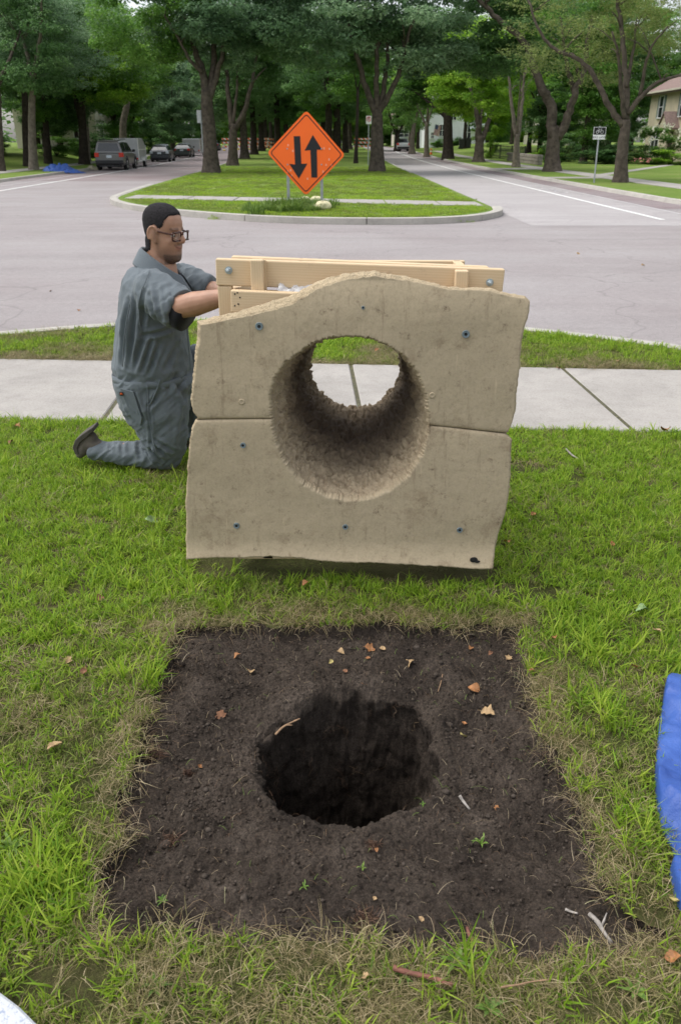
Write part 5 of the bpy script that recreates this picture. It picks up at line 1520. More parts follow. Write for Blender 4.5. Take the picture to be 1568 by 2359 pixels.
def text_mesh(parent, txt, size, loc, mat, name='lettering', n=(0, -1, 0)):
    cu = bpy.data.curves.new('lettering', 'FONT'); cu.body = txt; cu.size = size; cu.align_x = 'CENTER'; cu.align_y = 'CENTER'; cu.extrude = .0015; cu.resolution_u = 3
    to = bpy.data.objects.new('lettering', cu); C.objects.link(to); bpy.context.view_layer.update()
    me = bpy.data.meshes.new_from_object(to.evaluated_get(bpy.context.evaluated_depsgraph_get()))
    bpy.data.objects.remove(to)
    me.transform(Matrix.Translation(Vector(loc)) @ Matrix.Rotation(math.radians(90), 4, 'X'))
    me.materials.clear()
    return link(name, me, mat, parent, world=True)
def bike_sign():
    b = G(1367, 421); Y = b.y
    root = empty('street_sign', (b.x, Y, 0), 'black and white bicycle lane sign on a thin steel post by the right kerb', 'street sign')
    k = (Y * CP + .3) / FPX; c = P(1379, 306, Y)
    mb = MB(); mb.tube([(b.x, Y, -.1), (c.x, Y + .02, c.z + 14 * k)], .035, 8); mb.build('post', M['galv'], root, world=True)
    W = 28 * k
    mb = MB(); mb.box((c.x, Y - .045, c.z - .2 * k + 4*k), (W, .006, 17 * k)); mb.build('plate', M['white_sheet'], root, world=True)
    mb = MB(); mb.box((c.x, Y - .051, c.z + 4*k), (W * .93, .005, 15 * k)); mb.build('panel', M['sign_black'], root, world=True)
    mb = MB(); mb.box((c.x, Y - .045, c.z - 9 * k), (W, .006, 8.6 * k)); lp = mb.build('lower_plate', M['white_sheet'], root, world=True)
    text_mesh(root, 'BIKE LANE', 6.4 * k, (c.x, Y - .05, c.z - 9 * k), M['sign_black'])
    mb = MB(); y = Y - .0555
    for s in (-1, 1):
        pts = [(c.x + s * 5.0*k + math.cos(a) * 3.2*k, y, c.z + 2.2*k + math.sin(a) * 3.2*k) for a in np.linspace(0, 2*PI, 15)]
        mb.tube(pts, .28 * k, 5)
    def ln(*p): mb.tube([(c.x + a*k, y, c.z + b2*k) for a, b2 in p], .26*k, 5)
    ln((-5, 2.2), (-2.4, 7), (3.2, 7), (0, 2.2), (-5, 2.2)); ln((-2.4, 7), (0, 2.2)); ln((5, 2.2), (3.0, 8.6), (5, 9)); ln((-2.4, 7), (-2.9, 8.6)); ln((-3.9, 8.7), (-1.9, 8.7))
    mb.build('bicycle_symbol', M['white_sheet'], root, world=True)
bike_sign()
def no_parking():
    Y = 66; c = P(849, 276, Y); k = (Y * CP) / FPX
    root = empty('street_sign', (c.x, Y, 0), 'small white no parking sign with red ring beside the right median maple', 'street sign')
    mb = MB(); mb.tube([(c.x, Y + .04, zr(Y) - .1), (c.x, Y + .04, c.z + .3)], .04, 8); mb.build('post', M['galv'], root, world=True)
    mb = MB(); mb.box((c.x, Y, c.z), (.40, .006, .55)); mb.build('plate', M['white_sheet'], root, world=True)
    text_mesh(root, 'P', .30, (c.x, Y - .006, c.z + .06), M['sign_black'])
    mb = MB(); pts = [(c.x + math.cos(a) * .15, Y - .008, c.z + .06 + math.sin(a) * .15) for a in np.linspace(0, 2*PI, 19)]; mb.tube(pts, .018, 5); mb.tube([(c.x - .1, Y - .010, c.z + .16), (c.x + .1, Y - .010, c.z - .04)], .016, 5)
    mb.build('red_ring', M['red_sheet'], root, world=True)
    Y = 54; c = P(463, 268, Y)
    root = empty('street_sign', (c.x, Y, 0), 'grey back of a sign on a post left of the left median maple', 'street sign')
    mb = MB(); mb.tube([(c.x, Y + .0, -.1), (c.x, Y, c.z + .35)], .04, 8); mb.build('post', M['galv'], root, world=True)
    mb = MB(); mb.box((c.x - .02, Y + .05, c.z), (.46, .01, .70)); mb.build('plate', M['sign_back'], root, world=True)
no_parking()
# barricades
def stripes():
    m, nt, b, _ = new_mat('orange_white_stripes')
    v = coords(nt)
    w = N(nt, 'ShaderNodeTexWave', wave_type='BANDS', bands_direction='DIAGONAL'); w.inputs['Scale'].default_value = 1.05
    nt.links.new(v, w.inputs['Vector'])
    r = nt.nodes.new('ShaderNodeValToRGB'); r.color_ramp.interpolation = 'CONSTANT'
    r.color_ramp.elements[0].color = (0.85, 0.16, 0.03, 1); r.color_ramp.elements[1].position = 0.5; r.color_ramp.elements[1].color = (0.78, 0.77, 0.74, 1)
    nt.links.new(w.outputs[0], r.inputs[0]); nt.links.new(r.outputs[0], b.inputs['Base Color']); b.inputs['Roughness'].default_value = .5
    return m
M['stripes'] = stripes()
M['yellow_foot'] = simple('yellow_plastic', (0.70, 0.55, 0.10), 0.6)
M['cone_orange'] = simple('cone_orange', (0.85, 0.15, 0.03), 0.6)
def barricade(x, y, label, group):
    z = zr(y) - .12; root = empty('barricade', (x, y, z), label, 'barricade', group)
    for k in range(3):
        mb = MB(); mb.box((0, -.03, .62 + k * .48), (2.2, .03, .24)); mb.build('rail', M['stripes'], root)
    for s in (-1, 1):
        mb = MB(); mb.box((s * .85, .02, .85), (.06, .06, 1.7)); mb.box((s * .85, 0, .03), (.08, 1.1, .06)); mb.build('leg', M['galv'], root)
        mb = MB(); mb.sphere((s * .85, .15, .12), (.22, .3, .12), 8, 6); mb.build('sandbag_weight', M['yellow_foot'], root)
    return root
for i, (x, y) in enumerate([(-16.0, 127), (-13.5, 127.5), (-10.9, 126), (-8.5, 124), (-15.0, 136), (-12.2, 137)]):
    barricade(x, y, ['leftmost striped barricade across the far left street, beside the navy car', 'striped barricade just left of the left median maple trunk', 'striped barricade seen between the first two median trunks', 'rightmost striped barricade of the front row on the left street', 'rear striped barricade behind the leftmost one', 'rear striped barricade between the median trunks'][i], 'barricades across the left street')
for i, (x, y) in enumerate([(3.1, 128), (5.0, 130)]):
    barricade(x, y, ['striped barricade behind the no parking post on the far right street', 'striped barricade half hidden by the right median maple'][i], 'barricades across the right street')
root = empty('traffic_cone', (10.75, 104, zr(104)), 'small orange traffic cone on the far right boulevard grass', 'cone')
mb = MB(); mb.lathe([(.17, .03), (.14, .05), (.03, .7)], (0, 0, 0)); mb.build('cone_body', M['cone_orange'], root)
mb = MB(); mb.box((0, 0, .02), (.38, .38, .04)); mb.build('base', M['cone_orange'], root)
mb = MB(); mb.lathe([(.105, .28), (.085, .42)], (0, 0, 0)); mb.build('band', M['white_sheet'], root)
# flag
M['flag_red'] = simple('flag_red', (0.50, 0.05, 0.06), 0.7); M['flag_white'] = simple('flag_white', (0.75, 0.75, 0.75), 0.7); M['flag_blue'] = simple('flag_blue', (0.03, 0.05, 0.22), 0.7)
def flag():
    Y = 140; c = P(1009, 302, Y)
    root = empty('flag', (c.x, Y, c.z), 'drooping american flag on a short pole before the white house', 'flag')
    mb = MB(); mb.tube([(-.9, .8, -.9), (.1, 0, 1.15)], .03, 6); mb.build('pole', M['galv'], root)
    W, H = .85, 1.5
    def pt(u, v): return (u * W - .5 - v * .25, -.06 + .12 * math.sin(u * 5 + v * 2), 1.0 - v * H - u * .25)
    for k in range(13):
        mb = MB(); u0, u1 = k / 13, (k + 1) / 13; n = 8
        vs = [pt(u, j / n) for j in range(n + 1) for u in (u0, u1)]
        mb.add(vs, [(2*j, 2*j+1, 2*j+3, 2*j+2) for j in range(n)])
        mb.build('stripe', M['flag_red' if k % 2 == 0 else 'flag_white'], root)
    mb = MB(); n = 6
    vs = [tuple(Vector(pt(u / 6 * .54, j / n * .42)) + Vector((0, -.012, 0))) for j in range(n + 1) for u in range(7)]
    mb.add(vs, [(j*7+i, j*7+i+1, (j+1)*7+i+1, (j+1)*7+i) for j in range(n) for i in range(6)]); mb.build('canton', M['flag_blue'], root)
    mb = MB()
    for i in range(4):
        for j in range(5):
            p = Vector(pt((.08 + i * .13), (.05 + j * .08))) + Vector((0, -.018, 0)); mb.box(p, (.05, .004, .05), Matrix.Rotation(.78, 3, 'Y'))
    mb.build('star', M['flag_white'], root)
flag()
for i, px in enumerate((1062, 1077)):
    Y = 128; p = P(px, 345, Y); z = zr_yard(p.x, Y)
    root = empty('wheelie_bin', (p.x, Y, z), ['black wheeled bin, left of the pair by the white house', 'black wheeled bin, right of the pair by the white house'][i], 'bin', 'bins beside the white house')
    mb = MB(); mb.loft([[(-.3, -.3, .05), (.3, -.3, .05), (.3, .3, .05), (-.3, .3, .05)], [(-.42, -.42, 1.25), (.42, -.42, 1.25), (.42, .42, 1.25), (-.42, .42, 1.25)]]); mb.build('body', M['black_trim'], root, bevel=.03)
    mb = MB(); mb.box((0, -.02, 1.32), (.92, .95, .1)); mb.build('lid', M['black_trim'], root, bevel=.03)
    mb = MB(); mb.lathe([(.14, -.4), (.14, .4)], (0, .32, .14), (1, 0, 0), 10); mb.build('wheel', M['tyre'], root)
# black metal fence and low stone wall
root = empty('metal_fence', (15.6, 84, zr(84)), 'black metal railing fence left of the grey forked tree', 'fence')
mb = MB(); mb.beam((15.3, 90, zr(90) + 1.15), (16.2, 77, zr(77) + 1.15), .05, .05); mb.beam((15.3, 90, zr(90) + .25), (16.2, 77, zr(77) + .25), .05, .05); mb.build('rail', M['black_trim'], root, world=True)
for k in range(28):
    t = k / 27; mb = MB(); x = 15.3 + .9 * t; y = 90 - 13 * t; s = .05 if k % 9 else .1
    mb.box((x, y, zr(y) + .62), (s, s, 1.25)); mb.build('picket' if k % 9 else 'fence_post', M['black_trim'], root, world=True)
M['stone'] = simple('grey_stone', (0.26, 0.23, 0.20), 0.9, var=0.3, scale=6, bmp=.5)
root = empty('stone_wall', (15.2, 75, zr(75)), 'low stone retaining wall at the foot of the black fence', 'wall')
rs_ = random.Random(3)
for r_ in range(3):
    y = 66.0
    while y < 78:
        L = rs_.uniform(.5, .9); mb = MB(); mb.box((15.1, y + L/2, zr(y) + .12 + r_ * .24), (.35 + rs_.uniform(-.04, .04), L - .03, .22)); mb.build('stone', M['stone'], root, world=True, bevel=.02, segs=1); y += L
# ================================================================== THE TUNNEL PANEL ON ITS TIMBER FRAME
def cast_material(name, base, dark, bscale=30, bstr=0.35, bore=False):
    m, nt, b, _ = new_mat(name)
    v = coords(nt, kind='World')
    n1 = noise_tex(nt, v, 3.2, 6, 0.62)
    n2 = noise_tex(nt, v, 24, 9, 0.78)
    n3 = noise_tex(nt, v, 120, 5, 0.7)
    c = mix(nt, ramp(nt, n1, [(0.30, 0.0), (0.75, 0.55)]), base, tuple(x * 0.80 for x in base))
    c = mix(nt, ramp(nt, n2, [(0.56, 0.0), (0.62, 0.30), (0.68, 0.85)]), c, dark)
    n6 = noise_tex(nt, v, 5.5, 9, 0.82)
    c = mix(nt, ramp(nt, n6, [(0.53, 0.0), (0.59, 0.26), (0.68, 0.62)]), c, tuple(x * 1.5 for x in dark))
    vs = coords(nt, (30, 30, 3.0), kind='World')
    n4 = noise_tex(nt, vs, 1.0, 6, 0.7)
    c = mix(nt, ramp(nt, n4, [(0.58, 0.0), (0.72, 0.55)]), c, tuple(x * 1.3 for x in dark))
    c = mix(nt, 1.0, c, ramp(nt, n3, [(0.25, 0.82), (0.5, 1.0), (0.75, 1.1)]), 'MULTIPLY')
    # faint trowel scratches
    for rz_, th_ in ((0.5, .575), (-0.7, .59), (1.4, .60)):
        mp = nt.nodes.new('ShaderNodeMapping'); mp.inputs['Rotation'].default_value = (0, rz_, 0); mp.inputs['Scale'].default_value = (60, 8, 5)
        nt.links.new(v, mp.inputs['Vector']); ns = noise_tex(nt, mp.outputs[0], 1.0, 3, .6)
        c = mix(nt, ramp(nt, ns, [(th_ + .08, 0.0), (th_ + .14, 0.35)]), c, tuple(min(1, x * (1.35 if rz_ > 0 else .55)) for x in base))
    if bore:      # darker brown in the middle of the bore, patchy at its limits
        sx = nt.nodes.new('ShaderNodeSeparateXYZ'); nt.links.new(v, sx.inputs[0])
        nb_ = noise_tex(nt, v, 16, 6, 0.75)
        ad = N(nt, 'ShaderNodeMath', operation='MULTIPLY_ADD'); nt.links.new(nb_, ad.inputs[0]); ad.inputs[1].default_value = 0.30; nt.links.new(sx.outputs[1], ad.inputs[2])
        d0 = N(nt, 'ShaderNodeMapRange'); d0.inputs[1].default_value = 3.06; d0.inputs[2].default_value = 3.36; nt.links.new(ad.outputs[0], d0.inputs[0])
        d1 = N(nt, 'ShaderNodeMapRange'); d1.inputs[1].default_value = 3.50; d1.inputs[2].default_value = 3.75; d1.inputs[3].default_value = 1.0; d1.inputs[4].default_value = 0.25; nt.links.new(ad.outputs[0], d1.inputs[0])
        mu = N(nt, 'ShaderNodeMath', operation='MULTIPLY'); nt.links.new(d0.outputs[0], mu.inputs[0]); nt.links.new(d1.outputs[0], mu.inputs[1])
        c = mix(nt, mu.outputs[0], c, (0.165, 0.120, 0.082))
    nt.links.new(c, b.inputs['Base Color'])
    b.inputs['Roughness'].default_value = 0.8
    b.inputs['Specular IOR Level'].default_value = 0.25
    hb = mix(nt, 0.4, noise_tex(nt, v, bscale, 6, 0.65), n4)
    bump(nt, b, hb, bstr, 0.012)
    return m
M['cast'] = cast_material('tan_cast_panel', (0.485, 0.395, 0.265), (0.14, 0.096, 0.058), 9, 0.22)
M['cast_edge'] = cast_material('broken_cast_edge', (0.48, 0.385, 0.25), (0.22, 0.155, 0.09), 90, 1.0)
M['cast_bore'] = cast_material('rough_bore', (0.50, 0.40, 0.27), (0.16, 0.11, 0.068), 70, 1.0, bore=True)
def timber_material():
    m, nt, b, _ = new_mat('pale_pine')
    v = coords(nt, (3, 3, 3))
    dist = N(nt, 'ShaderNodeTexWave', wave_type='BANDS', bands_direction='Z'); dist.inputs['Scale'].default_value = 6; dist.inputs['Distortion'].default_value = 5; dist.inputs['Detail'].default_value = 3; dist.inputs['Detail Scale'].default_value = 0.6
    v2 = coords(nt, (0.8, 3, 6))
    nt.links.new(v2, dist.inputs['Vector'])
    c = ramp(nt, dist.outputs[0], [(0.0, (0.62, 0.465, 0.285)), (0.5, (0.645, 0.487, 0.302)), (1.0, (0.66, 0.505, 0.318))])
    sp = N(nt, 'ShaderNodeTexVoronoi'); sp.inputs['Scale'].default_value = 2.6; nt.links.new(v, sp.inputs['Vector'])
    c = mix(nt, ramp(nt, sp.outputs['Distance'], [(0.02, 0.8), (0.05, 0.45), (0.10, 0.0)]), c, (0.20, 0.09, 0.04))
    n = noise_tex(nt, coords(nt, (10, 10, 10)), 1.5, 5, 0.7)
    c = mix(nt, ramp(nt, n, [(0.60, 0.0), (0.78, 0.45)]), c, (0.28, 0.20, 0.13))
    nt.links.new(c, b.inputs['Base Color']); b.inputs['Roughness'].default_value = 0.65
    bump(nt, b, dist.outputs[0], 0.03, 0.01)
    return m
M['timber'] = timber_material()
M['zinc'] = simple('zinc_plated_steel', (0.42, 0.48, 0.50), 0.4, 0.6, var=0.15, scale=60)
M['zinc_blue'] = simple('bluish_washer', (0.20, 0.25, 0.265), 0.6, 0.15, var=0.2, scale=60)
M['hole_dark'] = simple('dark_socket', (0.015, 0.015, 0.015), 0.8)

PY = 2.74
box_root = empty('tunnel_mould', P(790, 1290, PY + .3), 'big tan rough-edged panel with a round tunnel through it, bolted to a pale timber frame', 'mould')
box_root.location.z = 0
UP_PX = [(452, 750), (452, 742), (485, 736), (520, 727), (560, 717), (600, 706), (630, 698), (660, 688), (685, 676), (712, 661), (740, 650), (765, 643), (790, 637), (830, 632), (866, 629), (882, 634), (900, 637), (930, 641), (960, 647), (1005, 657), (1040, 665), (1080, 666), (1130, 667), (1150, 673), (1180, 681), (1212, 686), (1221, 698), (1218, 720), (1206, 758), (1199, 800), (1196, 850), (1190, 900), (1187, 945), (1180, 975), (1170, 997)]
LO_PX = [(1166, 1003), (1179, 1012), (1176, 1050), (1175, 1100), (1171, 1140), (1165, 1175), (1152, 1215), (1140, 1260), (1132, 1301), (1080, 1301), (1030, 1298), (980, 1296), (930, 1293), (880, 1290), (830, 1290), (780, 1289), (740, 1287), (700, 1283), (660, 1280), (620, 1279), (560, 1281), (500, 1281), (450, 1283), (431, 1284), (428, 1240), (430, 1200), (427, 1160), (430, 1110), (433, 1070), (437, 1020), (442, 990), (448, 973), (456, 963)]
UP2_PX = [(452, 958), (444, 948), (440, 920), (443, 880), (445, 840), (449, 800), (452, 775)]
RIMP = [(803, 775), (850, 779), (890, 794), (930, 820), (960, 857), (978, 900), (986, 950), (986, 1000), (970, 1050), (940, 1095), (895, 1130), (850, 1147), (805, 1152), (750, 1142), (700, 1115), (662, 1075), (636, 1020), (625, 960), (621, 912), (632, 870), (660, 833), (690, 810), (730, 786), (770, 777)]
xz = lambda q: (P(q[0], q[1], PY).x, P(q[0], q[1], PY).z)
OUT = [xz(q) for q in (UP_PX + LO_PX + UP2_PX)]
RP = [xz(q) for q in RIMP]
C0 = xz((803, 963)); C1v = P(817, 838, 3.58); C1 = (C1v.x, C1v.z)
def panel_y(x, z, seam_d):
    p = np.c_[x, z, 0 * x]
    y = PY + 0.014 * fbm(p, 2.0, 3, 81) + 0.0022 * fbm(p, 12, 3, 82) + 0.0007 * fbm(p, 60, 2, 83)
    zb = 0.07
    y -= 0.045 * np.clip((zb + 0.13 - z) / 0.13, 0, 1) ** 2
    y += 0.022 * np.clip((z - 1.02) / 0.14, 0, 1) ** 2
    y += 0.006 * np.exp(-(seam_d / 0.0035)) + 0.0025 * np.exp(-(seam_d / 0.02))
    return y
def build_panel(aR, aL, name):
    NTH, NR = 420, 64
    th = np.linspace(aR, aL, NTH)
    ro = polar_radius(OUT, C0[0], C0[1], th); ri = polar_radius(RP, C0[0], C0[1], th)
    q = np.c_[np.cos(th) * 4, np.sin(th) * 4, 0 * th]
    ro = ro + 0.0035 * fbm(q, 7, 3, 91) + 0.0025 * fbm(q, 30, 3, 92)
    ri = ri + 0.007 * fbm(q, 12, 3, 93) + 0.008 * fbm(q, 24, 3, 94)
    V = []
    def ring(r, dy, noise=0.0, s=0):
        x = C0[0] + np.cos(th) * r; z = C0[1] + np.sin(th) * r
        sd = np.minimum(np.abs(th - aR), np.abs(th - aL)) * r
        y = panel_y(x, z, sd) + dy
        if noise:
            p = np.c_[x, z, y]
            y = y + noise * fbm(p, 45, 4, s); k = noise * 0.9 * fbm(p, 38, 4, s + 3)
            x = x + np.cos(th) * k; z = z + np.sin(th) * k
        V.append(np.c_[x, y, z])
    sl = 0.020 * np.clip(np.sin(th) * 1.4 - .15, 0, 1) * (0.55 + 0.45 * np.clip(-np.cos(th) * 2, -1, 1)) * (1 + .35 * fbm(q, 9, 3, 99))
    ro = ro - sl
    ring(ri - 0.004, 0.035); ring(ri - 0.004, 0.014); ring(ri + 0.001, 0.004)
    for t in np.linspace(0, 1, NR):
        ring(ri + 0.005 + (ro - ri - 0.008) * t, 0.0)
    nf = len(V)
    ring(ro - 0.003, 0.0006); ring(ro + sl * .15, 0.005, 0.003, 95); ring(ro + .001 + sl * .45, 0.012, 0.006, 96); ring(ro + .001 + sl * .8, 0.021, 0.007, 97); ring(ro + sl * 1.05, 0.030, 0.007, 90); ring(ro - 0.004 + sl * .8, 0.034, 0.004, 98)
    ring(ro - 0.05, 0.054)
    ring(ri + 0.01, 0.05)
    n = len(V); v = np.concatenate(V)
    i = np.arange(n - 1)[:, None] * NTH; k = np.arange(NTH - 1)[None, :]
    f = np.stack([i + k, i + k + 1, i + NTH + k + 1, i + NTH + k], -1).reshape(-1, 4)
    mi = np.repeat(np.array([0] * (nf - 1) + [1] * (n - nf)), NTH - 1)
    me = np_mesh(name, v, f, True); me.polygons.foreach_set('material_index', mi.astype(np.int32)); me.polygons.foreach_set('use_smooth', (mi == 0))
    # close the seam faces
    return link(name, me, [M['cast'], M['cast_edge']], box_root, world=True)
A_R = math.atan2(xz((1168, 1000))[1] - C0[1], xz((1168, 1000))[0] - C0[0])
A_L = math.pi + 0.012
g_ = 0.0028
up_panel = build_panel(A_R + g_, A_L - g_, 'panel'); up_panel['label'] = 'upper half of the tan panel with the high broken top edge'
lo_panel = build_panel(A_L + g_ - 2 * PI, A_R - g_, 'panel'); lo_panel['label'] = 'lower half of the tan panel with the flared bottom edge'
def build_tunnel():
    NTH, NR = 560, 150
    th = np.linspace(-PI, PI, NTH, endpoint=False)
    r0 = polar_radius(RP, C0[0], C0[1], th)
    V = []
    for k in range(NR):
        s = k / (NR - 1); f = s ** 0.72
        cx = C0[0] + (C1[0] - C0[0]) * s; cz = C0[1] + (C1[1] - C0[1]) * s
        r = r0 * (1 - f) + 0.197 * f
        amp = min(1, s / 0.03) * (0.35 + 0.65 * min(1, s * 6))
        x = cx + np.cos(th) * r; z = cz + np.sin(th) * r; y = PY + 0.006 + (3.58 - PY) * s + 0 * x
        p = np.c_[x, z, y * 0.6]
        d = 0.020 * fbm(p, 34, 3, 101) + 0.030 * np.maximum(0, np.abs(fbm(p, 60, 2, 102)) - .12) + 0.008 * fbm(p, 110, 2, 107) + 0.008 * fbm(p, 9, 2, 104)
        r = r + (d + 0.001) * amp + 0.004
        V.append(np.c_[cx + np.cos(th) * r, y + 0.006 * amp * fbm(p, 60, 2, 103), cz + np.sin(th) * r])
    for s, th_ in ((1.02, .03), (1.0, .06), (0.6, .07), (0.2, .06), (0.08, .05)):
        f = min(1, s) ** 0.72
        cx = C0[0] + (C1[0] - C0[0]) * min(1, s); cz = C0[1] + (C1[1] - C0[1]) * min(1, s)
        r = r0 * (1 - f) + 0.197 * f + th_
        x = cx + np.cos(th) * r; z = cz + np.sin(th) * r
        r = r + 0.012 * fbm(np.c_[x, z, 0 * x + s], 14, 3, 105)
        V.append(np.c_[cx + np.cos(th) * r, 0 * th + PY + (3.58 - PY) * s, cz + np.sin(th) * r])
    n = len(V); v = np.concatenate(V)
    i = np.arange(n - 1)[:, None] * NTH; k = np.arange(NTH)[None, :]; k2 = (k + 1) % NTH
    f = np.stack([i + k, i + k2, i + NTH + k2, i + NTH + k], -1).reshape(-1, 4)
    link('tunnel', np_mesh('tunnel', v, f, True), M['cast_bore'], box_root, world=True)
build_tunnel()
def surf(px, py):
    p = P(px, py, PY); y = panel_y(np.array([p.x]), np.array([p.z]), np.array([.3]))[0]
    return P(px, py, y)
for px, py, r in [(597, 751, .0135), (1072, 769, .0135), (836, 708, .006), (560, 1025, .0105), (545, 1210, .0120), (795, 1213, .0110), (1058, 1220, .0115)]:
    c = surf(px, py)
    mb = MB(); mb.lathe([(r, .004), (r, -.003), (r * .9, -.005), (r * .42, -.0035)], c, (0, 1, 0), 20)
    w = mb.build('washer', M['zinc_blue'], box_root, world=True)
    mb = MB(); mb.lathe([(r * .42, .0), (r * .40, -.0055), (r * .2, -.0042)], c, (0, 1, 0), 8)
    mb.build('screw', M['hole_dark'], w, world=True)
for px, py in [(557, 925), (995, 910)]:
    c = surf(px, py); mb = MB(); mb.lathe([(.012, .003), (.011, -.002), (.007, -.003), (.005, -.0015)], c, (0, 1, 0), 16)
    mb.build('dimple', M['cast'], box_root, world=True, smooth_=True)
# burnt black smudge at the lower right corner
c = surf(1090, 1291); mb = MB(); mb.sphere(c + Vector((0, -.001, .004)), (.016, .003, .012), 9, 6); mb.sphere(c + Vector((.014, -.001, -.004)), (.012, .003, .006), 8, 5)
mb.build('tar_spot', M['hole_dark'], box_root, world=True)
# --- timber
def timber(a, b, w, h, name='timber', up=(0, 0, 1), bevel=.004):
    a, b = Vector(a), Vector(b); d = b - a; L = d.length; d.normalize(); u = Vector(up); s = d.cross(u).normalized(); u = s.cross(d).normalized()
    mb = MB(); mb.box((0, 0, 0), (L, w, h)); o = mb.build(name, M['timber'], None, bevel=bevel)
    rot = Matrix((d, -s, u)).transposed()
    o.parent = box_root; o.rotation_euler = rot.to_euler(); o.location = (a + b) / 2 - wloc(box_root)
    return o
RH = P(500, 594, 2.89).z - P(500, 655, 2.89).z
rl, rr_ = P(499, 625, 2.89), P(1157, 649, 2.89)
timber(rl, rr_, .036, RH, 'top_rail')
off = Vector((0, .041, .003)); timber(rl + off + Vector((.05, 0, 0)), rr_ + off - Vector((.05, 0, 0)), .038, RH, 'top_rail')
for px, py in ((592, 597), (1063, 622)):
    t = P(px, py, 2.851); timber(t, (t.x - .004, 2.851, .06), .038, .0445, 'upright', up=(1, 0, 0))
t = P(609, 598, 2.865); timber(t, (t.x, 2.865, .06), .016, .010, 'batten', up=(1, 0, 0), bevel=.001)
for px, py in ((519, 657), (1137, 683)):
    t = P(px, py, 2.892); timber(t, (t.x, 2.892, .06), .036, .051, 'post', up=(1, 0, 0))
a, b = P(533, 692, 2.812), P(1122, 716, 2.812); IH = P(533, 668, 2.812).z - P(533, 718, 2.812).z
timber(a, b, .036, IH, 'inner_rail')
timber(a + Vector((0, .075, -.01)), b + Vector((0, .075, -.01)), .036, IH, 'inner_rail')
xl, xr = P(519, 700, 2.892).x, P(1137, 700, 2.892).x
zt = a.z - 0.02
for x in (xl + .035, xr - .035):
    timber((x, 2.915, zt), (x, 3.66, zt), .036, .089, 'side_rail'); timber((x, 2.915, .10), (x, 3.66, .10), .036, .089, 'side_rail')
    timber((x, 3.62, .06), (x, 3.62, zt - .05), .089, .036, 'rear_post', up=(1, 0, 0))
timber((xl, 3.66, zt), (xr, 3.66, zt), .036, .089, 'rear_rail'); timber((xl, 3.66, .10), (xr, 3.66, .10), .036, .089, 'rear_rail')
for x in (xl + .12, xr - .12): timber((x, 3.02, .022), (x, 3.72, .022), .09, .045, 'skid')
timber((xl, 2.85, .09), (xr, 2.85, .09), .036, .06, 'base_rail')
for px, py in ((527, 622), (1127, 650)):
    c = P(px, py, 2.8715); mb = MB(); mb.lathe([(.013, 0.0), (.013, -.003)], c, (0, 1, 0), 16); w = mb.build('bolt_washer', M['zinc'], box_root, world=True)
    mb = MB(); mb.lathe([(.0092, -.003), (.0092, -.012), (.008, -.013)], c, (0, 1, 0), 6); mb.lathe([(.0052, -.012), (.0052, -.021), (.004, -.022)], c, (0, 1, 0), 10); mb.build('hex_nut', M['zinc'], w, world=True)
mb = MB()
for px, py in ((547, 674), (553, 685), (549, 700), (541, 704), (541, 677)):
    c = P(px, py, 2.7935); mb.lathe([(.0028, .004), (.0028, -.0008)], c, (0, 1, 0), 8)
mb.build('nail_hole', M['hole_dark'], box_root, world=True)
def plastic():
    m, nt, b, _ = new_mat('clear_plastic'); b.inputs['Base Color'].default_value = (.82, .82, .83, 1); b.inputs['Roughness'].default_value = .15; b.inputs['Transmission Weight'].default_value = .45
    a = P(640, 668, 2.845); c = P(725, 655, 2.855); n = 16; m_ = 10; V = []
    for j in range(m_):
        for i in range(n):
            u, w = i / (n - 1), j / (m_ - 1); p = np.array([[u * 6, w * 5, 0.]])
            V.append((a.x + (c.x - a.x) * u, 2.835 + .10 * w, a.z - .02 + .045 * math.sin(w * PI) * (0.7 + .6 * vnoise(p, 1.3, 5)[0]) + .012 * vnoise(p, 3, 6)[0]))
    f = np.array([(j*n+i, j*n+i+1, (j+1)*n+i+1, (j+1)*n+i) for j in range(m_-1) for i in range(n-1)])
    link('plastic_wrap', np_mesh('plastic_wrap', V, f, False), m, box_root, world=True)
plastic()
# ================================================================== KNEELING MAN
def ell_tube(mb, pts, rx, ry, ref=(0, 1, 0), n=20):
    """closed tube; rx across (perpendicular to ref and path), ry along ref"""
    pts = [Vector(p) for p in pts]; rings = []; k = len(pts)
    for i, p in enumerate(pts):
        d = (pts[min(i+1, k-1)] - pts[max(i-1, 0)]).normalized(); r = Vector(ref); r = (r - d * r.dot(d)).normalized(); s = d.cross(r)
        rings.append([p + s * (rx[i] * math.cos(2*PI*j/n)) + r * (ry[i] * math.sin(2*PI*j/n)) for j in range(n)])
    d0 = (pts[0] - pts[1]).normalized(); d1 = (pts[-1] - pts[-2]).normalized()
    def cap(ring, c, d, r):
        return [[c + (q - c) * .72 + d * r * .45 for q in ring], [c + (q - c) * .25 + d * r * .62 for q in ring]]
    a = cap(rings[0], pts[0], d0, min(rx[0], ry[0])); b = cap(rings[-1], pts[-1], d1, min(rx[-1], ry[-1]))
    mb.loft([a[1], a[0]] + rings + b)
def flat_tube(mb, pts, rx, ry, ref=(0, 1, 0), n=20):
    pts = [Vector(p) for p in pts]; rings = []; k = len(pts)
    for i, p in enumerate(pts):
        d = (pts[min(i+1, k-1)] - pts[max(i-1, 0)]).normalized(); r = Vector(ref); r = (r - d * r.dot(d)).normalized(); s = d.cross(r)
        rings.append([p + s * (rx[i] * math.cos(2*PI*j/n)) + r * (ry[i] * math.sin(2*PI*j/n)) for j in range(n)])
    mb.loft(rings)
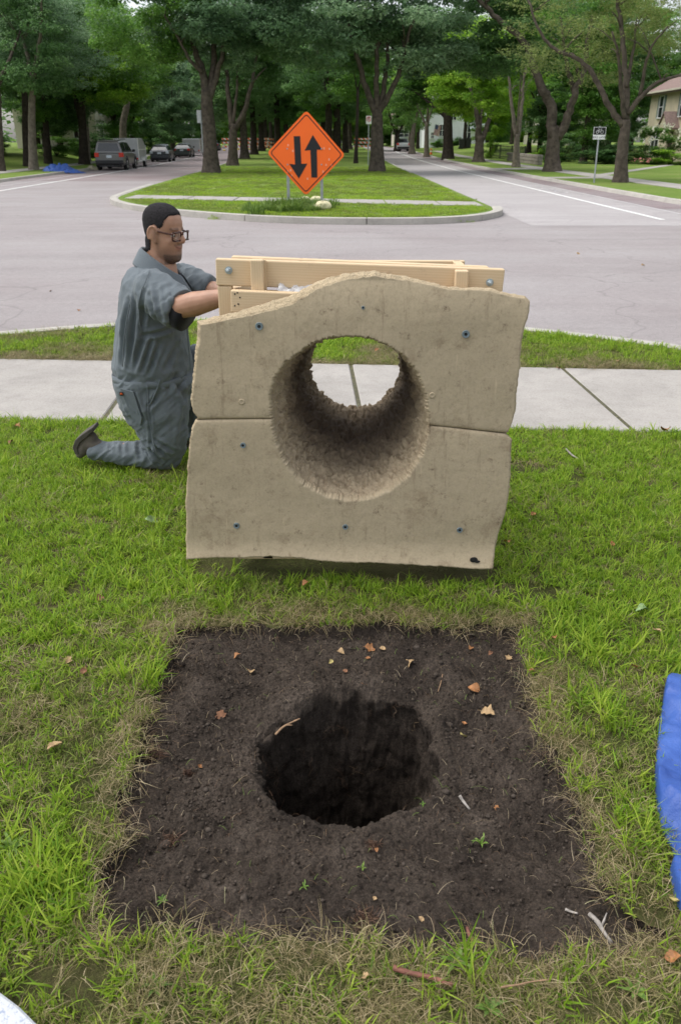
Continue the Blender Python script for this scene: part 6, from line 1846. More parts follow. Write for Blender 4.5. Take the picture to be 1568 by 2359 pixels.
def remesh(mb, voxel, iters=3):
    me = bpy.data.meshes.new('tmp'); me.from_pydata(mb.v, [], mb.f)
    bm = bmesh.new(); bm.from_mesh(me); bmesh.ops.recalc_face_normals(bm, faces=bm.faces); bm.to_mesh(me); bm.free()
    o = bpy.data.objects.new('tmp', me); C.objects.link(o)
    md = o.modifiers.new('r', 'REMESH'); md.mode = 'VOXEL'; md.voxel_size = voxel; md.adaptivity = 0
    bpy.context.view_layer.update()
    ev = bpy.data.meshes.new_from_object(o.evaluated_get(bpy.context.evaluated_depsgraph_get()))
    bpy.data.objects.remove(o); bpy.data.meshes.remove(me)
    n = len(ev.vertices); v = np.zeros(n * 3, dtype=np.float32); ev.vertices.foreach_get('co', v); v = v.reshape(-1, 3).astype(float)
    f = np.array([tuple(p.vertices) for p in ev.polygons if len(p.vertices) == 4])
    bpy.data.meshes.remove(ev)
    e = np.unique(np.sort(np.concatenate([f[:, [0, 1]], f[:, [1, 2]], f[:, [2, 3]], f[:, [3, 0]]]), axis=1), axis=0)
    def smooth_pass(v, lam):
        s = np.zeros_like(v); c = np.zeros(n)
        np.add.at(s, e[:, 0], v[e[:, 1]]); np.add.at(s, e[:, 1], v[e[:, 0]]); np.add.at(c, e[:, 0], 1); np.add.at(c, e[:, 1], 1)
        return v + lam * (s / np.maximum(c, 1)[:, None] - v)
    for _ in range(iters): v = smooth_pass(v, .6)
    return v, f
def normals(v, f):
    n = np.cross(v[f[:, 2]] - v[f[:, 0]], v[f[:, 3]] - v[f[:, 1]]); r = np.zeros_like(v)
    for k in range(4): np.add.at(r, f[:, k], n)
    return r / np.maximum(np.linalg.norm(r, axis=1, keepdims=True), 1e-9)
def skin_material():
    m, nt, b, _ = new_mat('skin')
    be = N(nt, 'ShaderNodeAttribute', attribute_name='beard'); lp = N(nt, 'ShaderNodeAttribute', attribute_name='lip')
    v = coords(nt); n = noise_tex(nt, v, 14, 5, .6); n2 = noise_tex(nt, v, 260, 3, .7)
    c = ramp(nt, n, [(.3, (.335, .180, .113)), (.7, (.43, .240, .158))])
    c = mix(nt, lp.outputs['Fac'], c, (.36, .14, .11))
    st = N(nt, 'ShaderNodeMath', operation='MULTIPLY'); nt.links.new(be.outputs['Fac'], st.inputs[0]); nt.links.new(ramp(nt, n2, [(.25, .55), (.6, 1.0)]), st.inputs[1])
    c = mix(nt, st.outputs[0], c, (.030, .021, .017))
    nt.links.new(c, b.inputs['Base Color']); b.inputs['Roughness'].default_value = .5; b.inputs['Subsurface Weight'].default_value = .08; b.inputs['Subsurface Radius'].default_value = (.01, .004, .002)
    bump(nt, b, n2, .1, .002)
    return m
M['skin'] = skin_material()
def cloth_material(name, col, sc=900):
    m, nt, b, _ = new_mat(name)
    v = coords(nt); n = noise_tex(nt, v, 3.5, 5, .6); n2 = noise_tex(nt, v, 380, 2, .8)
    c = ramp(nt, n, [(.3, tuple(x * .86 for x in col)), (.7, tuple(x * 1.08 for x in col))])
    c = mix(nt, 1.0, c, ramp(nt, n2, [(.3, .85), (.7, 1.1)]), 'MULTIPLY')
    nt.links.new(c, b.inputs['Base Color']); b.inputs['Roughness'].default_value = .85; b.inputs['Specular IOR Level'].default_value = .15
    b.inputs['Sheen Weight'].default_value = .12; bump(nt, b, n2, .25, .003)
    return m
M['coverall'] = cloth_material('grey_twill', (.135, .158, .173))
M['black_tee'] = cloth_material('black_jersey', (.012, .012, .014))
M['hair'] = simple('cropped_black_hair', (.020, .018, .020), .8, var=.8, scale=190, bmp=.8, bscale=420, spec=.25)
M['boot'] = simple('dusty_boot_leather', (.115, .098, .082), .85, var=.3, scale=14, bmp=.4, bscale=60)
M['sole'] = simple('rubber_sole', (.070, .062, .052), .9, var=.3, scale=20, bmp=.4, bscale=60)
M['tortoise'] = simple('tortoiseshell_frame', (.055, .018, .012), .25, var=.7, scale=120)
M['eye_white'] = simple('eye_white', (.7, .68, .65), .3, var=.03)
M['iris'] = simple('dark_iris', (.02, .012, .01), .2)
def lens_mat():
    m, nt, b, out = new_mat('spectacle_lens')
    t = nt.nodes.new('ShaderNodeBsdfTransparent'); t.inputs[0].default_value = (.96, .97, .98, 1); g = nt.nodes.new('ShaderNodeBsdfGlossy'); g.inputs['Roughness'].default_value = .03
    ms = nt.nodes.new('ShaderNodeMixShader'); ms.inputs[0].default_value = .10; nt.links.new(t.outputs[0], ms.inputs[1]); nt.links.new(g.outputs[0], ms.inputs[2]); nt.links.new(ms.outputs[0], out.inputs['Surface'])
    return m
M['lens'] = lens_mat()

BASE = G(372, 1072); BASE.z = 0
HO = P(379, 534, 4.02)                                   # head centre
yaw, nod = math.radians(-25), math.radians(6)
HF = Vector((math.cos(nod) * math.cos(yaw), math.cos(nod) * math.sin(yaw), -math.sin(nod)))
HL = Vector((-math.sin(yaw), math.cos(yaw), 0)); HU = HF.cross(HL)
HM = Matrix((HF, HL, HU)).transposed()
def H(x, y, z): return HO + HM @ Vector((x, y, z))
def k_at(px, py, Y):
    p = P(px, py, Y); return (Y * CP + (CAMH - p.z) * SP) / FPX
# joints
SHR, ELR, WRR = P(352, 668, 3.84), P(422, 706, 3.70), P(528, 681, 3.60)
SHL, ELL, WRL = P(412, 645, 4.22), P(478, 668, 4.14), P(556, 690, 3.90)
def hand(mb, wrist, dirv, palm_n, s=1.0, right=True):
    """palm plus four fingers and a thumb, curled over a beam"""
    d = Vector(dirv).normalized(); n = Vector(palm_n); n = (n - d * n.dot(d)).normalized(); w = d.cross(n) * (1 if right else -1)
    pc = wrist + d * .05 * s
    ell_tube(mb, [wrist - d * .01, wrist + d * .03, wrist + d * .085 * s], [.026, .040, .042], [.020, .017, .014], ref=n, n=12)
    for i, (o, L) in enumerate(((-.031, .066), (-.010, .074), (.011, .070), (.030, .055))):
        b = wrist + d * .082 * s + w * o
        p1 = b + d * L * .42 + n * .004; p2 = p1 + d * L * .20 + n * L * .28; p3 = p2 - d * L * .02 + n * L * .26
        ell_tube(mb, [b - d * .02, b, p1, p2, p3], [.0095, .0095, .0088, .0082, .0070], [.0095, .0095, .0088, .0082, .0070], ref=w, n=8)
    b = wrist + d * .030 - w * .030
    ell_tube(mb, [b, b + d * .028 - w * .020 + n * .010, b + d * .052 - w * .024 + n * .026, b + d * .066 - w * .014 + n * .042], [.014, .0125, .0105, .0085], [.014, .0125, .0105, .0085], ref=n, n=8)
def man_body():
    mb = MB()
    sph = lambda c, r: mb.sphere(H(*c), r, 18, 12, rot=HM)
    lv = [(-.134, .030, .062, .016), (-.129, .006, .078, .034), (-.116, -.024, .088, .048), (-.098, -.042, .0875, .058), (-.078, -.052, .085, .065), (-.055, -.062, .0875, .070), (-.030, -.076, .0865, .0735), (-.008, -.087, .082, .0755), (.012, -.094, .0815, .0765), (.026, -.097, .0865, .077), (.050, -.100, .086, .0775), (.074, -.097, .077, .075), (.096, -.085, .060, .066), (.113, -.064, .037, .050), (.123, -.036, .012, .026)]
    rings = []
    for z_, xb, xf, hw_ in lv:
        cx, a_ = (xb + xf) / 2, (xf - xb) / 2; rg = []
        for q_ in range(30):
            t_ = 2*PI*q_/30; c_, s_ = math.cos(t_), math.sin(t_)
            e_ = 0.86
            rg.append(H(cx + a_ * math.copysign(abs(c_) ** e_, c_), hw_ * math.copysign(abs(s_) ** e_, s_) * (1 - .06 * max(0, c_)), z_))
        rings.append(rg)
    mb.loft(rings)
    sph((.076, 0, .024), (.014, .046, .010))
    for s in (-1, 1):
        sph((.055, s * .034, -.030), (.024, .026, .026)); sph((.094, s * .012, -.030), (.011, .0095, .0095))
        er = Matrix.Rotation(s * math.radians(-24), 3, 'Z')
        mb.sphere(H(-.002, s * .081, -.006), (.022, .008, .036), 16, 10, rot=HM @ er)
        ell_tube(mb, [H(-.004 + .023 * math.cos(t_), s * (.087 - .008 * math.cos(t_)), -.002 + .035 * math.sin(t_)) for t_ in np.linspace(.25, PI + .8, 10)], [.0056] * 10, [.0056] * 10, ref=HL, n=8)
        sph((.004, s * .079, -.037), (.010, .007, .009))
    ell_tube(mb, [H(.080, 0, .022), H(.094, 0, .002), H(.108, 0, -.022), H(.104, 0, -.030)], [.009, .0105, .0135, .012], [.009, .0105, .013, .012], ref=HL, n=10)
    sph((.0815, 0, -.054), (.0125, .024, .0065)); sph((.080, 0, -.0665), (.0125, .021, .0075))
    nb = P(372, 628, 4.03)
    ell_tube(mb, [H(-.025, 0, -.03), H(-.022, 0, -.09), H(-.022, 0, -.12), nb, P(362, 660, 4.03)], [.066, .066, .068, .085, .10], [.062, .062, .064, .085, .14], n=18)
    ell_tube(mb, [P(360, 655, 4.03), P(352, 720, 4.03), P(352, 800, 4.03), P(355, 880, 4.03)], [.10, .12, .13, .13], [.19, .17, .165, .16], n=22)
    ell_tube(mb, [SHR, SHR.lerp(ELR, .5), ELR], [.062, .058, .050], [.062, .058, .050], n=14)
    ell_tube(mb, [ELR - (WRR - ELR) * .06, ELR.lerp(WRR, .25), ELR.lerp(WRR, .6), WRR], [.050, .056, .046, .032], [.050, .053, .042, .027], n=16)
    ell_tube(mb, [SHL, SHL.lerp(ELL, .5), ELL], [.060, .056, .048], [.060, .056, .048], n=14)
    ell_tube(mb, [ELL - (WRL - ELL) * .06, ELL.lerp(WRL, .25), ELL.lerp(WRL, .6), WRL], [.048, .054, .045, .030], [.048, .050, .040, .026], n=16)
    hand(mb, WRR, (WRR - ELR).normalized() + Vector((.1, 0, -.25)), (.15, .1, -1), 1.0, True)
    hand(mb, WRL, (WRL - ELL).normalized() + Vector((.1, 0, -.25)), (.15, -.1, -1), 1.0, False)
    # legs inside the coverall
    ell_tube(mb, [P(352, 880, 3.94), P(376, 985, 3.93), P(385, 1045, 3.94)], [.10, .085, .065], [.095, .085, .065], n=14)
    ell_tube(mb, [P(378, 1048, 3.95), P(300, 1045, 3.98), P(222, 1036, 4.0)], [.058, .060, .042], [.058, .058, .042], n=14)
    ell_tube(mb, [P(372, 885, 4.12), P(430, 850, 4.2), P(492, 822, 4.26)], [.095, .085, .068], [.09, .085, .068], n=14)
    ell_tube(mb, [P(490, 826, 4.26), P(472, 915, 4.28), P(450, 1012, 4.28)], [.062, .062, .045], [.060, .060, .045], n=14)
    v, f = remesh(mb, .0040, 3)
    nr = normals(v, f)
    l = (v - np.array(HO)) @ np.array(HM)            # head-local coordinates
    x, y, z = l[:, 0], np.abs(l[:, 1]), l[:, 2]
    head = (z > -.14) & (np.abs(l).max(axis=1) < .16)
    def sm(a, b, t): t = np.clip((t - a) / (b - a), 0, 1); return t * t * (3 - 2 * t)
    beard = sm(-.045, -.090, z) * sm(-.030, .02, x) * sm(-.160, -.135, z) * .42
    beard = np.maximum(beard, .92 * sm(-.078, -.098, z) * sm(.015, .045, x) * sm(-.160, -.138, z))
    beard = np.maximum(beard, .55 * np.exp(-((z + .046) / .006) ** 2) * (x > .07) * (y < .034))
    beard = np.maximum(beard, .38 * np.exp(-((x - .012) / .014) ** 2) * (z < .02) * (z > -.09) * (y > .05))
    brow = np.exp(-((z - .0275 + .08 * np.clip(y - .036, 0, 1)) / .005) ** 2) * (x > .045) * (y > .012) * (y < .052) * .62
    beard = np.maximum(beard, brow) * head
    lip = np.exp(-((z + .0615 - .007 * (y / .026) ** 2) / .008) ** 2) * (x > .072) * (y < .026) * .9 * head
    beard = np.maximum(beard, .9 * np.exp(-((z + .0610 - .009 * (y / .026) ** 2) / .0022) ** 2) * (x > .070) * (y < .026) * head)
    me = np_mesh('person', v - np.array(BASE), f, True); vert_attr(me, 'beard', beard); vert_attr(me, 'lip', lip)
    o = link('person', me, M['skin']); o.location = BASE
    tag(o, 'man in grey coveralls and glasses kneeling on one knee beside the timber frame', 'person')
    # hair: a close-cropped cap grown off the scalp itself
    ok = head & ((l[:, 1] ** 2 + 0) < .0072)
    hl = np.interp(x, [-.12, -.06, -.035, -.028, -.016, .030, .040, .050, .062, .075, .12], [-.100, -.096, -.080, -.020, .022, .024, .032, .070, .083, .086, .088])
    hl = hl + .004 * fbm(l, 60, 2, 7)
    d = z - hl
    isear = (y > .0795) & (z < .042) & (x > -.036) & (x < .036)
    keep = head & (d > 0) & ~isear
    fk = f[keep[f].all(axis=1)]
    ids = np.unique(fk); mp = -np.ones(len(v), dtype=int); mp[ids] = np.arange(len(ids))
    th = .0055 * np.clip(d / .012, .08, 1)
    hv = v + nr * (th + .0015 * fbm(l, 220, 2, 9))[:, None]
    hm = np_mesh('hair', hv[ids] - np.array(BASE), mp[fk], True)
    link('hair', hm, M['hair'], o)
    return o
man = man_body()
def man_clothes():
    mb = MB(); Y = 4.03
    st = [(366, 618, 40, .105), (362, 636, 62, .175), (358, 660, 72, .218), (354, 700, 76, .222), (351, 760, 79, .208), (352, 810, 85, .205), (354, 850, 89, .208), (355, 885, 90, .212), (358, 920, 83, .210), (366, 952, 72, .19)]
    pts = [P(a, b_, Y) for a, b_, _, _ in st]; k = [k_at(a, b_, Y) for a, b_, _, _ in st]
    ell_tube(mb, pts, [s[2] * kk for s, kk in zip(st, k)], [s[3] for s in st], n=30)
    # right thigh (kneeling), near side
    th = [(352, 892, 3.945, 80), (368, 950, 3.93, 68), (378, 1000, 3.93, 55), (384, 1035, 3.94, 44), (383, 1058, 3.945, 33)]
    ell_tube(mb, [P(a, b_, c) for a, b_, c, _ in th], [r * k_at(a, b_, c) for a, b_, c, r in th], [.115, .112, .102, .088, .070], n=22)
    sn = [(376, 1050, 3.95, 28), (335, 1048, 3.965, 31), (290, 1045, 3.98, 28), (250, 1040, 3.99, 22), (212, 1036, 4.0, 17)]
    flat_tube(mb, [P(a, b_, c) for a, b_, c, _ in sn], [r * k_at(a, b_, c) for a, b_, c, r in sn], [.080, .080, .075, .068, .062], n=20)
    # left leg, raised knee
    ell_tube(mb, [P(372, 888, 4.12), P(430, 852, 4.20), P(488, 822, 4.26)], [.125, .112, .088], [.11, .105, .088], n=20)
    flat_tube(mb, [P(486, 820, 4.26), P(474, 905, 4.28), P(458, 960, 4.28), P(449, 1012, 4.28)], [.085, .084, .074, .066], [.082, .082, .074, .066], n=20)
    # sleeves
    hemr = P(414, 712, 3.735); heml = P(490, 668, 4.12)
    flat_tube(mb, [P(345, 660, 3.90), SHR, P(385, 693, 3.775), hemr], [.085, .100, .100, .096], [.075, .090, .090, .086], n=22)
    flat_tube(mb, [P(400, 640, 4.17), SHL, P(452, 660, 4.17), heml], [.080, .090, .085, .075], [.075, .085, .08, .072], n=22)
    v, f = remesh(mb, .0058, 3)
    n = normals(v, f)
    # folds: ridged, drawn out along the pull of the cloth
    a = math.radians(24)
    q = np.c_[v[:, 0] * math.cos(a) + v[:, 2] * math.sin(a), v[:, 1], -v[:, 0] * math.sin(a) + v[:, 2] * math.cos(a)]
    r1 = 1 - np.abs(fbm(q * np.array([13, 9, 3.0]), 1, 3, 111)) * 2
    q2 = np.c_[v[:, 0] * .8 + v[:, 2] * .6, v[:, 1], -v[:, 0] * .6 + v[:, 2] * .8]
    r2 = 1 - np.abs(fbm(q2 * np.array([5, 12, 22.0]), 1, 3, 115)) * 2
    z = v[:, 2]
    low = np.clip((.55 - z) / .35, 0, 1)
    arm = np.exp(-((v[:, 0] - hemr.x + .05) / .16) ** 2) * np.exp(-((z - hemr.z) / .14) ** 2)
    waist = np.exp(-((z - P(354, 862, 4.0).z) / .05) ** 2)
    disp = .013 * (r1 - .5) * (1 - .55 * low) + .011 * (r2 - .5) * np.clip(low + arm + waist, 0, 1.2) + .003 * fbm(v, 9, 3, 119)
    # blouse over the waistband, gathered below it
    zw = P(354, 858, 4.0).z
    disp += .005 * np.exp(-((z - zw - .05) / .035) ** 2) - .004 * np.exp(-((z - zw) / .014) ** 2)
    # the strongest creases, each drawn from a to b (m), a trough with a lip on either side
    near = np.clip(.35 - n[:, 1] * 1.2, 0, 1)
    for (ax, az, bx, bz, am, wd) in [(302, 690, 284, 842, 9, 9), (320, 676, 303, 846, 8, 8), (338, 760, 312, 850, 8, 9), (352, 778, 330, 850, 7, 8), (366, 790, 346, 856, 6, 8), (346, 664, 330, 768, 5, 7), (374, 652, 394, 716, 5, 8), (362, 668, 380, 735, 5, 8), (388, 655, 408, 690, 4, 8), (332, 770, 392, 758, 7, 8),
          (398, 868, 424, 930, 10, 9), (424, 872, 404, 905, 8, 8), (345, 905, 352, 1050, 4, 6), (312, 898, 336, 965, 5, 6), (372, 900, 345, 935, 5, 8), (430, 905, 412, 1052, 6, 11), (345, 1028, 372, 1064, 9, 7), (352, 1018, 388, 1052, 8, 7), (338, 1040, 362, 1072, 9, 7), (360, 1010, 402, 1040, 6, 8), (298, 1014, 322, 1060, 8, 8), (262, 1018, 276, 1052, 8, 8), (318, 1016, 348, 1040, 7, 7), (236, 1020, 246, 1050, 6, 7), (405, 800, 380, 850, 7, 9), (420, 740, 408, 830, 5, 9)]:
        A, B = P(ax, az, 3.85), P(bx, bz, 3.85); dx, dz = B.x - A.x, B.z - A.z; L2 = dx * dx + dz * dz
        wobx = .006 * fbm(np.c_[v[:, 2] * 9, v[:, 0] * 9, 0 * v[:, 0] + ax], 1, 2, 5)
        t = np.clip(((v[:, 0] + wobx - A.x) * dx + (v[:, 2] - A.z) * dz) / L2, 0, 1)
        dd = np.hypot(v[:, 0] + wobx - A.x - t * dx, v[:, 2] - A.z - t * dz) / (wd * .001 * 1.25)
        env = np.sin(np.clip(t * .9 + .05, 0, 1) * PI) ** .6
        disp += near * env * am * .001 * 1.15 * (1.25 * np.exp(-((dd - 1.9) / 1.0) ** 2) - np.exp(-dd ** 2) * 1.15)
    v = v + n * disp[:, None]
    v[:, 2] = np.maximum(v[:, 2], .012)
    me = np_mesh('coverall', v - np.array(BASE), f, True); link('coverall', me, M['coverall'], man)
    def on(px, py, out=.003):
        p = P(px, py, 3.85)
        m_ = (np.abs(v[:, 0] - p.x) < .012) & (np.abs(v[:, 2] - p.z) < .012)
        return Vector((p.x, v[m_, 1].min() - out, p.z)) if m_.any() else p
    def line(nm, pts, r):
        q = resample(pts, max(6, len(pts) * 4)); m2 = MB(); m2.tube([on(a_, b_, r * .2) for a_, b_ in q], r, 5); m2.build(nm, M['coverall'], man, world=True, smooth_=True)
    line('side_seam', [(343, 880), (346, 950), (356, 1010), (366, 1052)], .0022)
    line('pocket_welt', [(371, 872), (366, 890), (352, 922), (345, 930)], .0034)
    line('armhole_seam', [(340, 652), (330, 690), (326, 730), (332, 762)], .0024)
    line('shoulder_seam', [(352, 618), (347, 640), (342, 655)], .0020)
    line('back_pleat', [(305, 690), (296, 740), (288, 800), (285, 842)], .0026)
    dH = (hemr - SHR).normalized()
    mb = MB(); flat_tube(mb, [hemr - dH * .030, hemr - dH * .026, hemr - dH * .002, hemr + dH * .001], [.094, .0995, .0985, .095], [.084, .0895, .0885, .085], n=28); mb.build('sleeve_hem', M['coverall'], man, world=True, smooth_=False, bevel=.001)
    # waistband strip
    mb = MB(); c = P(354, 862, 4.03); kk = k_at(354, 862, 4.03); rings = []
    for dz, e in ((-.018, .002), (-.017, .0065), (.015, .0065), (.016, .002)):
        rings.append([c + Vector(((90 * kk + e) * math.cos(t), (.206 + e) * math.sin(t), dz + .004 * math.sin(7 * t))) for t in np.linspace(0, 2*PI, 48, endpoint=False)])
    mb.loft(rings, cap=False); mb.build('waistband', M['coverall'], man, world=True, smooth_=True)
    # collar: stand-and-fall strip round the neck, open at the front
    mb = MB(); rows = []; m = 30
    for row, (rr, dz, ex) in enumerate(((.066, .046, 0), (.071, .060, .0), (.082, .050, .004), (.112, -.006, .008), (.115, -.014, .006))):
        pts = []
        for i in range(m):
            t = -PI * .93 + 2 * PI * .93 * i / (m - 1)          # 0 = back of the neck
            fr = (1 - math.cos(t)) / 2                         # 0 back, 1 front
            cx = P(369, 620, 4.03); d = Vector((-math.cos(t), math.sin(t), 0))
            r_ = rr * (1 + .05 * fr) ; zz = dz - .085 * fr ** 1.3 + .045 * (1 - fr)
            pts.append(cx + Vector((d.x * r_ * 1.12 + .018 * fr, d.y * r_, zz)))
        rows.append(pts)
    vs = [p for r_ in rows for p in r_]; fs = [(j*m+i, j*m+i+1, (j+1)*m+i+1, (j+1)*m+i) for j in range(len(rows)-1) for i in range(m-1)]
    mb.add(vs, fs); co = mb.build('collar', M['coverall'], man, world=True, smooth_=True); sd = co.modifiers.new('thick', 'SOLIDIFY'); sd.thickness = .004
    # undershirt showing inside the hem and at the neck
    dR = (hemr - SHR).normalized()
    mb = MB(); flat_tube(mb, [hemr - dR * .03 + Vector((0, 0, -.006)), hemr + dR * .020 + Vector((.008, 0, -.012)), hemr + dR * .036 + Vector((.014, 0, -.016))], [.086, .083, .078], [.076, .073, .069], n=20)
    mb.build('undershirt_sleeve', M['black_tee'], man, world=True, smooth_=True)
    # hip pocket and its small label
    mb = MB()
    yb = 3.835
    pk = [on(277, 893, .0), on(312, 897, .0), on(332, 958, .0), on(327, 978, .0), on(306, 960, .0)]
    nn = Vector((-.35, -1, 0)).normalized()
    mb.add([p + nn * .0 for p in pk] + [p + nn * .006 for p in pk], [(0,1,2,3,4), (9,8,7,6,5), (0,1,6,5), (1,2,7,6), (2,3,8,7), (3,4,9,8), (4,0,5,9)])
    mb.build('pocket', M['coverall'], man, world=True, bevel=.003)
    c = on(282, 905, .008); mb = MB(); mb.box(c, (.018, .004, .018), Matrix.Rotation(math.radians(-10), 3, 'Z')); lb = mb.build('pocket_label', M['sign_black'], man, world=True)
    mb = MB(); mb.tube([c + Vector((math.cos(t) * .0045, -.0035, math.sin(t) * .0045)) for t in np.linspace(-.9, PI + .9, 9)], .0014, 5); mb.build('label_emblem', M['orange_sheet'], lb, world=True)
    # front zip line
    mb = MB(); zp = [P(412, 655, 3.93), P(430, 720, 3.90), P(434, 790, 3.90), P(440, 850, 3.91)]; mb.tube(zp, .004, 6); mb.build('zip', M['coverall'], man, world=True)
man_clothes()
def boots():
    Yb = 4.0
    # kneeling foot: toes planted, heel up, sole turned back
    mb = MB(); ell_tube(mb, [P(240, 1036, Yb), P(222, 1030, Yb), P(204, 1018, Yb)], [.040, .048, .046], [.044, .048, .046], n=16)
    ell_tube(mb, [P(210, 1004, Yb), P(200, 1018, Yb), P(190, 1034, Yb), P(186, 1046, Yb)], [.040, .046, .040, .024], [.040, .046, .048, .046], n=16)
    v, f = remesh(mb, .006, 3); me = np_mesh('boot', v - np.array(BASE), f, True); bo = link('boot', me, M['boot'], man)
    ol = [(167, 1032), (173, 1014), (190, 1000), (213, 985), (217, 993), (198, 1008), (184, 1020), (178, 1034), (182, 1048), (173, 1046)]
    mb = MB(); a = [P(x, y, Yb - .052) for x, y in ol]; b = [p + Vector((0, .104, 0)) for p in a]; n = len(a)
    mb.add(a + b, [tuple(range(n)), tuple(range(2*n-1, n-1, -1))] + [(i, n+i, n+(i+1) % n, (i+1) % n) for i in range(n)]); mb.build('boot_sole', M['sole'], bo, world=True, bevel=.004)
    Yl = 4.28
    mb = MB(); h = P(428, 1044, Yl); h.z = .06
    ell_tube(mb, [h + Vector((.03, 0, .11)), h + Vector((.03, 0, .05)), h + Vector((.035, 0, .01))], [.046, .050, .050], [.044, .045, .044], n=16)
    ell_tube(mb, [h + Vector((.0, 0, .0)), h + Vector((.09, 0, .005)), h + Vector((.17, 0, -.012)), h + Vector((.235, 0, -.02))], [.045, .050, .038, .024], [.042, .046, .050, .036], n=16)
    v, f = remesh(mb, .006, 3); me = np_mesh('boot', v - np.array(BASE), f, True); bo = link('boot', me, M['boot'], man)
    mb = MB(); mb.loft([[h + Vector((x, s * w, zz)) for x, w in ((-.05, .03), (-.02, .043), (.06, .043), (.17, .05), (.24, .035), (.265, .01))  for s in (1,)] + [h + Vector((x, -w, zz)) for x, w in reversed(((-.05, .03), (-.02, .043), (.06, .043), (.17, .05), (.24, .035), (.265, .01)))] for zz in (-.052, -.030)])
    mb.build('boot_sole', M['sole'], bo, world=True, bevel=.003)
boots()
def glasses():
    root = None
    mb = MB()
    def rimpts(s):
        ol = rounded([(-.027, -.019), (.027, -.019), (.027, .019), (-.027, .019)], .009, 4)
        return [H(.101 - .10 * abs(a * .25) - (.010 if s * a > .02 else 0), s * .034 + a, -.004 + b_ - .0) for a, b_ in ol]
    for s in (-1, 1):
        q = rimpts(s); mb.tube(q + [q[0]], .0040, 6)
        mb.tube([H(.093, s * .062, .006), H(.060, s * .074, .009), H(.0, s * .083, .013), H(-.018, s * .084, .010)], [(.0028, .0042)] * 4, 6)
    mb.tube([H(.101, -.008, .003), H(.105, 0, .006), H(.101, .008, .003)], .003, 6)
    fr = mb.build('glasses', M['tortoise'], man, world=True)
    for s in (-1, 1):
        q = rimpts(s); c = sum(q, Vector()) / len(q); m2 = MB(); m2.add(q + [c], [(i, (i + 1) % len(q), len(q)) for i in range(len(q))]); m2.build('lens', M['lens'], fr, world=True)
    for s in (-1, 1):
        m2 = MB(); m2.sphere(H(.0665, s * .031, -.002), .0135, 12, 8); e = m2.build('eye', M['eye_white'], man, world=True, smooth_=True)
        m2 = MB(); m2.sphere(H(.0765, s * .0305, -.0035), .0055, 10, 7); m2.build('iris', M['iris'], e, world=True, smooth_=True)
        m2 = MB(); m2.tube([H(.076, s * .019, .004), H(.080, s * .031, .0075), H(.073, s * .044, .003)], .0028, 6); m2.build('upper_eyelid', M['skin'], man, world=True, smooth_=True)
glasses()
# ================================================================== SMALL THINGS
def tarp_material():
    m, nt, b, _ = new_mat('blue_tarp')
    v = coords(nt); n = noise_tex(nt, v, 6, 5, .6); w = noise_tex(nt, coords(nt, (1, 1, 1)), 160, 2, .5)
    sp = noise_tex(nt, v, 42, 4, .8)
    c = ramp(nt, n, [(.3, (.026, .072, .29)), (.7, (.050, .120, .40))])
    c = mix(nt, ramp(nt, sp, [(.66, 0.0), (.74, .8)]), c, (.05, .045, .04))
    nt.links.new(c, b.inputs['Base Color']); b.inputs['Roughness'].default_value = .48; b.inputs['Specular IOR Level'].default_value = .4
    vo = N(nt, 'ShaderNodeTexVoronoi', feature='F1'); vo.inputs['Scale'].default_value = 11; vv = noise_tex(nt, v, 7, 3); nt.links.new(mix(nt, .25, v, vv), vo.inputs['Vector'])
    bump(nt, b, mix(nt, .25, vo.outputs['Distance'], w), .30, .02)
    return m
M['tarp'] = tarp_material()
def near_tarp():
    E = [tuple(G(*q))[:2] for q in [(1620, 1556), (1568, 1566), (1534, 1574), (1524, 1620), (1514, 1690), (1508, 1760), (1506, 1810), (1512, 1870), (1524, 1925), (1545, 1960), (1552, 2000), (1540, 2010), (1546, 2050), (1558, 2090), (1580, 2110), (1640, 2110)]]
    e = resample(spline([(x, y, 0) for x, y in E], 6), 110)[:, :2]
    nv = 46; V = []
    mid = np.array([e[:, 0].max() + .25, e[:, 1].mean()])
    for j in range(nv):
        t = j / (nv - 1)
        s = t ** 1.6
        for i in range(len(e)):
            d = mid - e[i]; p = e[i] + d * s * .95
            q = np.array([[p[0] * 1.0, p[1], 0]])
            h = .008 * (1 - math.exp(-s * 60)) + .034 * (1 - math.exp(-s * 4)) + .03 * s
            V.append((p[0], p[1], h, i / len(e) * 9, t))
    V = np.array(V); p = np.c_[V[:, 0], V[:, 1], 0 * V[:, 0]]
    fold = 1 - np.abs(fbm(np.c_[V[:, 3] * .9, V[:, 4] * 2.2, 0 * V[:, 0]], 1.0, 3, 131)) * 2
    cr = 1 - np.abs(fbm(p, 7, 4, 133)) * 2.4
    up = np.clip(V[:, 4] / .05, 0, 1)
    z = V[:, 2] * (0.75 + .35 * fold) + up * (.022 * cr + .026 * (1 - np.abs(vnoise(np.c_[p[:, 0] * .8 + p[:, 1] * .5, p[:, 1] * .8 - p[:, 0] * .5, 0 * p[:, 0]] * np.array([9., 3.2, 1]), 1, 136)) * 3) + .010 * (1 - np.abs(fbm(p, 17, 3, 134)) * 2.4)) + .004
    bul = (V[:, 4] < .25) * np.sin(np.clip(V[:, 4] / .25, 0, 1) * PI) * .004
    V3 = np.c_[V[:, 0] - bul, V[:, 1], np.maximum(z, .012 * up + .003)]
    n = len(e); f = np.array([(j*n+i, j*n+i+1, (j+1)*n+i+1, (j+1)*n+i) for j in range(nv-1) for i in range(n-1)])
    o0 = V3.mean(axis=0); o0[2] = 0
    o = link('tarpaulin', np_mesh('tarpaulin', V3 - o0, f, False), M['tarp']); o.location = o0
    tag(o, 'crumpled blue tarpaulin heaped on the grass at the right of the dug square', 'tarpaulin')
near_tarp()
